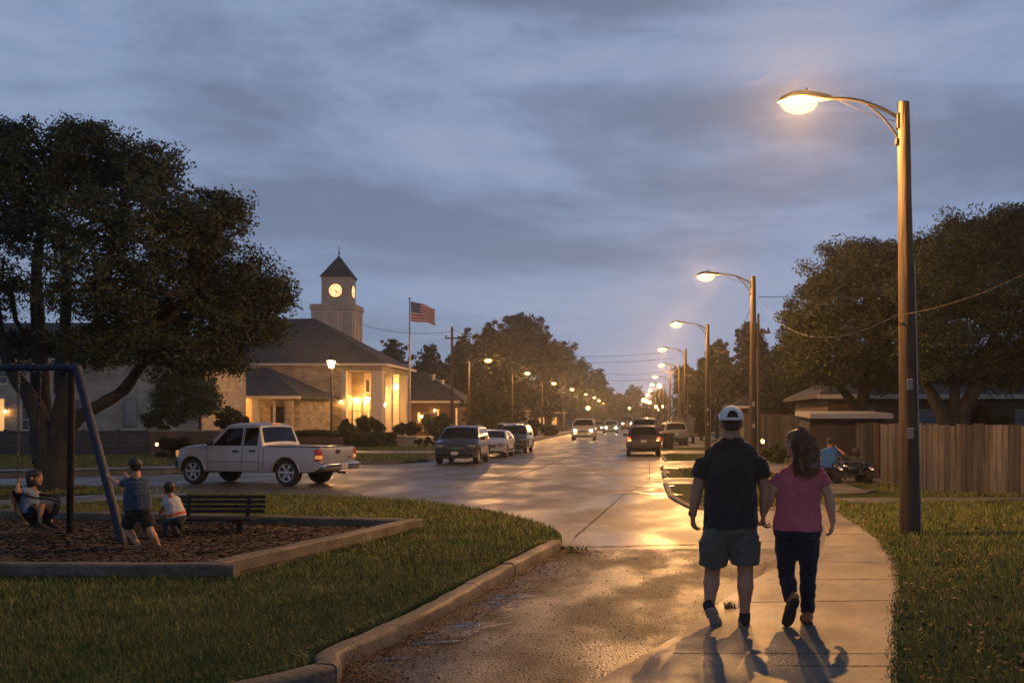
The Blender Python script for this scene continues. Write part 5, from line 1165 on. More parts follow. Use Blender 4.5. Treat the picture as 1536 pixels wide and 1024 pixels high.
# ---- silver pickup (side on) ----
L_, W_ = 4.42, 1.62
top = [(-2.21, .86), (-2.19, .99), (-.62, 1.0), (-.60, 1.02), (-.40, 1.50), (-.30, 1.545), (.30, 1.56), (.72, 1.545), (.80, 1.52), (1.27, 1.09), (1.36, 1.06), (1.9, 1.00), (2.08, .93), (2.17, .80), (2.21, .62)]
top = [(-2.21, .86), (-2.19, .985), (-.55, .995), (-.52, 1.01), (-.36, 1.50), (-.26, 1.56), (.10, 1.575), (.52, 1.56), (.62, 1.53), (1.12, 1.07), (1.22, 1.04), (1.85, .985), (2.06, .93), (2.16, .82), (2.21, .66)]
g_ = G(380, 728); a_ = PI+R(-17)
silver = paint('silver', (.31, .32, .34), (.36, .37, .39), coat=.5, rough=.38, metal=.25)
c = Car('pickup_truck', 'silver crew cab pickup truck seen side on, crossing the side street', 'pickup truck', (g_.x+.02, g_.y+.78, 0), a_, L_, W_, top, .98, 1.56, (1.62, -1.22), .345, silver, z0=.36, tumble=.15, nose=.14, tail=.03, endr=.45)
c.t.scale = (1.05, 1.05, 1.05); c.body(); c.under(); c.wheelset(6, .22)
c.side('side_window', [((.12, 1.02), (.98, 1.02), (.58, 1.45), (.12, 1.475))], M_cglass)
c.side('side_window', [((-.50+.14, 1.02), (.04, 1.02), (.04, 1.475), (-.36, 1.475))], M_cglass)
c.topq('windshield', .64, 1.08, M_cglass); c.topq('rear_window', -.50, -.375, M_cglass, .10, .08, off=.012)
c.topq('bed_opening', -2.12, -.60, M_black, .05, .05, off=-.015)
c.seam(1.14, .42, .97); c.seam(.08, .40, 1.50); c.seam(-.42, .40, 1.02); c.seam(-.56, .42, .97)
c.side('rub_strip', [((-.40, .60), (1.12, .60), (1.12, .63), (-.40, .63))], mat('grey strip', (.2, .2, .21), rough=.5), off=.010)
c.side('door_handle', [((.18, .85), (.36, .85), (.36, .90), (.18, .90))], M_black, off=.022, nx=2, nz=2); c.side('door_handle', [((-.32, .86), (-.14, .86), (-.14, .91), (-.32, .91))], M_black, off=.022, nx=2, nz=2)
for w_ in c.wheels:
    for sg in (1, -1):
        b = MB(); pts = []; r = .345*1.16
        for k in range(15): a = PI*(k/14)*1.0; x = w_-r*math.cos(a)*1.02; z = .345+r*math.sin(a)*1.02; pts.append((x, sg*(c.hw(x, z)+.006), max(z, .345)))
        b.tube(pts, .022, n=6); obj('arch_lip', b, silver, c.t, smooth=180)
c.mirror(1.0, 1.03)
c.lampbox('headlight', (2.12, .62, .80), (.16, .24, .17), M_amber); c.lampbox('headlight', (2.12, -.62, .80), (.16, .24, .17), M_amber)
c.lampbox('front_bumper', (2.16, 0, .54), (.18, 1.48, .22), M_black, .06); c.lampbox('grille', (2.20, 0, .76), (.05, .9, .16), M_black, .02)
for sg in (1, -1):
    tl = c.lampbox('tail_light', (-2.135, sg*.745, .79), (.16, .13, .30), M_redl, .025); c.lampbox('tail_light_lens', (-2.15, sg*.752, .74), (.15, .128, .10), M_amber, .02, parent=tl)
c.lampbox('tailgate', (-2.205, 0, .76), (.05, 1.24, .42), silver, .02)
b = MB(); b.lathe([(0, .0), (.055, 0), (.055, .02), (0, .025)], c=(-2.232, .05, .87), axis=Matrix.Rotation(-PI/2, 3, 'Y') @ Matrix.Scale(1.6, 3, Vector((0, 1, 0))), n=18); obj('tailgate_emblem', b, M_black, c.t)
b = MB(); b.box((-2.234, -.52, .72), (.008, .05, .05)); b.box((-2.234, -.45, .69), (.008, .08, .02)); obj('model_badge', b, M_black, c.t)
c.lampbox('rear_bumper', (-2.27, 0, .50), (.20, 1.56, .20), M_chrome, .05); c.lampbox('number_plate', (-2.375, -.04, .50), (.02, .28, .15), M_plate, .004)
c.lampbox('high_brake_light', (-.36, 0, 1.575), (.05, .3, .035), M_amber, .008)
b = MB(); [b.tube([(-2.16, sg*.70, 1.0), (-.60, sg*.765, 1.01)], .014, n=6) for sg in (1, -1)]; b.tube([(-2.2, -.66, 1.0), (-2.2, .66, 1.0)], .014, n=6); obj('bed_rail', b, M_black, c.t)
b = MB(); b.tube([(-2.2, 0, .34), (-2.44, 0, .34)], .03, n=8); obj('tow_bar', b, M_black, c.t)

# ---- generic passenger car / SUV ----
def suv(name, label, cat, X, Yf, rz, L, W, Hh, pm, lit=0, facing='front', sedan=False, group=None, plate=True, taillit=False, detail=True):
    s = Hh
    if sedan: top = [(-L/2, .55*s), (-L/2+.05, .66*s), (-L/2+.5, .72*s), (-L*.36, .74*s), (-L*.22, .96*s), (-L*.12, .99*s), (L*.05, 1.0*s), (L*.12, .97*s), (L*.285, .70*s), (L*.32, .67*s), (L*.44, .59*s), (L/2-.06, .50*s), (L/2, .40*s)]; belt = .66*s; ws = (L*.315, -L*.31); wr = .30
    else: top = [(-L/2, .50*s), (-L/2+.04, .60*s), (-L/2+.12, .66*s), (-L/2+.38, .95*s), (-L/2+.55, .99*s), (-.3, 1.0*s), (L*.07, .99*s), (L*.12, .965*s), (L*.275, .66*s), (L*.31, .635*s), (L*.43, .585*s), (L/2-.08, .50*s), (L/2, .38*s)]; belt = .62*s; ws = (L*.31, -L*.30); wr = .335
    c = Car(name, label, cat, (X, Yf, 0), rz, L, W, top, belt, s, ws, wr, pm, z0=.25*s/1.5+.02, tumble=.22, group=group, nose=.17, tail=.12, endr=.6)
    c.body(); c.under(); c.wheelset(5, .2)
    r0 = s-.10
    if sedan: c.side('side_window', [((L*.0, belt+.03), (L*.22, belt+.03), (L*.09, r0), (L*.0, r0))], M_cglass); c.side('side_window', [((-L*.24, belt+.05), (-L*.015, belt+.03), (-L*.015, r0), (-L*.15, r0-.02))], M_cglass); c.topq('windshield', L*.135, L*.28, M_cglass, .10, .08); c.topq('rear_window', -L*.34, -L*.235, M_cglass, .12, .12)
    else:
        c.side('side_window', [((L*.03, belt+.03), (L*.215, belt+.03), (L*.095, r0), (L*.03, r0))], M_cglass); c.side('side_window', [((-L*.17, belt+.03), (L*.015, belt+.03), (L*.015, r0), (-L*.17, r0))], M_cglass); c.side('side_window', [((-L/2+.32, belt+.08), (-L*.185, belt+.05), (-L*.185, r0), (-L/2+.48, r0-.03))], M_cglass)
        c.topq('windshield', L*.135, L*.268, M_cglass, .10, .07); c.topq('rear_window', -L/2+.15, -L/2+.36, M_cglass, .12, .14)
        for sg in (1, -1): b = MB(); b.tube([(-L*.36, sg*W*.33, s+.0), (-L*.33, sg*W*.33, s+.05), (L*.02, sg*W*.33, s+.055), (L*.05, sg*W*.33, s+.01)], .018, n=6); obj('roof_rail', b, M_black, c.t)
    c.seam(L*.02, .3, belt); c.seam(-L*.18, .45, belt); c.seam(L*.235, .45, belt-.02)
    c.side('door_handle', [((L*.04, belt-.13), (L*.08, belt-.13), (L*.08, belt-.09), (L*.04, belt-.09))], M_chrome, off=.02, nx=2, nz=2)
    c.side('sill_cladding', [((ws[1]+wr*1.25, .27), (ws[0]-wr*1.25, .27), (ws[0]-wr*1.25, .40), (ws[1]+wr*1.25, .40))], M_black, off=.010)
    c.mirror(L*.21, belt+.04, pm if sedan else M_black)
    hl = head_mat(lit) if lit else M_headoff; fx = L/2
    for sg in (1, -1):
        h_ = c.lampbox('headlight_housing', (fx-.13, sg*W*.355, .475*s), (.24, .34, .13 if sedan else .15), M_headoff, .04, Matrix.Rotation(R(-14*sg), 3, 'Z'))
        b = MB(); b.ell((fx-.01, sg*W*.34, .475*s), (.05, .085, .06), nu=12, nv=8); obj('headlight', b, hl, h_, smooth=180)
        b = MB(); b.ell((fx-.045, sg*W*.37, .27*s), (.06, .07, .045), nu=10, nv=6); obj('fog_light', b, M_headoff, c.t, smooth=180)
    gr = c.lampbox('grille', (fx-.035, 0, .43*s), (.08, W*.46, .13), M_black, .03)
    b = MB(); [b.box((fx+.008, 0, .43*s-.035+.035*k), (.012, W*.42, .012)) for k in range(3)]; b.ell((fx+.01, 0, .435*s), (.02, .09, .035), nu=12, nv=6); obj('grille_bar', b, M_chrome, gr)
    c.lampbox('front_bumper', (fx-.06, 0, .295*s), (.20, W*.86, .14), pm, .055); c.lampbox('lower_intake', (fx-.02, 0, .20*s+.0), (.16, W*.66, .09), M_black, .03)
    c.lampbox('number_plate', (fx+.055, 0, .30*s), (.02, .28, .13), M_plate, .004)
    for sg in (1, -1):
        c.lampbox('tail_light', (-fx+.10, sg*W*.415, .56*s), (.20, .15, .20 if not sedan else .13), mat('tail lit', (.4, .03, .01), emit=(1, .16, .04), estr=2.4) if taillit else M_redl, .035)
        if taillit: c.lampbox('reverse_lens', (-fx+.04, sg*W*.385, .53*s), (.14, .11, .05), mat('amber bright', (.6, .3, .1), emit=(1, .55, .2), estr=4.0), .02)
    c.lampbox('rear_bumper', (-fx+.04, 0, .31*s), (.22, W*.88, .17), M_black if not sedan else pm, .06); c.lampbox('number_plate', (-fx-.01, 0, .50*s), (.04, .28, .13), M_plate, .004)
    c.lampbox('high_brake_light', (-fx+.36 if not sedan else -L*.24, 0, .965*s if not sedan else .95*s), (.05, .22, .03), M_redl, .008)
    b = MB(); 
    for k in (-.35, .05): b.bar((L*.285, k, c.crown(L*.285, k)+.012), (L*.21, k+.35, c.crown(L*.21, k+.3)+.02), .012, .012)
    obj('wiper', b, M_black, c.t)
    return c
HP = -PI/2     # nose toward the camera
blue = paint('dark blue grey', (.012, .018, .030), (.016, .023, .037), coat=.9, rough=.35, metal=.3)
gp = 'cars parked along the left kerb'
suv('parked_suv', 'dark blue grey parked SUV, nearest of the cars at the left kerb', 'SUV', -7.03, 39.1+2.15, HP, 4.25, 1.74, 1.50, blue, group=gp)
suv('parked_sedan', 'pale silver parked sedan directly behind the blue grey SUV', 'sedan', -6.72, 46+2.1, HP, 4.2, 1.64, 1.27, paint('pale silver', (.40, .38, .35), coat=.7, rough=.35, metal=.2), sedan=True, group=gp)
suv('parked_suv', 'black parked SUV behind the pale silver sedan', 'SUV', -6.42, 52.2+2.1, HP, 4.2, 1.66, 1.50, paint('black', (.018, .019, .022), coat=.9, rough=.3), group=gp)
suv('parked_car', 'dark car mostly hidden, last in the left kerb row', 'car', -7.6, 59+2.1, HP, 4.3, 1.7, 1.55, paint('charcoal', (.03, .03, .035), coat=.8), group=gp)
suv('oncoming_suv', 'beige oncoming SUV with both headlights on, nearest of the oncoming traffic', 'SUV', -4.25, 84+2.3, HP, 4.6, 2.05, 1.88, paint('beige', (.30, .26, .20), coat=.6, rough=.4), lit=260)
suv('oncoming_car', 'oncoming car with very bright headlights behind the beige SUV', 'car', -2.9, 131, HP, 4.4, 1.9, 1.7, paint('grey', (.16, .16, .16), coat=.6), lit=420, group='far oncoming traffic')
suv('oncoming_car', 'oncoming car half hidden left of the very bright headlights', 'car', -5.0, 139, HP, 4.4, 1.9, 1.6, paint('dark grey', (.08, .08, .085), coat=.6), lit=120, group='far oncoming traffic')
suv('oncoming_van', 'tall oncoming van farthest up the road with its lights on', 'van', -1.1, 172, HP, 4.8, 2.1, 2.5, paint('dark van', (.06, .05, .05), coat=.5), lit=300, group='far oncoming traffic')
suv('oncoming_car', 'faint oncoming car just left of the tall van', 'car', -4.2, 182, HP, 4.4, 1.9, 1.6, paint('grey', (.16, .16, .16), coat=.6), lit=220, group='far oncoming traffic')
# right-hand kerb, tails toward the camera
suv('parked_suv', 'dark red parked SUV at the right kerb with glowing tail lamps', 'SUV', .50, 47.8+2.1, PI/2, 4.2, 1.72, 1.48, paint('dark red', (.032, .007, .006), coat=.8, rough=.35), taillit=True, group='cars parked along the right kerb')
suv('parked_suv', 'tall black SUV parked ahead of the dark red one', 'SUV', .65, 58+2.2, PI/2, 4.4, 1.8, 1.86, paint('black', (.018, .019, .022), coat=.9, rough=.3), group='cars parked along the right kerb')
suv('parked_car', 'pale grey car on the driveway right of the tall black SUV', 'car', 2.7, 67+2, PI/2+.1, 4.2, 1.75, 1.6, paint('pale grey', (.15, .15, .15), coat=.6))
# dark box trailer
tb_ = thing('box_trailer', 'dark box trailer beside the right hand lamp poles', 'trailer', (3.75, 76, 0), PI/2)
b = MB(); b.box((0, 0, 1.25), (3.2, 1.75, 1.5), bev=.05); obj('box', b, mat('trailer side', (.03, .032, .036), rough=.5), tb_); b = MB(); b.box((-1.62, 0, 1.25), (.04, 1.5, 1.3)); obj('rear_door', b, mat('trailer door', (.05, .052, .06), rough=.5), tb_)
for sg in (1, -1):
    b = MB(); b.lathe([(0, -.1), (.3, -.1), (.33, -.05), (.33, .05), (.3, .1), (0, .1)], c=(0, sg*.8, .33), axis=Matrix.Rotation(PI/2, 3, 'X'), n=18); obj('wheel', b, M_tyre, tb_, smooth=40); b = MB(); b.box((-1.66, sg*.78, .62), (.04, .12, .1)); obj('tail_light', b, M_redl, tb_)
b = MB(); b.bar((1.6, 0, .45), (2.6, 0, .45), .1, .08); obj('drawbar', b, M_black, tb_)
# wheelie bin by the red SUV
p = G(1000, 673.5); wb_ = thing('wheelie_bin', 'small black wheelie bin standing on the kerb beside the dark red SUV', 'bin', (p.x+.12, p.y, 0), .3)
b = MB(); vs = [(-.2, -.25, .06), (.2, -.25, .06), (.2, .25, .06), (-.2, .25, .06), (-.27, -.3, .95), (.27, -.3, .95), (.27, .34, .95), (-.27, .34, .95)]; b.add(vs, [(3, 2, 1, 0), (4, 5, 6, 7), (0, 1, 5, 4), (1, 2, 6, 5), (2, 3, 7, 6), (3, 0, 4, 7)]); obj('bin_body', b, M_black, wb_)
b = MB(); b.box((0, .02, .98), (.6, .7, .06), bev=.02); b.bar((-.25, .4, .93), (.25, .4, .93), .04, .04); obj('lid', b, mat('bin lid', (.03, .035, .03), rough=.5), wb_)
for sg in (1, -1): b = MB(); b.lathe([(0, -.03), (.1, -.03), (.1, .03), (0, .03)], c=(sg*.24, .26, .1), axis=Matrix.Rotation(PI/2, 3, 'Y'), n=14); obj('wheel', b, M_tyre, wb_)

# ---- quad bike by the fence ----
Yq = 27.3; qx = lambda px: (px-VX)*Yq/F; qz = lambda py: H-(py-VY)*Yq/F
qb = thing('quad_bike', 'black quad bike with chrome racks parked at the board fence', 'quad bike', ((1277-VX)*Yq/F, Yq, 0), R(0)); ox = (1277-VX)*Yq/F
def q_(px, dy, py): return (qx(px)-ox, dy, qz(py))
for px in (1254, 1300):
    for dy in (-.1, .95):
        b = MB(); b.lathe([(.10, -.1), (.19, -.1), (.23, -.07), (.235, 0), (.23, .07), (.19, .1), (.10, .1)], c=(qx(px)-ox, dy, .235), axis=Matrix.Rotation(PI/2, 3, 'Y'), n=20); w_ = obj('wheel', b, M_tyre, qb, smooth=40)
        b = MB(); b.lathe([(0, -.07), (.1, -.07), (.11, 0), (.1, .07), (0, .07)], c=(qx(px)-ox, dy, .235), axis=Matrix.Rotation(PI/2, 3, 'Y'), n=14); obj('rim', b, M_rim, w_)
b = MB(); b.box((0, .4, .42), (.34, 1.3, .22), bev=.07); b.box((0, .42, .60), (.30, .75, .14), bev=.05); b.box((0, -.12, .30), (.8, .08, .08)); b.box((0, .95, .30), (.8, .08, .08)); obj('body', b, mat('quad plastic', (.02, .02, .022), rough=.3, coat=.5), qb, smooth=50)
for sx in (-1, 1):
    for dy in (-.1, .95):
        b = MB(); b.tube([(sx*.40, dy-.28, .46), (sx*.40, dy-.12, .54), (sx*.40, dy+.1, .55), (sx*.40, dy+.28, .46)], [(.13, .02)]*4, n=10, up=(1, 0, 0)); obj('mudguard', b, M_black, qb, smooth=60)
b = MB()
for k in range(5): b.tube([(-.36+.18*k, -.4, .63), (-.36+.18*k, .02, .63)], .013, n=5)
for y in (-.4, -.2, .02): b.tube([(-.38, y, .63), (.38, y, .63)], .013, n=5)
for sx in (-.3, .3): b.tube([(sx, -.2, .45), (sx, -.2, .63)], .013, n=5)
obj('rack', b, M_chrome, qb)
b = MB(); b.tube([(-.34, .75, .86), (-.1, .86, .82), (.1, .86, .82), (.34, .75, .86)], .016, n=6); b.tube([(0, .86, .5), (0, .86, .84)], .03, n=6); obj('handlebar', b, M_black, qb)
for px, nm in ((1256, 0), (1302, 1)):
    b = MB(); b.ell(q_(px, -.34, 701), (.10, .06, .055), nu=12, nv=8); l_ = obj('lamp_housing', b, M_chrome, qb, smooth=180); b = MB(); b.ell(q_(px+1.5, -.37, 702.5), (.05, .05, .025), nu=10, nv=6); obj('lamp_lens', b, mat('quad lens', (.7, .4, .3), emit=(1, .65, .45), estr=.8), l_, smooth=180)
# ---------------------------------------------------------------- playground things
M_bluem = mat('blue painted steel', (.009, .017, .045), (.014, .027, .065), scale=6, rough=.5, spec=.25, bump=.1)
M_blackm = mat('black painted steel', (.009, .009, .010), (.017, .017, .018), scale=6, rough=.55, spec=.2)
M_chain = mat('chain steel', (.10, .095, .09), rough=.4, metal=.8)
apex = P(115, 551, 13.7); zt = ZL+.03
sw = thing('swing_set', 'blue and black tubular swing frame over the wood chips', 'swing set', (apex.x, apex.y, zt))
f1 = G(188, 816, zt); f2 = G(105, 801, zt); e2 = Vector((apex.x-3.6, apex.y+.05, apex.z))
b = MB(); b.tube([e2, apex+Vector((-.03, 0, 0))], .045, n=14); obj('top_bar', b, M_bluem, sw, world=True, smooth=50)
b = MB(); b.tube([apex+Vector((.01, -.02, -.02)), f1+Vector((0, 0, -.1))], .055, n=14); obj('leg', b, M_bluem, sw, world=True, smooth=50)
b = MB(); b.tube([apex+Vector((-.09, .03, -.03)), f2+Vector((0, 0, -.1))], .048, n=14); obj('leg', b, M_blackm, sw, world=True, smooth=50)
for dx, dy in ((-.75, -.9), (-.75, .95)): b = MB(); b.tube([e2, Vector((e2.x+dx, e2.y+dy, 0))], .052, n=12); obj('leg', b, M_bluem, sw, world=True, smooth=50)
b = MB(); b.ell(apex+Vector((-.01, 0, -.01)), (.075, .075, .075), nu=14, nv=10); [b.lathe([(.06, -.03), (.06, .03), (.045, .03)], c=apex+Vector((x, 0, 0)), axis=Matrix.Rotation(PI/2, 3, 'Y'), n=14) for x in (-.16, -.42, -.62, -.9)]; obj('joint', b, M_bluem, sw, world=True, smooth=50)
def chain(a, b_, name, parent, link=.055, r=.0065):
    a, b_ = Vector(a), Vector(b_); L_ = (b_-a).length; n = int(L_/(link*.78)); d = (b_-a).normalized(); mb = MB(); s = d.orthogonal().normalized(); t_ = d.cross(s)
    for i in range(n):
        c = a+d*(i+.5)*L_/n; u = s if i % 2 else t_; pts = [c+d*math.cos(q)*link*.5+u*math.sin(q)*link*.27 for q in [2*PI*k/8 for k in range(9)]]; mb.tube(pts, r, n=4, cap=False)
    return obj(name, mb, M_chain, parent, world=True)
Ys = 13.75
seatL = P(36, 764, Ys-.1); seatR = P(86, 764, Ys+.15)
tseat = thing('bucket_swing', 'black bucket swing seat hanging on two chains with the girl in it', 'swing', tuple(P(62, 772, Ys)))
hookL = Vector((P(28, 555, 13.7).x, 13.7, apex.z-.05)); hookR = Vector((P(61, 555, 13.7).x, 13.7, apex.z-.05))
kl = P(27, 735, Ys-.12); kr = P(52, 728, Ys+.22)
chain(hookL, kl, 'chain', tseat); chain(hookR, kr, 'chain', tseat)
b = MB(); b.tube([hookR, hookR.lerp(kr, .95)], .014, n=6); obj('chain_sleeve', b, M_bluem, tseat, world=True)
b = MB(); cpt = P(55, 768, Ys); 
ring = []
for k in range(17):
    a = PI*k/16; x = -.17-.0*k; ring.append(None)
pts = [P(27, 735, Ys-.12), P(27, 752, Ys-.12), P(35, 770, Ys-.1), P(50, 777, Ys), P(66, 776, Ys+.05), P(80, 766, Ys+.05), P(90, 752, Ys+.02)]
b.tube(spline(pts, 4), [(.15, .012)]*25, n=10, up=(0, 1, 0)); obj('seat', b, mat('black rubber', (.016, .016, .018), rough=.5), tseat, world=True, smooth=60)
b = MB(); pts = [P(90, 752, Ys+.02), P(84, 745, Ys+.1), P(72, 742, Ys+.13), P(58, 740, Ys+.15), P(50, 736, Ys+.2)]; b.tube(spline(pts, 3), .018, n=8); pts = [P(90, 752, Ys-.1), P(72, 748, Ys-.18), P(50, 746, Ys-.18), P(28, 738, Ys-.12)]; b.tube(spline(pts, 3), .016, n=8); obj('guard_rail', b, mat('black rubber', (.016,)*3), tseat, world=True, smooth=60)
# bench
Yb = 14.35; bk = lambda px, py, dy=0: P(px, py, Yb+dy)
bl0 = bk(245, 743); br0 = bk(388, 743); bench = thing('park_bench', 'black slatted park bench on the far side of the wood chips', 'bench', ((bl0.x+br0.x)/2, Yb, zt)); xl, xr = bl0.x, br0.x
for i in range(4):
    b = MB(); zz = .30+.068*i; b.box(((xl+xr)/2, Yb+.24+.018*i, zt+zz), (xr-xl, .025, .052), Matrix.Rotation(R(-14), 3, 'X'), bev=.008); obj('back_slat', b, M_blackm, bench, world=True)
for i in range(5): b = MB(); b.box(((xl+xr)/2-.02, Yb-.22+.09*i, zt+.22), (xr-xl+.04, .07, .028), bev=.008); obj('seat_slat', b, M_blackm, bench, world=True)
for x in (xl+.24, xr-.26):
    b = MB(); b.bar((x, Yb-.02, zt-.05), (x, Yb-.02, zt+.18), .07, .07); b.bar((x, Yb-.24, zt+.185), (x, Yb+.24, zt+.185), .05, .04); b.bar((x, Yb+.25, zt+.18), (x, Yb+.33, zt+.53), .05, .04); obj('leg_frame', b, M_blackm, bench, world=True)
# ---------------------------------------------------------------- people
def skinmat(name, c): return mat('skin '+name, c, tuple(q*1.15 for q in c), scale=9, rough=.55, bump=.08, spec=.4)
def cloth(name, c, c2=None, bump=1.0, bs=9, sheen=.2): return mat('cloth '+name, c, c2 or tuple(q*1.2 for q in c), scale=7, rough=.9, bump=bump, bscale=bs, spec=.2, bdist=.05, sheen=sheen, stretch=(1, 1, .55))
def folds(a, f=22, seed=0, vert=1.0):
    """soft cloth creases: two warped ridge sets, mostly slanting"""
    r = np.random.default_rng(seed); w1 = r.normal(size=3)*7; p = r.random(6)*6.28; d1 = np.array((.5, .35, 1.0*vert))*f; d2 = np.array((-.7, .3, .75*vert))*f*.8; w2 = r.normal(size=3)*9
    def g(co):
        wv = 1.6*np.sin(co@w1+p[0])+1.1*np.sin(co@w2+p[1]); m1 = .5+.5*np.sin(co@(w2*.9)+p[2]); m2 = .5+.5*np.sin(co@(w1*1.3)+p[3])
        return a*(m1*(1-2*np.abs(np.sin(co@d1*.5+wv+p[4])))+m2*(1-2*np.abs(np.sin(co@d2*.5-wv+p[5]))))*.75
    return g
def frame(f, up=Vector((0, 0, 1))):
    f = Vector(f).normalized(); s = f.cross(up).normalized(); u = s.cross(f).normalized(); return f, s, u     # s = figure's own right
def head(mb, c, f, S=1.0, up=Vector((0, 0, 1)), child=False, jaw=1.0):
    f, s, u = frame(f, up); M = Matrix((s, f, u)).transposed(); k = S
    mb.ell(c+u*.022*k-f*.012*k, (.077*k, .098*k, .093*k), M, 18, 14)
    mb.ell(c+f*.022*k-u*.028*k, (.064*k, .070*k, .080*k), M, 16, 12)
    mb.ell(c+f*.040*k-u*.078*k, (.042*k*jaw, .048*k, .036*k), M, 12, 8)
    mb.ell(c+f*.074*k-u*.100*k, (.020*k, .016*k, .016*k), M, 10, 8)
    mb.tube([c+f*.080*k+u*.018*k, c+f*.098*k-u*.008*k, c+f*.104*k-u*.026*k, c+f*.088*k-u*.036*k], [.008*k, .011*k, .014*k, .010*k], n=8, rnd=True)
    mb.ell(c+f*.086*k-u*.057*k, (.021*k, .012*k, .012*k), M, 10, 6); mb.ell(c+f*.082*k+u*.030*k, (.05*k, .014*k, .014*k), M, 12, 8)
    for g in (1, -1):
        mb.ell(c+s*g*.086*k-f*.012*k-u*.012*k, (.015*k, .020*k, .034*k), M, 10, 8); mb.ell(c+s*g*.042*k+f*.055*k-u*.028*k, (.022*k, .022*k, .022*k), M, 10, 8)
def face_bits(parent, c, f, S=1.0, up=Vector((0, 0, 1))):
    f, s, u = frame(f, up); M = Matrix((s, f, u)).transposed(); k = S
    dk = mat('iris dark', (.02, .015, .012), rough=.2); wh = mat('eye white', (.24, .20, .18), rough=.5); lp_ = mat('lips', (.25, .09, .07), rough=.5); br = mat('brow hair', (.02, .014, .01), rough=.9)
    for g in (1, -1):
        e = MB(); e.ell(c+s*g*.030*k+f*.078*k+u*.006*k, (.013*k, .010*k, .008*k), M, 10, 8); eo = obj('eye', e, wh, parent, world=True, smooth=180)
        e = MB(); e.ell(c+s*g*.030*k+f*.0865*k+u*.006*k, (.006*k, .004*k, .0065*k), M, 8, 6); obj('iris', e, dk, eo, world=True)
        e = MB(); e.ell(c+s*g*.031*k+f*.086*k+u*.026*k, (.017*k, .005*k, .0035*k), M, 10, 6); obj('eyebrow', e, br, parent, world=True)
    e = MB(); e.ell(c+f*.093*k-u*.057*k, (.020*k, .007*k, .006*k), M, 10, 6); obj('lips', e, lp_, parent, world=True, smooth=180)
def hand(mb, W, d, n, S=1.0, curl=(.35, .5, .45), thumb=1, spread=.012, tcurl=.3):
    """W wrist, d finger direction, n palm-side normal; thumb=+1/-1 picks the side"""
    d = Vector(d).normalized(); n = Vector(n); n = (n-d*n.dot(d)).normalized(); t = d.cross(n).normalized()*thumb; k = S
    mb.tube([W-d*.02*k, W+d*.015*k, W+d*.045*k, W+d*.088*k], [(.024*k, .018*k), (.029*k, .017*k), (.039*k, .016*k), (.038*k, .013*k)], n=12, up=t, rnd=True)
    for i, (o, L_) in enumerate(zip((.031, .0105, -.0105, -.031), (.074, .083, .076, .060))):
        L_ *= k; p = W+d*(.082-.004*abs(i-1.3))*k+t*o*k; pts = [p-d*.012*k, p]; a = 0; seg = (.45, .31, .24)
        for j in range(3): a += curl[j]*(1+.12*i); dir_ = (d*math.cos(a)+n*math.sin(a)+t*spread*(1.5-i)*4).normalized(); p = p+dir_*L_*seg[j]; pts.append(p)
        mb.tube(pts, [.0098*k, .0095*k, .0088*k, .0082*k, .0072*k], n=8, rnd=True)
    p = W+d*.022*k+t*.026*k+n*.006*k; q = p+(t*.62+d*.72+n*.3).normalized()*.040*k; q2 = q+(d*.92+t*(.25-tcurl*.6)+n*(.25+tcurl)).normalized()*.030*k; q3 = q2+(d*.9-t*tcurl+n*(.25+tcurl)).normalized()*.024*k
    mb.tube([p, q, q2, q3], [.014*k, .0118*k, .0105*k, .0085*k], n=8, rnd=True)
def limb(mb, pts, rad, n=12, **k): mb.tube(pts, rad, n=n, rnd=True, **k)
def shoe(parent, ank, td, up, S, um, sm, lace=None):
    """td toe direction, up = sole normal"""
    td = Vector(td).normalized(); up = Vector(up); up = (up-td*up.dot(td)).normalized(); s = td.cross(up).normalized(); k = S
    h = ank-up*.082*k; b = MB()   # h = point on the sole under the ankle
    b.tube([h-td*.060*k+up*.048*k, h-td*.035*k+up*.055*k, h+td*.03*k+up*.048*k, h+td*.10*k+up*.038*k, h+td*.16*k+up*.031*k, h+td*.185*k+up*.028*k], [(.038*k, .044*k), (.043*k, .052*k), (.042*k, .046*k), (.045*k, .034*k), (.042*k, .026*k), (.030*k, .020*k)], n=14, up=s, rnd=True)
    b.tube([h-td*.012*k+up*.05*k, h-td*.012*k+up*.102*k], [(.046*k, .056*k), (.047*k, .056*k)], n=14, up=s)
    me = fuse(b, .006*max(1, k), 3, 'shoe'); me.materials.append(um); so_ = obj('shoe', None, None, parent, mesh=me, world=True)
    out = [(-.072, .0), (-.062, .026), (-.03, .036), (.03, .034), (.09, .046), (.14, .048), (.18, .034), (.20, .0), (.18, -.036), (.14, -.044), (.09, -.042), (.03, -.034), (-.03, -.036), (-.062, -.026)]
    c = MB(); M = Matrix((td, s, up)).transposed(); c.prism([(x*k, y*k*1.04) for x, y in out], 0, .026*k, M, h); obj('sole', c, sm, so_, world=True)
    c = MB(); c.bar(h-td*.055*k+up*.060*k+s*.038*k, h+td*.07*k+up*.035*k+s*.044*k, .008, .014, up=s); c.bar(h-td*.055*k+up*.060*k-s*.038*k, h+td*.07*k+up*.035*k-s*.044*k, .008, .014, up=s); obj('shoe_stripe', c, lace or sm, so_, world=True)
def skin_part(name, mb, voxel, sm, m, parent, disp=None, fac=.5):
    me = fuse(mb, voxel, sm, name, disp, fac); me.materials.append(m); return obj(name, None, None, parent, mesh=me, world=True)
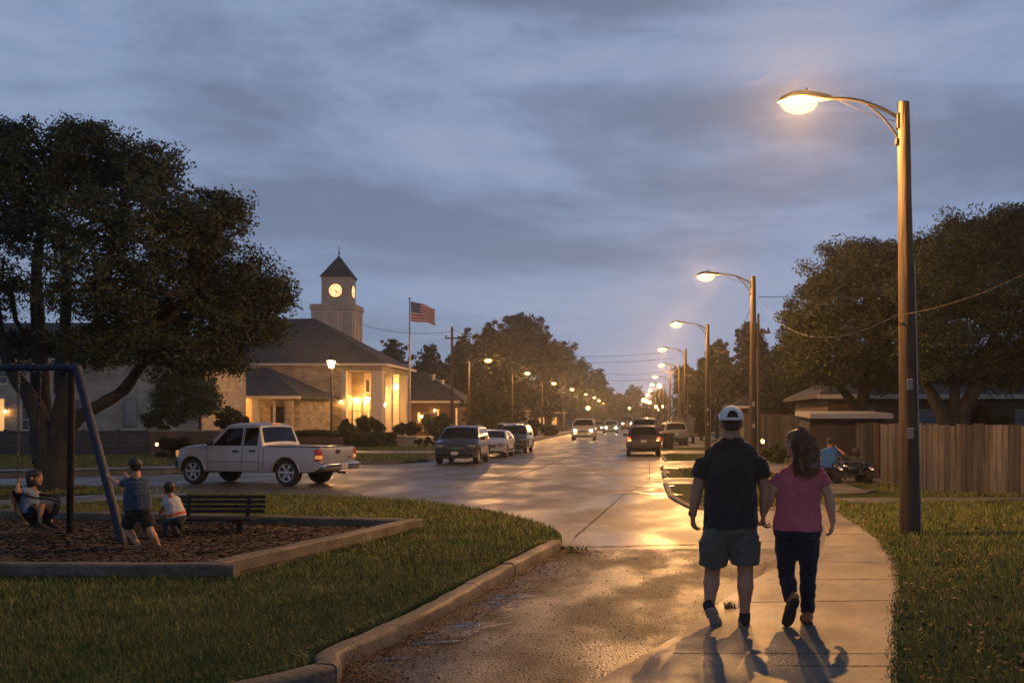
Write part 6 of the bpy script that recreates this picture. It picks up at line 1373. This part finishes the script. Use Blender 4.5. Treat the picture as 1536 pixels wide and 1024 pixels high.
def person(label, Y0, J, S, f, skin, dims, shirt=None, sleeve=.55, bottoms=None, blen=.8, hem=.0, shoes=None, bf=None, hands=None, voxel=.008, hs=1.0, group=None, jeans=False, thick=(1, 1), root=None, facebits=True, up=Vector((0, 0, 1)), facc=None, hup=Vector((0, 0, 1)), foldamp=.006):
    """J joint name -> (px, py, dy). dims: chest,waist,hip (rx,ry). f = head facing, bf = body facing"""
    Q = {k_: P(v[0], v[1], Y0+(v[2] if len(v) > 2 else 0)) for k_, v in J.items()}
    g = root if root is not None else Vector((Q['pelvis'].x, Q['pelvis'].y, 0)); t = thing('person', label, 'person', tuple(g), 0, group)
    side = (Q['shR']-Q['shL']).normalized(); ch, wa, hp = dims; ta, tl = thick
    nk, cst, wst, pel = Q['neck'], Q['chest'], Q['waist'], Q['pelvis']; bf = Vector(bf).normalized()
    b = MB(); head(b, Q['head'], f, hs, up=hup)
    hf = Vector(f).normalized(); limb(b, [nk-(nk-cst)*.15, nk.lerp(Q['head'], .35)-hf*.005, Q['head']-hf*.025*hs-Vector((0, 0, .045*hs))], [.072*S*ta, .067*S*ta, .062*S*ta])
    shm = (Q['shL']+Q['shR'])/2; inn = .88
    b.tube([nk-(nk-cst)*.06, shm.lerp(nk, .25), shm.lerp(cst, .25), cst, wst, pel, pel-(wst-pel).normalized()*.07*S], [(.065*S, .055*S), (ch[0]*.55, ch[1]*.55), (ch[0]*.92*inn, ch[1]*.82*inn), (ch[0]*inn, ch[1]*inn), (wa[0]*inn, wa[1]*inn), (hp[0]*inn*.88, hp[1]*inn*.78), (hp[0]*.42, hp[1]*.38)], n=18, up=side, rnd=True)
    for sd in ('L', 'R'):
        sh, el, wr = Q['sh'+sd], Q['el'+sd], Q['wr'+sd]; sn = -1 if sd == 'L' else 1
        limb(b, [shm.lerp(sh, .35)-Vector((0, 0, .07*S)), sh-Vector((0, 0, .035*S)), sh.lerp(el, .35), sh.lerp(el, .75), el, el.lerp(wr, .3), el.lerp(wr, .7), wr], [.045*S*ta, .048*S*ta, .054*S*ta, .046*S*ta, .042*S*ta, .046*S*ta, .034*S*ta, .027*S*ta])
        hd = (hands or {}).get(sd, {}); d = Vector(hd.get('d', (wr-el))); n_ = Vector(hd.get('n', -side*sn)); hand(b, wr, d, n_, S*hd.get('s', 1.0), hd.get('curl', (.35, .45, .4)), hd.get('thumb', 1))
        hi, kn, an = Q['hip'+sd], Q['knee'+sd], Q['ank'+sd]
        back = -bf
        cal = kn.lerp(an, .3)+back*.018*S
        limb(b, [hi.lerp(pel, .1)-Vector((0, 0, .03*S)), hi.lerp(kn, .3), hi.lerp(kn, .75), kn, cal, kn.lerp(an, .65)+back*.006, an], [.068*S*tl, .074*S*tl, .062*S*tl, .056*S*tl, .062*S*tl, .044*S*tl, .036*S*tl], n=14)
    bo = skin_part('body', b, voxel, 3, skin, t)
    if facebits: face_bits(bo, Q['head'], f, hs, hup)
    if shirt:
        b = MB(); e = .016*S; he = pel.lerp(wst, 1-hem) if hem <= 1 else pel+(pel-wst)*(hem-1)
        b.tube([nk, nk.lerp(shm, .20), nk.lerp(shm, .42), nk.lerp(shm, .66), shm.lerp(cst, .02), shm.lerp(cst, .45), cst, cst.lerp(wst, .6), wst, he], [(.082*S, .074*S), (ch[0]*.60, ch[1]*.60), (ch[0]*.92, ch[1]*.64), (ch[0]*1.12, ch[1]*.70), (ch[0]*1.13, ch[1]*.84), (ch[0]+e, ch[1]*.95+e), (ch[0]+e, ch[1]+e), (wa[0]+e, wa[1]+e), (wa[0]+e*1.3, wa[1]+e*1.3), (max(wa[0], hp[0])+e*1.5, max(wa[1], hp[1])+e*1.7)], n=22, up=side)
        for sd in ('L', 'R'):
            sh, el = Q['sh'+sd], Q['el'+sd]; ep = sh.lerp(el, sleeve); b.tube([shm.lerp(sh, .55)-Vector((0, 0, .045*S)), shm.lerp(sh, .85)-Vector((0, 0, .022*S)), sh.lerp(el, .14), sh.lerp(el, sleeve*.6), ep], [.05*S*ta, .062*S*ta, .070*S*ta, .071*S*ta, .076*S*ta], n=16)
        skin_part('shirt', b, voxel*.9, 10, shirt, t, folds(foldamp*S*.75, 34/S**.5, 3, 1.5))
    if bottoms:
        b = MB(); e = .014*S; kk = 1.12 if not jeans else 1.0
        b.tube([pel.lerp(wst, .55), pel, pel-(wst-pel).normalized()*.05*S], [(hp[0]*.94+e, hp[1]*.92+e), (hp[0]+e, hp[1]+e), (hp[0]*.96+e, hp[1]*.95+e)], n=20, up=side, rnd=False)
        cr = (Q['hipL']+Q['hipR'])/2; b.tube([pel, cr-Vector((0, 0, .03*S)), cr-Vector((0, 0, .075*S))], [(hp[0]*.92, hp[1]*.96), (hp[0]*.80, hp[1]*.92), (hp[0]*.42, hp[1]*.66)], n=18, up=side, rnd=True)
        for sd in ('L', 'R'):
            hi, kn, an = Q['hip'+sd], Q['knee'+sd], Q['ank'+sd]
            if jeans:
                pts = [hi.lerp(pel, .15), hi.lerp(kn, .3), hi.lerp(kn, .75), kn, kn.lerp(an, .3)-bf*.012, kn.lerp(an, .75), kn.lerp(an, blen)]; rr = [.112*S*tl, .108*S*tl, .086*S*tl, .076*S*tl, .078*S*tl, .068*S*tl, .066*S*tl]
            else:
                pts = [hi.lerp(pel, .15), hi.lerp(kn, .3), hi.lerp(kn, blen*.7), hi.lerp(kn, blen)]; rr = [.112*S*tl, .113*S*tl, .109*S*tl, .108*S*tl]
            b.tube(pts, rr, n=16)
        skin_part('jeans' if jeans else 'shorts', b, voxel*.9, 6, bottoms, t, folds(.006*S, 44, 5, 1.3))
    if shoes:
        for sd in ('L', 'R'):
            td, up_, um, sm = shoes[sd]; shoe(t, Q['ank'+sd], td, up_, S*shoes.get('s', 1.0), um, sm, shoes.get('lace'))
    return t, Q
def hair_cap(parent, c, f, S, m, parts, voxel=.008, name='hair', disp=.004, hup=Vector((0, 0, 1))):
    f, s, u = frame(f, hup); M = Matrix((s, f, u)).transposed(); b = MB()
    for (ox, oy, oz, rx, ry, rz_) in parts: b.ell(c+s*ox*S+f*oy*S+u*oz*S, (rx*S, ry*S, rz_*S), M, 18, 12)
    return skin_part(name, b, voxel, 2, m, parent, folds(disp, 90, 9, .4))
M_hair = mat('dark hair', (.012, .009, .007), (.03, .02, .014), scale=20, stretch=(1, 1, .2), rough=.55, bump=.9, bscale=60, bdist=.01)
M_hairw = mat('brown hair', (.07, .036, .018), (.20, .10, .045), scale=14, rough=.42, island=.4, spec=.5)
M_tee = cloth('charcoal tee', (.022, .024, .028)); M_shorts = cloth('grey cargo', (.085, .087, .078), (.12, .12, .108)); M_pink = cloth('pink tee', (.46, .105, .13), (.56, .14, .17)); M_denim = cloth('navy denim', (.010, .014, .026), (.018, .024, .042))
M_sole = mat('white sole', (.30, .29, .27), rough=.6); M_shoeb = mat('black knit shoe', (.012, .012, .014), (.03, .03, .032), scale=30, rough=.8, bump=.3); M_shoeo = mat('orange tan shoe', (.28, .12, .04), (.36, .17, .06), scale=14, rough=.7); M_dsole = mat('dark sole', (.025, .02, .016), (.05, .04, .03), scale=30, rough=.85, bump=.8)
M_dark = cloth('black cloth', (.012, .012, .014))
SKM = skinmat('tan', (.38, .20, .12)); SKW = skinmat('light tan', (.50, .28, .17)); SKC = skinmat('child', (.36, .20, .12))

# --- man ---
Ym = 8.42
J = dict(head=(1097, 634), neck=(1097, 655), chest=(1096, 712), waist=(1096, 757), pelvis=(1096, 790), shL=(1057, 688), shR=(1137, 688), elL=(1045, 738, .02), wrL=(1039, 772, .03), elR=(1148, 738, .02), wrR=(1145, 770, .05),
         hipL=(1075, 795), hipR=(1116, 795), kneeL=(1068, 860, .10), kneeR=(1118, 860, .02), ankL=(1064, 909, -.03), ankR=(1117, 922, .02))
man, Q = person('man in charcoal t-shirt, cargo shorts and white cap walking hand in hand', Ym, J, 1.06, (-.03, 1, .02), SKM, ((.203, .135), (.208, .150), (.205, .145)), M_tee, .56, M_shorts, .78, hem=1.02, bf=(0, 1, 0), thick=(1.08, 1.1), hs=1.03,
    hands=dict(L=dict(d=(.05, .06, -1), n=(.9, .35, 0), thumb=-1, curl=(.45, .5, .35)), R=dict(d=(-.02, .03, -1), n=(.8, -.3, 0), thumb=1, curl=(.7, .7, .5))),
    shoes=dict(L=((.34, .62, -.70), (-.16, .72, .66), M_shoeb, M_sole), R=((.04, 1, -.02), (0, .02, 1), M_shoeb, M_sole), s=1.0, lace=mat('grey stripe', (.25, .25, .26), rough=.6)), foldamp=.008)
c = Q['head']; hair_cap(man, c, (0, 1, 0), 1.03, M_hair, [(0, -.018, .025, .083, .098, .092), (0, -.045, -.03, .068, .062, .05)], disp=.001)
# cap: dome with the arched gap and strap at the back
f_, s_, u_ = frame((0, 1, 0)); b = MB(); vs = []; nth, nph = 24, 96; rx, ry, rz = .096, .118, .115; cc = c+u_*.028-f_*.012
for i in range(nth+1):
    th = (PI/2)*i/nth*1.02
    for j in range(nph): ph = 2*PI*j/nph; sq = 1 if i < nth-1 else 1.01; vs.append(cc+s_*rx*math.sin(th)*math.cos(ph)*sq+f_*ry*math.sin(th)*math.sin(ph)*sq+u_*rz*math.cos(th)**.85*1.0 if th < PI/2 else cc+s_*rx*math.cos(ph)*1.01+f_*ry*math.sin(ph)*1.01-u_*.006)
fs = []
for i in range(nth):
    for j in range(nph):
        ph = 2*PI*(j+.5)/nph; back = abs(((ph-1.5*PI+PI) % (2*PI))-PI); el = i/nth
        if back < .50*math.sqrt(max(0, 1-((.86-el)/.32)**2)) and .55 < el < .88: continue
        fs.append((i*nph+j, (i+1)*nph+j, (i+1)*nph+(j+1) % nph, i*nph+(j+1) % nph))
b.add(vs, fs); M_cap = cloth('white cap', (.74, .72, .69), (.80, .78, .75), bump=.2, sheen=0); o = obj('cap', b, M_cap, man, world=True, smooth=60); sm_ = o.modifiers.new('s', 'SOLIDIFY'); sm_.thickness = .004; sm_.offset = 1
b = MB(); b.ell(cc+u_*.117, (.011, .011, .006), nu=10, nv=6); obj('cap_button', b, M_cap, o, world=True)
b = MB(); vis = [];
for k in range(13): a = R(20+140*k/12); vis.append((cc+s_*.088*math.cos(a)+f_*(.105*math.sin(a)), cc+s_*.098*math.cos(a)+f_*(.105*math.sin(a)+.075*math.sin(a)**.6)-u_*.012))
for k in range(12): b.quad(vis[k][0], vis[k][1], vis[k+1][1], vis[k+1][0])
vz = obj('visor', b, M_cap, o, world=True); vz.modifiers.new('s', 'SOLIDIFY').thickness = .004
w_ = Q['wrL']; b = MB(); d_ = (Q['wrL']-Q['elL']).normalized(); b.tube([w_-d_*.028, w_-d_*.002], [(.034, .030)]*2, n=18); b.box(w_-d_*.015+Vector((-.033, -.006, 0)), (.012, .034, .036), bev=.004); obj('wristwatch', b, M_black, man, world=True, smooth=40)
# cargo pockets, belt line, hems
for sx, q in ((-1, Q['hipL']), (1, Q['hipR'])):
    kn = Q['kneeL' if sx < 0 else 'kneeR']; p = q.lerp(kn, .5); b = MB(); b.box(p+Vector((sx*.108, .0, 0)), (.035, .15, .17), Matrix.Rotation(R(4*sx), 3, 'Y'), bev=.014); b.box(p+Vector((sx*.113, 0, .075)), (.032, .158, .05), Matrix.Rotation(R(6*sx), 3, 'Y'), bev=.01); obj('cargo_pocket', b, M_shorts, man, world=True, smooth=50)
# --- woman ---
Yw = 8.46
J = dict(head=(1195, 664), neck=(1199, 692), chest=(1198, 728), waist=(1197, 765), pelvis=(1196, 795), shL=(1172, 713), shR=(1230, 713), elL=(1155, 745, .0), wrL=(1145, 771, .04), elR=(1243, 745, .0), wrR=(1249, 782, .02),
         hipL=(1179, 803), hipR=(1213, 803), kneeL=(1180, 862, .06), kneeR=(1212, 862, .02), ankL=(1187, 901, -.10), ankR=(1211, 919, .04))
wom, Q = person('woman with long wavy brown hair in pink t-shirt and navy jeans', Yw, J, .92, (-.985, .10, -.03), SKW, ((.178, .115), (.175, .118), (.198, .140)), M_pink, .48, M_denim, .97, hem=1.0, bf=(0, 1, 0), thick=(1.08, 1.02), hs=.97, jeans=True,
    hands=dict(L=dict(d=(.05, .12, -1), n=(-.9, .25, 0), thumb=1, curl=(.75, .8, .5)), R=dict(d=(-.08, .02, -1), n=(-.85, .45, 0), thumb=1, curl=(.3, .4, .35))),
    shoes=dict(L=((-.28, .30, -.91), (-.10, .93, .34), M_shoeo, M_dsole), R=((.05, 1, -.02), (0, .02, 1), M_shoeo, M_dsole), s=1.12), foldamp=.007)
c = Q['head']; f_, s_, u_ = frame((-.985, .10, 0)); S = .97
b = MB(); Mx = Matrix((s_, f_, u_)).transposed(); b.ell(c+u_*.030-f_*.042, (.092, .088, .100), Mx, 20, 14)
bk_ = lambda px, py, dy: P(px, py, Yw+dy)
b.ell(c+u_*.048-f_*.004, (.083, .086, .074), Mx, 18, 12); b.ell(c+u_*.052+f_*.008, (.076, .086, .066), Mx, 18, 12); b.tube([c+f_*.030-s_*.066+u_*.045, c+f_*.018-s_*.084+u_*.0, c-f_*.005-s_*.088-u_*.07, c-f_*.03-s_*.09-u_*.13], [.022, .027, .027, .02], n=10, rnd=True); b.tube([c-f_*.05+u_*.02, bk_(1206, 672, -.03), bk_(1211, 688, -.09), bk_(1213, 702, -.125), bk_(1213, 712, -.13)], [(.09, .075), (.112, .06), (.110, .045), (.085, .035), (.05, .02)], n=16, up=(1, 0, 0), rnd=True)
b.tube([c-f_*.05+u_*.03+Vector((0, -.045, 0)), bk_(1202, 672, -.09), bk_(1203, 690, -.12), bk_(1205, 706, -.14)], [.05, .045, .045, .03], n=12, rnd=True)
hr = skin_part('hair', b, .009, 3, M_hairw, wom, folds(.006, 46, 12, .4))
sb = MB(); r_ = random.Random(4)
for i in range(46):
    a = r_.uniform(.10, 1.12)*PI; ph = r_.uniform(.15, 1.35); tx0 = 1211 + (r_.uniform(-1, 1)*13 if i % 3 else r_.choice((-1, 1))*r_.uniform(9, 20)); tz0 = r_.uniform(694, 714); wv = r_.uniform(0, 6.28); am0 = r_.uniform(.006, .013)
    for q_ in range(36):
        a1 = a+r_.gauss(0, .10); p1 = ph+r_.gauss(0, .09)
        st = c+u_*.034-f_*.030+Mx @ Vector((.099*math.cos(a1)*math.sin(p1), -.099*math.sin(a1)*math.sin(p1), .104*math.cos(p1)))
        tx = tx0+r_.gauss(0, 2.2); tz = tz0+r_.gauss(0, 2.5); en = bk_(max(1192, min(1236, tx)), tz, -.172+.0038*abs(tx-1209)); m1 = st.lerp(en, .42)
        m1 = m1+Vector(((m1.x-bk_(1207, 680, 0).x)*.55, -.048, .03)); pts = spline([st, m1, en], 9); am = am0*r_.uniform(.7, 1.2)
        pts = [p+Vector((math.sin(wv+j*.95)*am*min(1, j/5), math.cos(wv+j*.85)*am*.6*min(1, j/5), 0)) for j, p in enumerate(pts)]
        sb.tube(pts, [.0026*(1-.5*j/len(pts)) for j in range(len(pts))], n=3, cap=False)
obj('hair_strands', sb, M_hairw, hr, world=True, smooth=180)

# --- boy bracing the swing leg ---
Yb_ = 12.5
J = dict(head=(201, 699), neck=(205, 714), chest=(205, 731), waist=(206, 748), pelvis=(207, 764), shL=(192, 722, .0), shR=(219, 723, .05), elL=(178, 727, .1), wrL=(163, 715, .35), elR=(205, 728, .3), wrR=(189, 713, .5),
         hipL=(198, 770), hipR=(217, 770, .05), kneeL=(190, 793, .1), kneeR=(226, 797, .0), ankL=(209, 819, .0), ankR=(238, 820, .1))
M_navy = cloth('navy tee', (.028, .048, .085)); M_lblue = cloth('light blue tee', (.12, .18, .28)); M_wtee = cloth('white tee', (.40, .40, .40))
boy, Q = person('boy in navy t-shirt and black shorts bracing the slanted swing leg', Yb_, J, .72, (-.82, .5, -.1), SKC, ((.128, .10), (.150, .12), (.150, .118)), M_navy, .55, M_dark, .78, hem=1.0, bf=(-.7, .6, 0), thick=(1.05, 1.15), hs=.93, voxel=.008,
    hands=dict(L=dict(d=(-.7, .5, .35), n=(.3, .6, 0), curl=(.8, .9, .6)), R=dict(d=(-.7, .5, .35), n=(.3, .6, 0), curl=(.8, .9, .6))),
    shoes=dict(L=((-.95, .2, -.1), (0, 0, 1), mat('tan trainer', (.10, .07, .05), (.2, .15, .1), scale=12), M_sole), R=((-.5, .6, -.1), (0, 0, 1), M_shoeb, M_sole), s=1.05))
hair_cap(boy, Q['head'], (-.82, .5, 0), .93, M_hair, [(0, -.022, .035, .086, .10, .088), (0, .004, .050, .080, .086, .066), (0, -.05, -.015, .068, .06, .055)], disp=.002)
# --- girl on the swing ---
J = dict(head=(53, 716), neck=(49, 731), chest=(45, 745), waist=(42, 758), pelvis=(43, 768), shL=(48, 737, .12), shR=(40, 735, -.13), elL=(62, 741, .18), wrL=(74, 742, .14), elR=(26, 738, -.22), wrR=(27, 724, -.15),
         hipL=(50, 768, .05), hipR=(47, 768, -.06), kneeL=(79, 756, .08), kneeR=(63, 756, -.08), ankL=(76, 783, .08), ankR=(60, 784, -.08))
girl, Q = person('girl in light blue t-shirt sitting in the bucket swing', Ys, J, .70, (.99, .06, -.05), SKC, ((.125, .10), (.130, .11), (.135, .12)), M_lblue, .5, M_dark, .6, hem=1.0, bf=(1, -.1, 0), hs=.92, voxel=.008,
    hands=dict(L=dict(d=(1, 0, -.1), n=(0, 0, -1), curl=(.8, .9, .6)), R=dict(d=(.1, .1, 1), n=(.5, .5, 0), curl=(.9, 1, .7))),
    shoes=dict(L=((.95, -.05, -.25), (.2, 0, 1), M_shoeb, M_dsole), R=((.95, -.1, -.25), (.2, 0, 1), M_shoeb, M_dsole), s=1.05), root=P(45, 793, Ys))
hair_cap(girl, Q['head'], (.99, .06, 0), .92, M_hair, [(0, -.03, .032, .092, .103, .095), (0, .004, .050, .082, .088, .070), (0, -.06, -.03, .085, .07, .085), (.055, -.02, -.05, .03, .05, .09), (-.055, -.02, -.05, .03, .05, .09), (0, -.07, -.10, .075, .04, .07)], disp=.003)
# --- toddler ---
J = dict(head=(253, 732), neck=(257, 744), chest=(259, 755), waist=(263, 766), pelvis=(266, 777), shL=(248, 750, .0), shR=(266, 749, .08), elL=(243, 763, .05), wrL=(238, 773, .15), elR=(258, 758, .22), wrR=(245, 765, .28),
         hipL=(260, 779, -.02), hipR=(270, 779, .05), kneeL=(245, 782, .0), kneeR=(256, 784, .16), ankL=(249, 800, .0), ankR=(268, 800, .1))
tod, Q = person('toddler in white t-shirt crouching beside the park bench', 13.72, J, .52, (-.75, .62, .05), SKC, ((.105, .085), (.11, .09), (.115, .10)), M_wtee, .6, cloth('dark leggings', (.03, .035, .05)), .96, hem=.86, bf=(-.8, .45, 0), hs=.80, voxel=.008, jeans=True,
    hands=dict(L=dict(d=(-.7, .3, -.6), n=(0, .3, -1)), R=dict(d=(-.7, .3, -.6), n=(0, .3, -1))),
    shoes=dict(L=((-.95, .2, 0), (0, 0, 1), M_shoeb, M_dsole), R=((-.9, .3, 0), (0, 0, 1), M_shoeb, M_dsole), s=1.05))
hair_cap(tod, Q['head'], (-.75, .62, 0), .80, M_hair, [(0, -.022, .03, .088, .102, .092), (0, .004, .050, .082, .088, .066), (0, -.05, -.02, .07, .06, .06)], disp=.002)
b = MB(); b.tube([Q['pelvis'].lerp(Q['waist'], .35), Q['pelvis'].lerp(Q['waist'], .75)], [(.130, .112), (.128, .110)], n=18, up=(Q['shR']-Q['shL'])); obj('waistband', b, cloth('orange band', (.45, .10, .03)), tod, world=True, smooth=50)
# --- two at the quad bike ---
J = dict(head=(1245, 662), neck=(1245, 670), chest=(1245, 680), waist=(1244, 692), pelvis=(1243, 701), shL=(1235, 674), shR=(1256, 674), elL=(1232, 688, .05), wrL=(1245, 698, .25), elR=(1262, 686, .05), wrR=(1268, 694, .3),
         hipL=(1238, 703), hipR=(1249, 703), kneeL=(1243, 699, .42), kneeR=(1258, 699, .42), ankL=(1243, 718, .45), ankR=(1258, 718, .45))
pa, Q = person('person in bright blue shirt sitting hunched beside the quad bike', 27.6, J, .95, (.1, 1, -.3), SKM, ((.20, .15), (.22, .17), (.20, .17)), cloth('bright blue shirt', (.035, .13, .34)), .7, cloth('dark trousers', (.02, .02, .025)), .95, hem=1.0, bf=(0, 1, 0), voxel=.02, jeans=True, facebits=True, thick=(1.1, 1.1),
    shoes=dict(L=((0, 1, 0), (0, 0, 1), M_shoeb, M_sole), R=((0, 1, 0), (0, 0, 1), M_shoeb, M_sole), s=1.0), root=G(1243, 724))
hair_cap(pa, Q['head'], (.1, 1, 0), 1.0, M_hair, [(0, -.022, .03, .086, .10, .092), (0, -.05, -.02, .07, .06, .06)], voxel=.015, disp=0)
st_ = MB(); pz = Q['pelvis']; st_.box((pz.x, pz.y, pz.z-.16), (.42, .36, .04), bev=.01); [st_.bar((pz.x+a*.17, pz.y+b_*.14, pz.z-.17), (pz.x+a*.17, pz.y+b_*.14, 0), .035, .035) for a in (-1, 1) for b_ in (-1, 1)]
o = obj('stool', st_, M_blackm); tag(o, 'low dark stool under the person in the bright blue shirt', 'stool'); center(o)
J = dict(head=(1284, 679), neck=(1284, 685), chest=(1284, 691), waist=(1284, 699), pelvis=(1283, 706), shL=(1275, 688), shR=(1293, 688), elL=(1265, 680, .0), wrL=(1256, 672, .0), elR=(1297, 697, .2), wrR=(1292, 698, .45),
         hipL=(1278, 706), hipR=(1289, 706), kneeL=(1267, 701, .25), kneeR=(1297, 703, .3), ankL=(1267, 720, .1), ankR=(1299, 715, .3))
pb, Q = person('person with dark hair astride the quad bike, one bare leg down', 27.35, J, .85, (-.1, 1, -.2), SKW, ((.18, .13), (.18, .14), (.18, .15)), cloth('dark green shirt', (.05, .055, .045)), .9, cloth('khaki shorts', (.16, .13, .09)), .7, hem=1.0, bf=(0, 1, 0), voxel=.02, facebits=True,
    shoes=dict(L=((-.2, 1, 0), (0, 0, 1), mat('grey trainer', (.2, .2, .2), rough=.7), M_sole), R=((.2, 1, 0), (0, 0, 1), M_shoeb, M_sole), s=1.0), root=G(1283, 724))
hair_cap(pb, Q['head'], (-.1, 1, 0), 1.05, M_hair, [(0, -.022, .03, .095, .105, .10), (0, -.05, -.03, .09, .07, .08)], voxel=.015, disp=0)
# ---------------------------------------------------------------- air
hz_ = MB(); hz_.box((0, 1460, 9.5), (3200, 3200, 21))   # from a metre under the ground to just above the tallest thing
m = bpy.data.materials.new('haze'); m.use_nodes = True; nt = m.node_tree; nt.nodes.remove(nt.nodes['Principled BSDF'])
pv = nt.nodes.new('ShaderNodeVolumePrincipled'); pv.inputs['Color'].default_value = (.85, .88, .92, 1); pv.inputs['Density'].default_value = 0.00055; pv.inputs['Anisotropy'].default_value = .82
nt.links.new(pv.outputs[0], nt.nodes['Material Output'].inputs['Volume'])
hz_o = obj('haze', hz_, m); hz_o['kind'] = 'stuff'
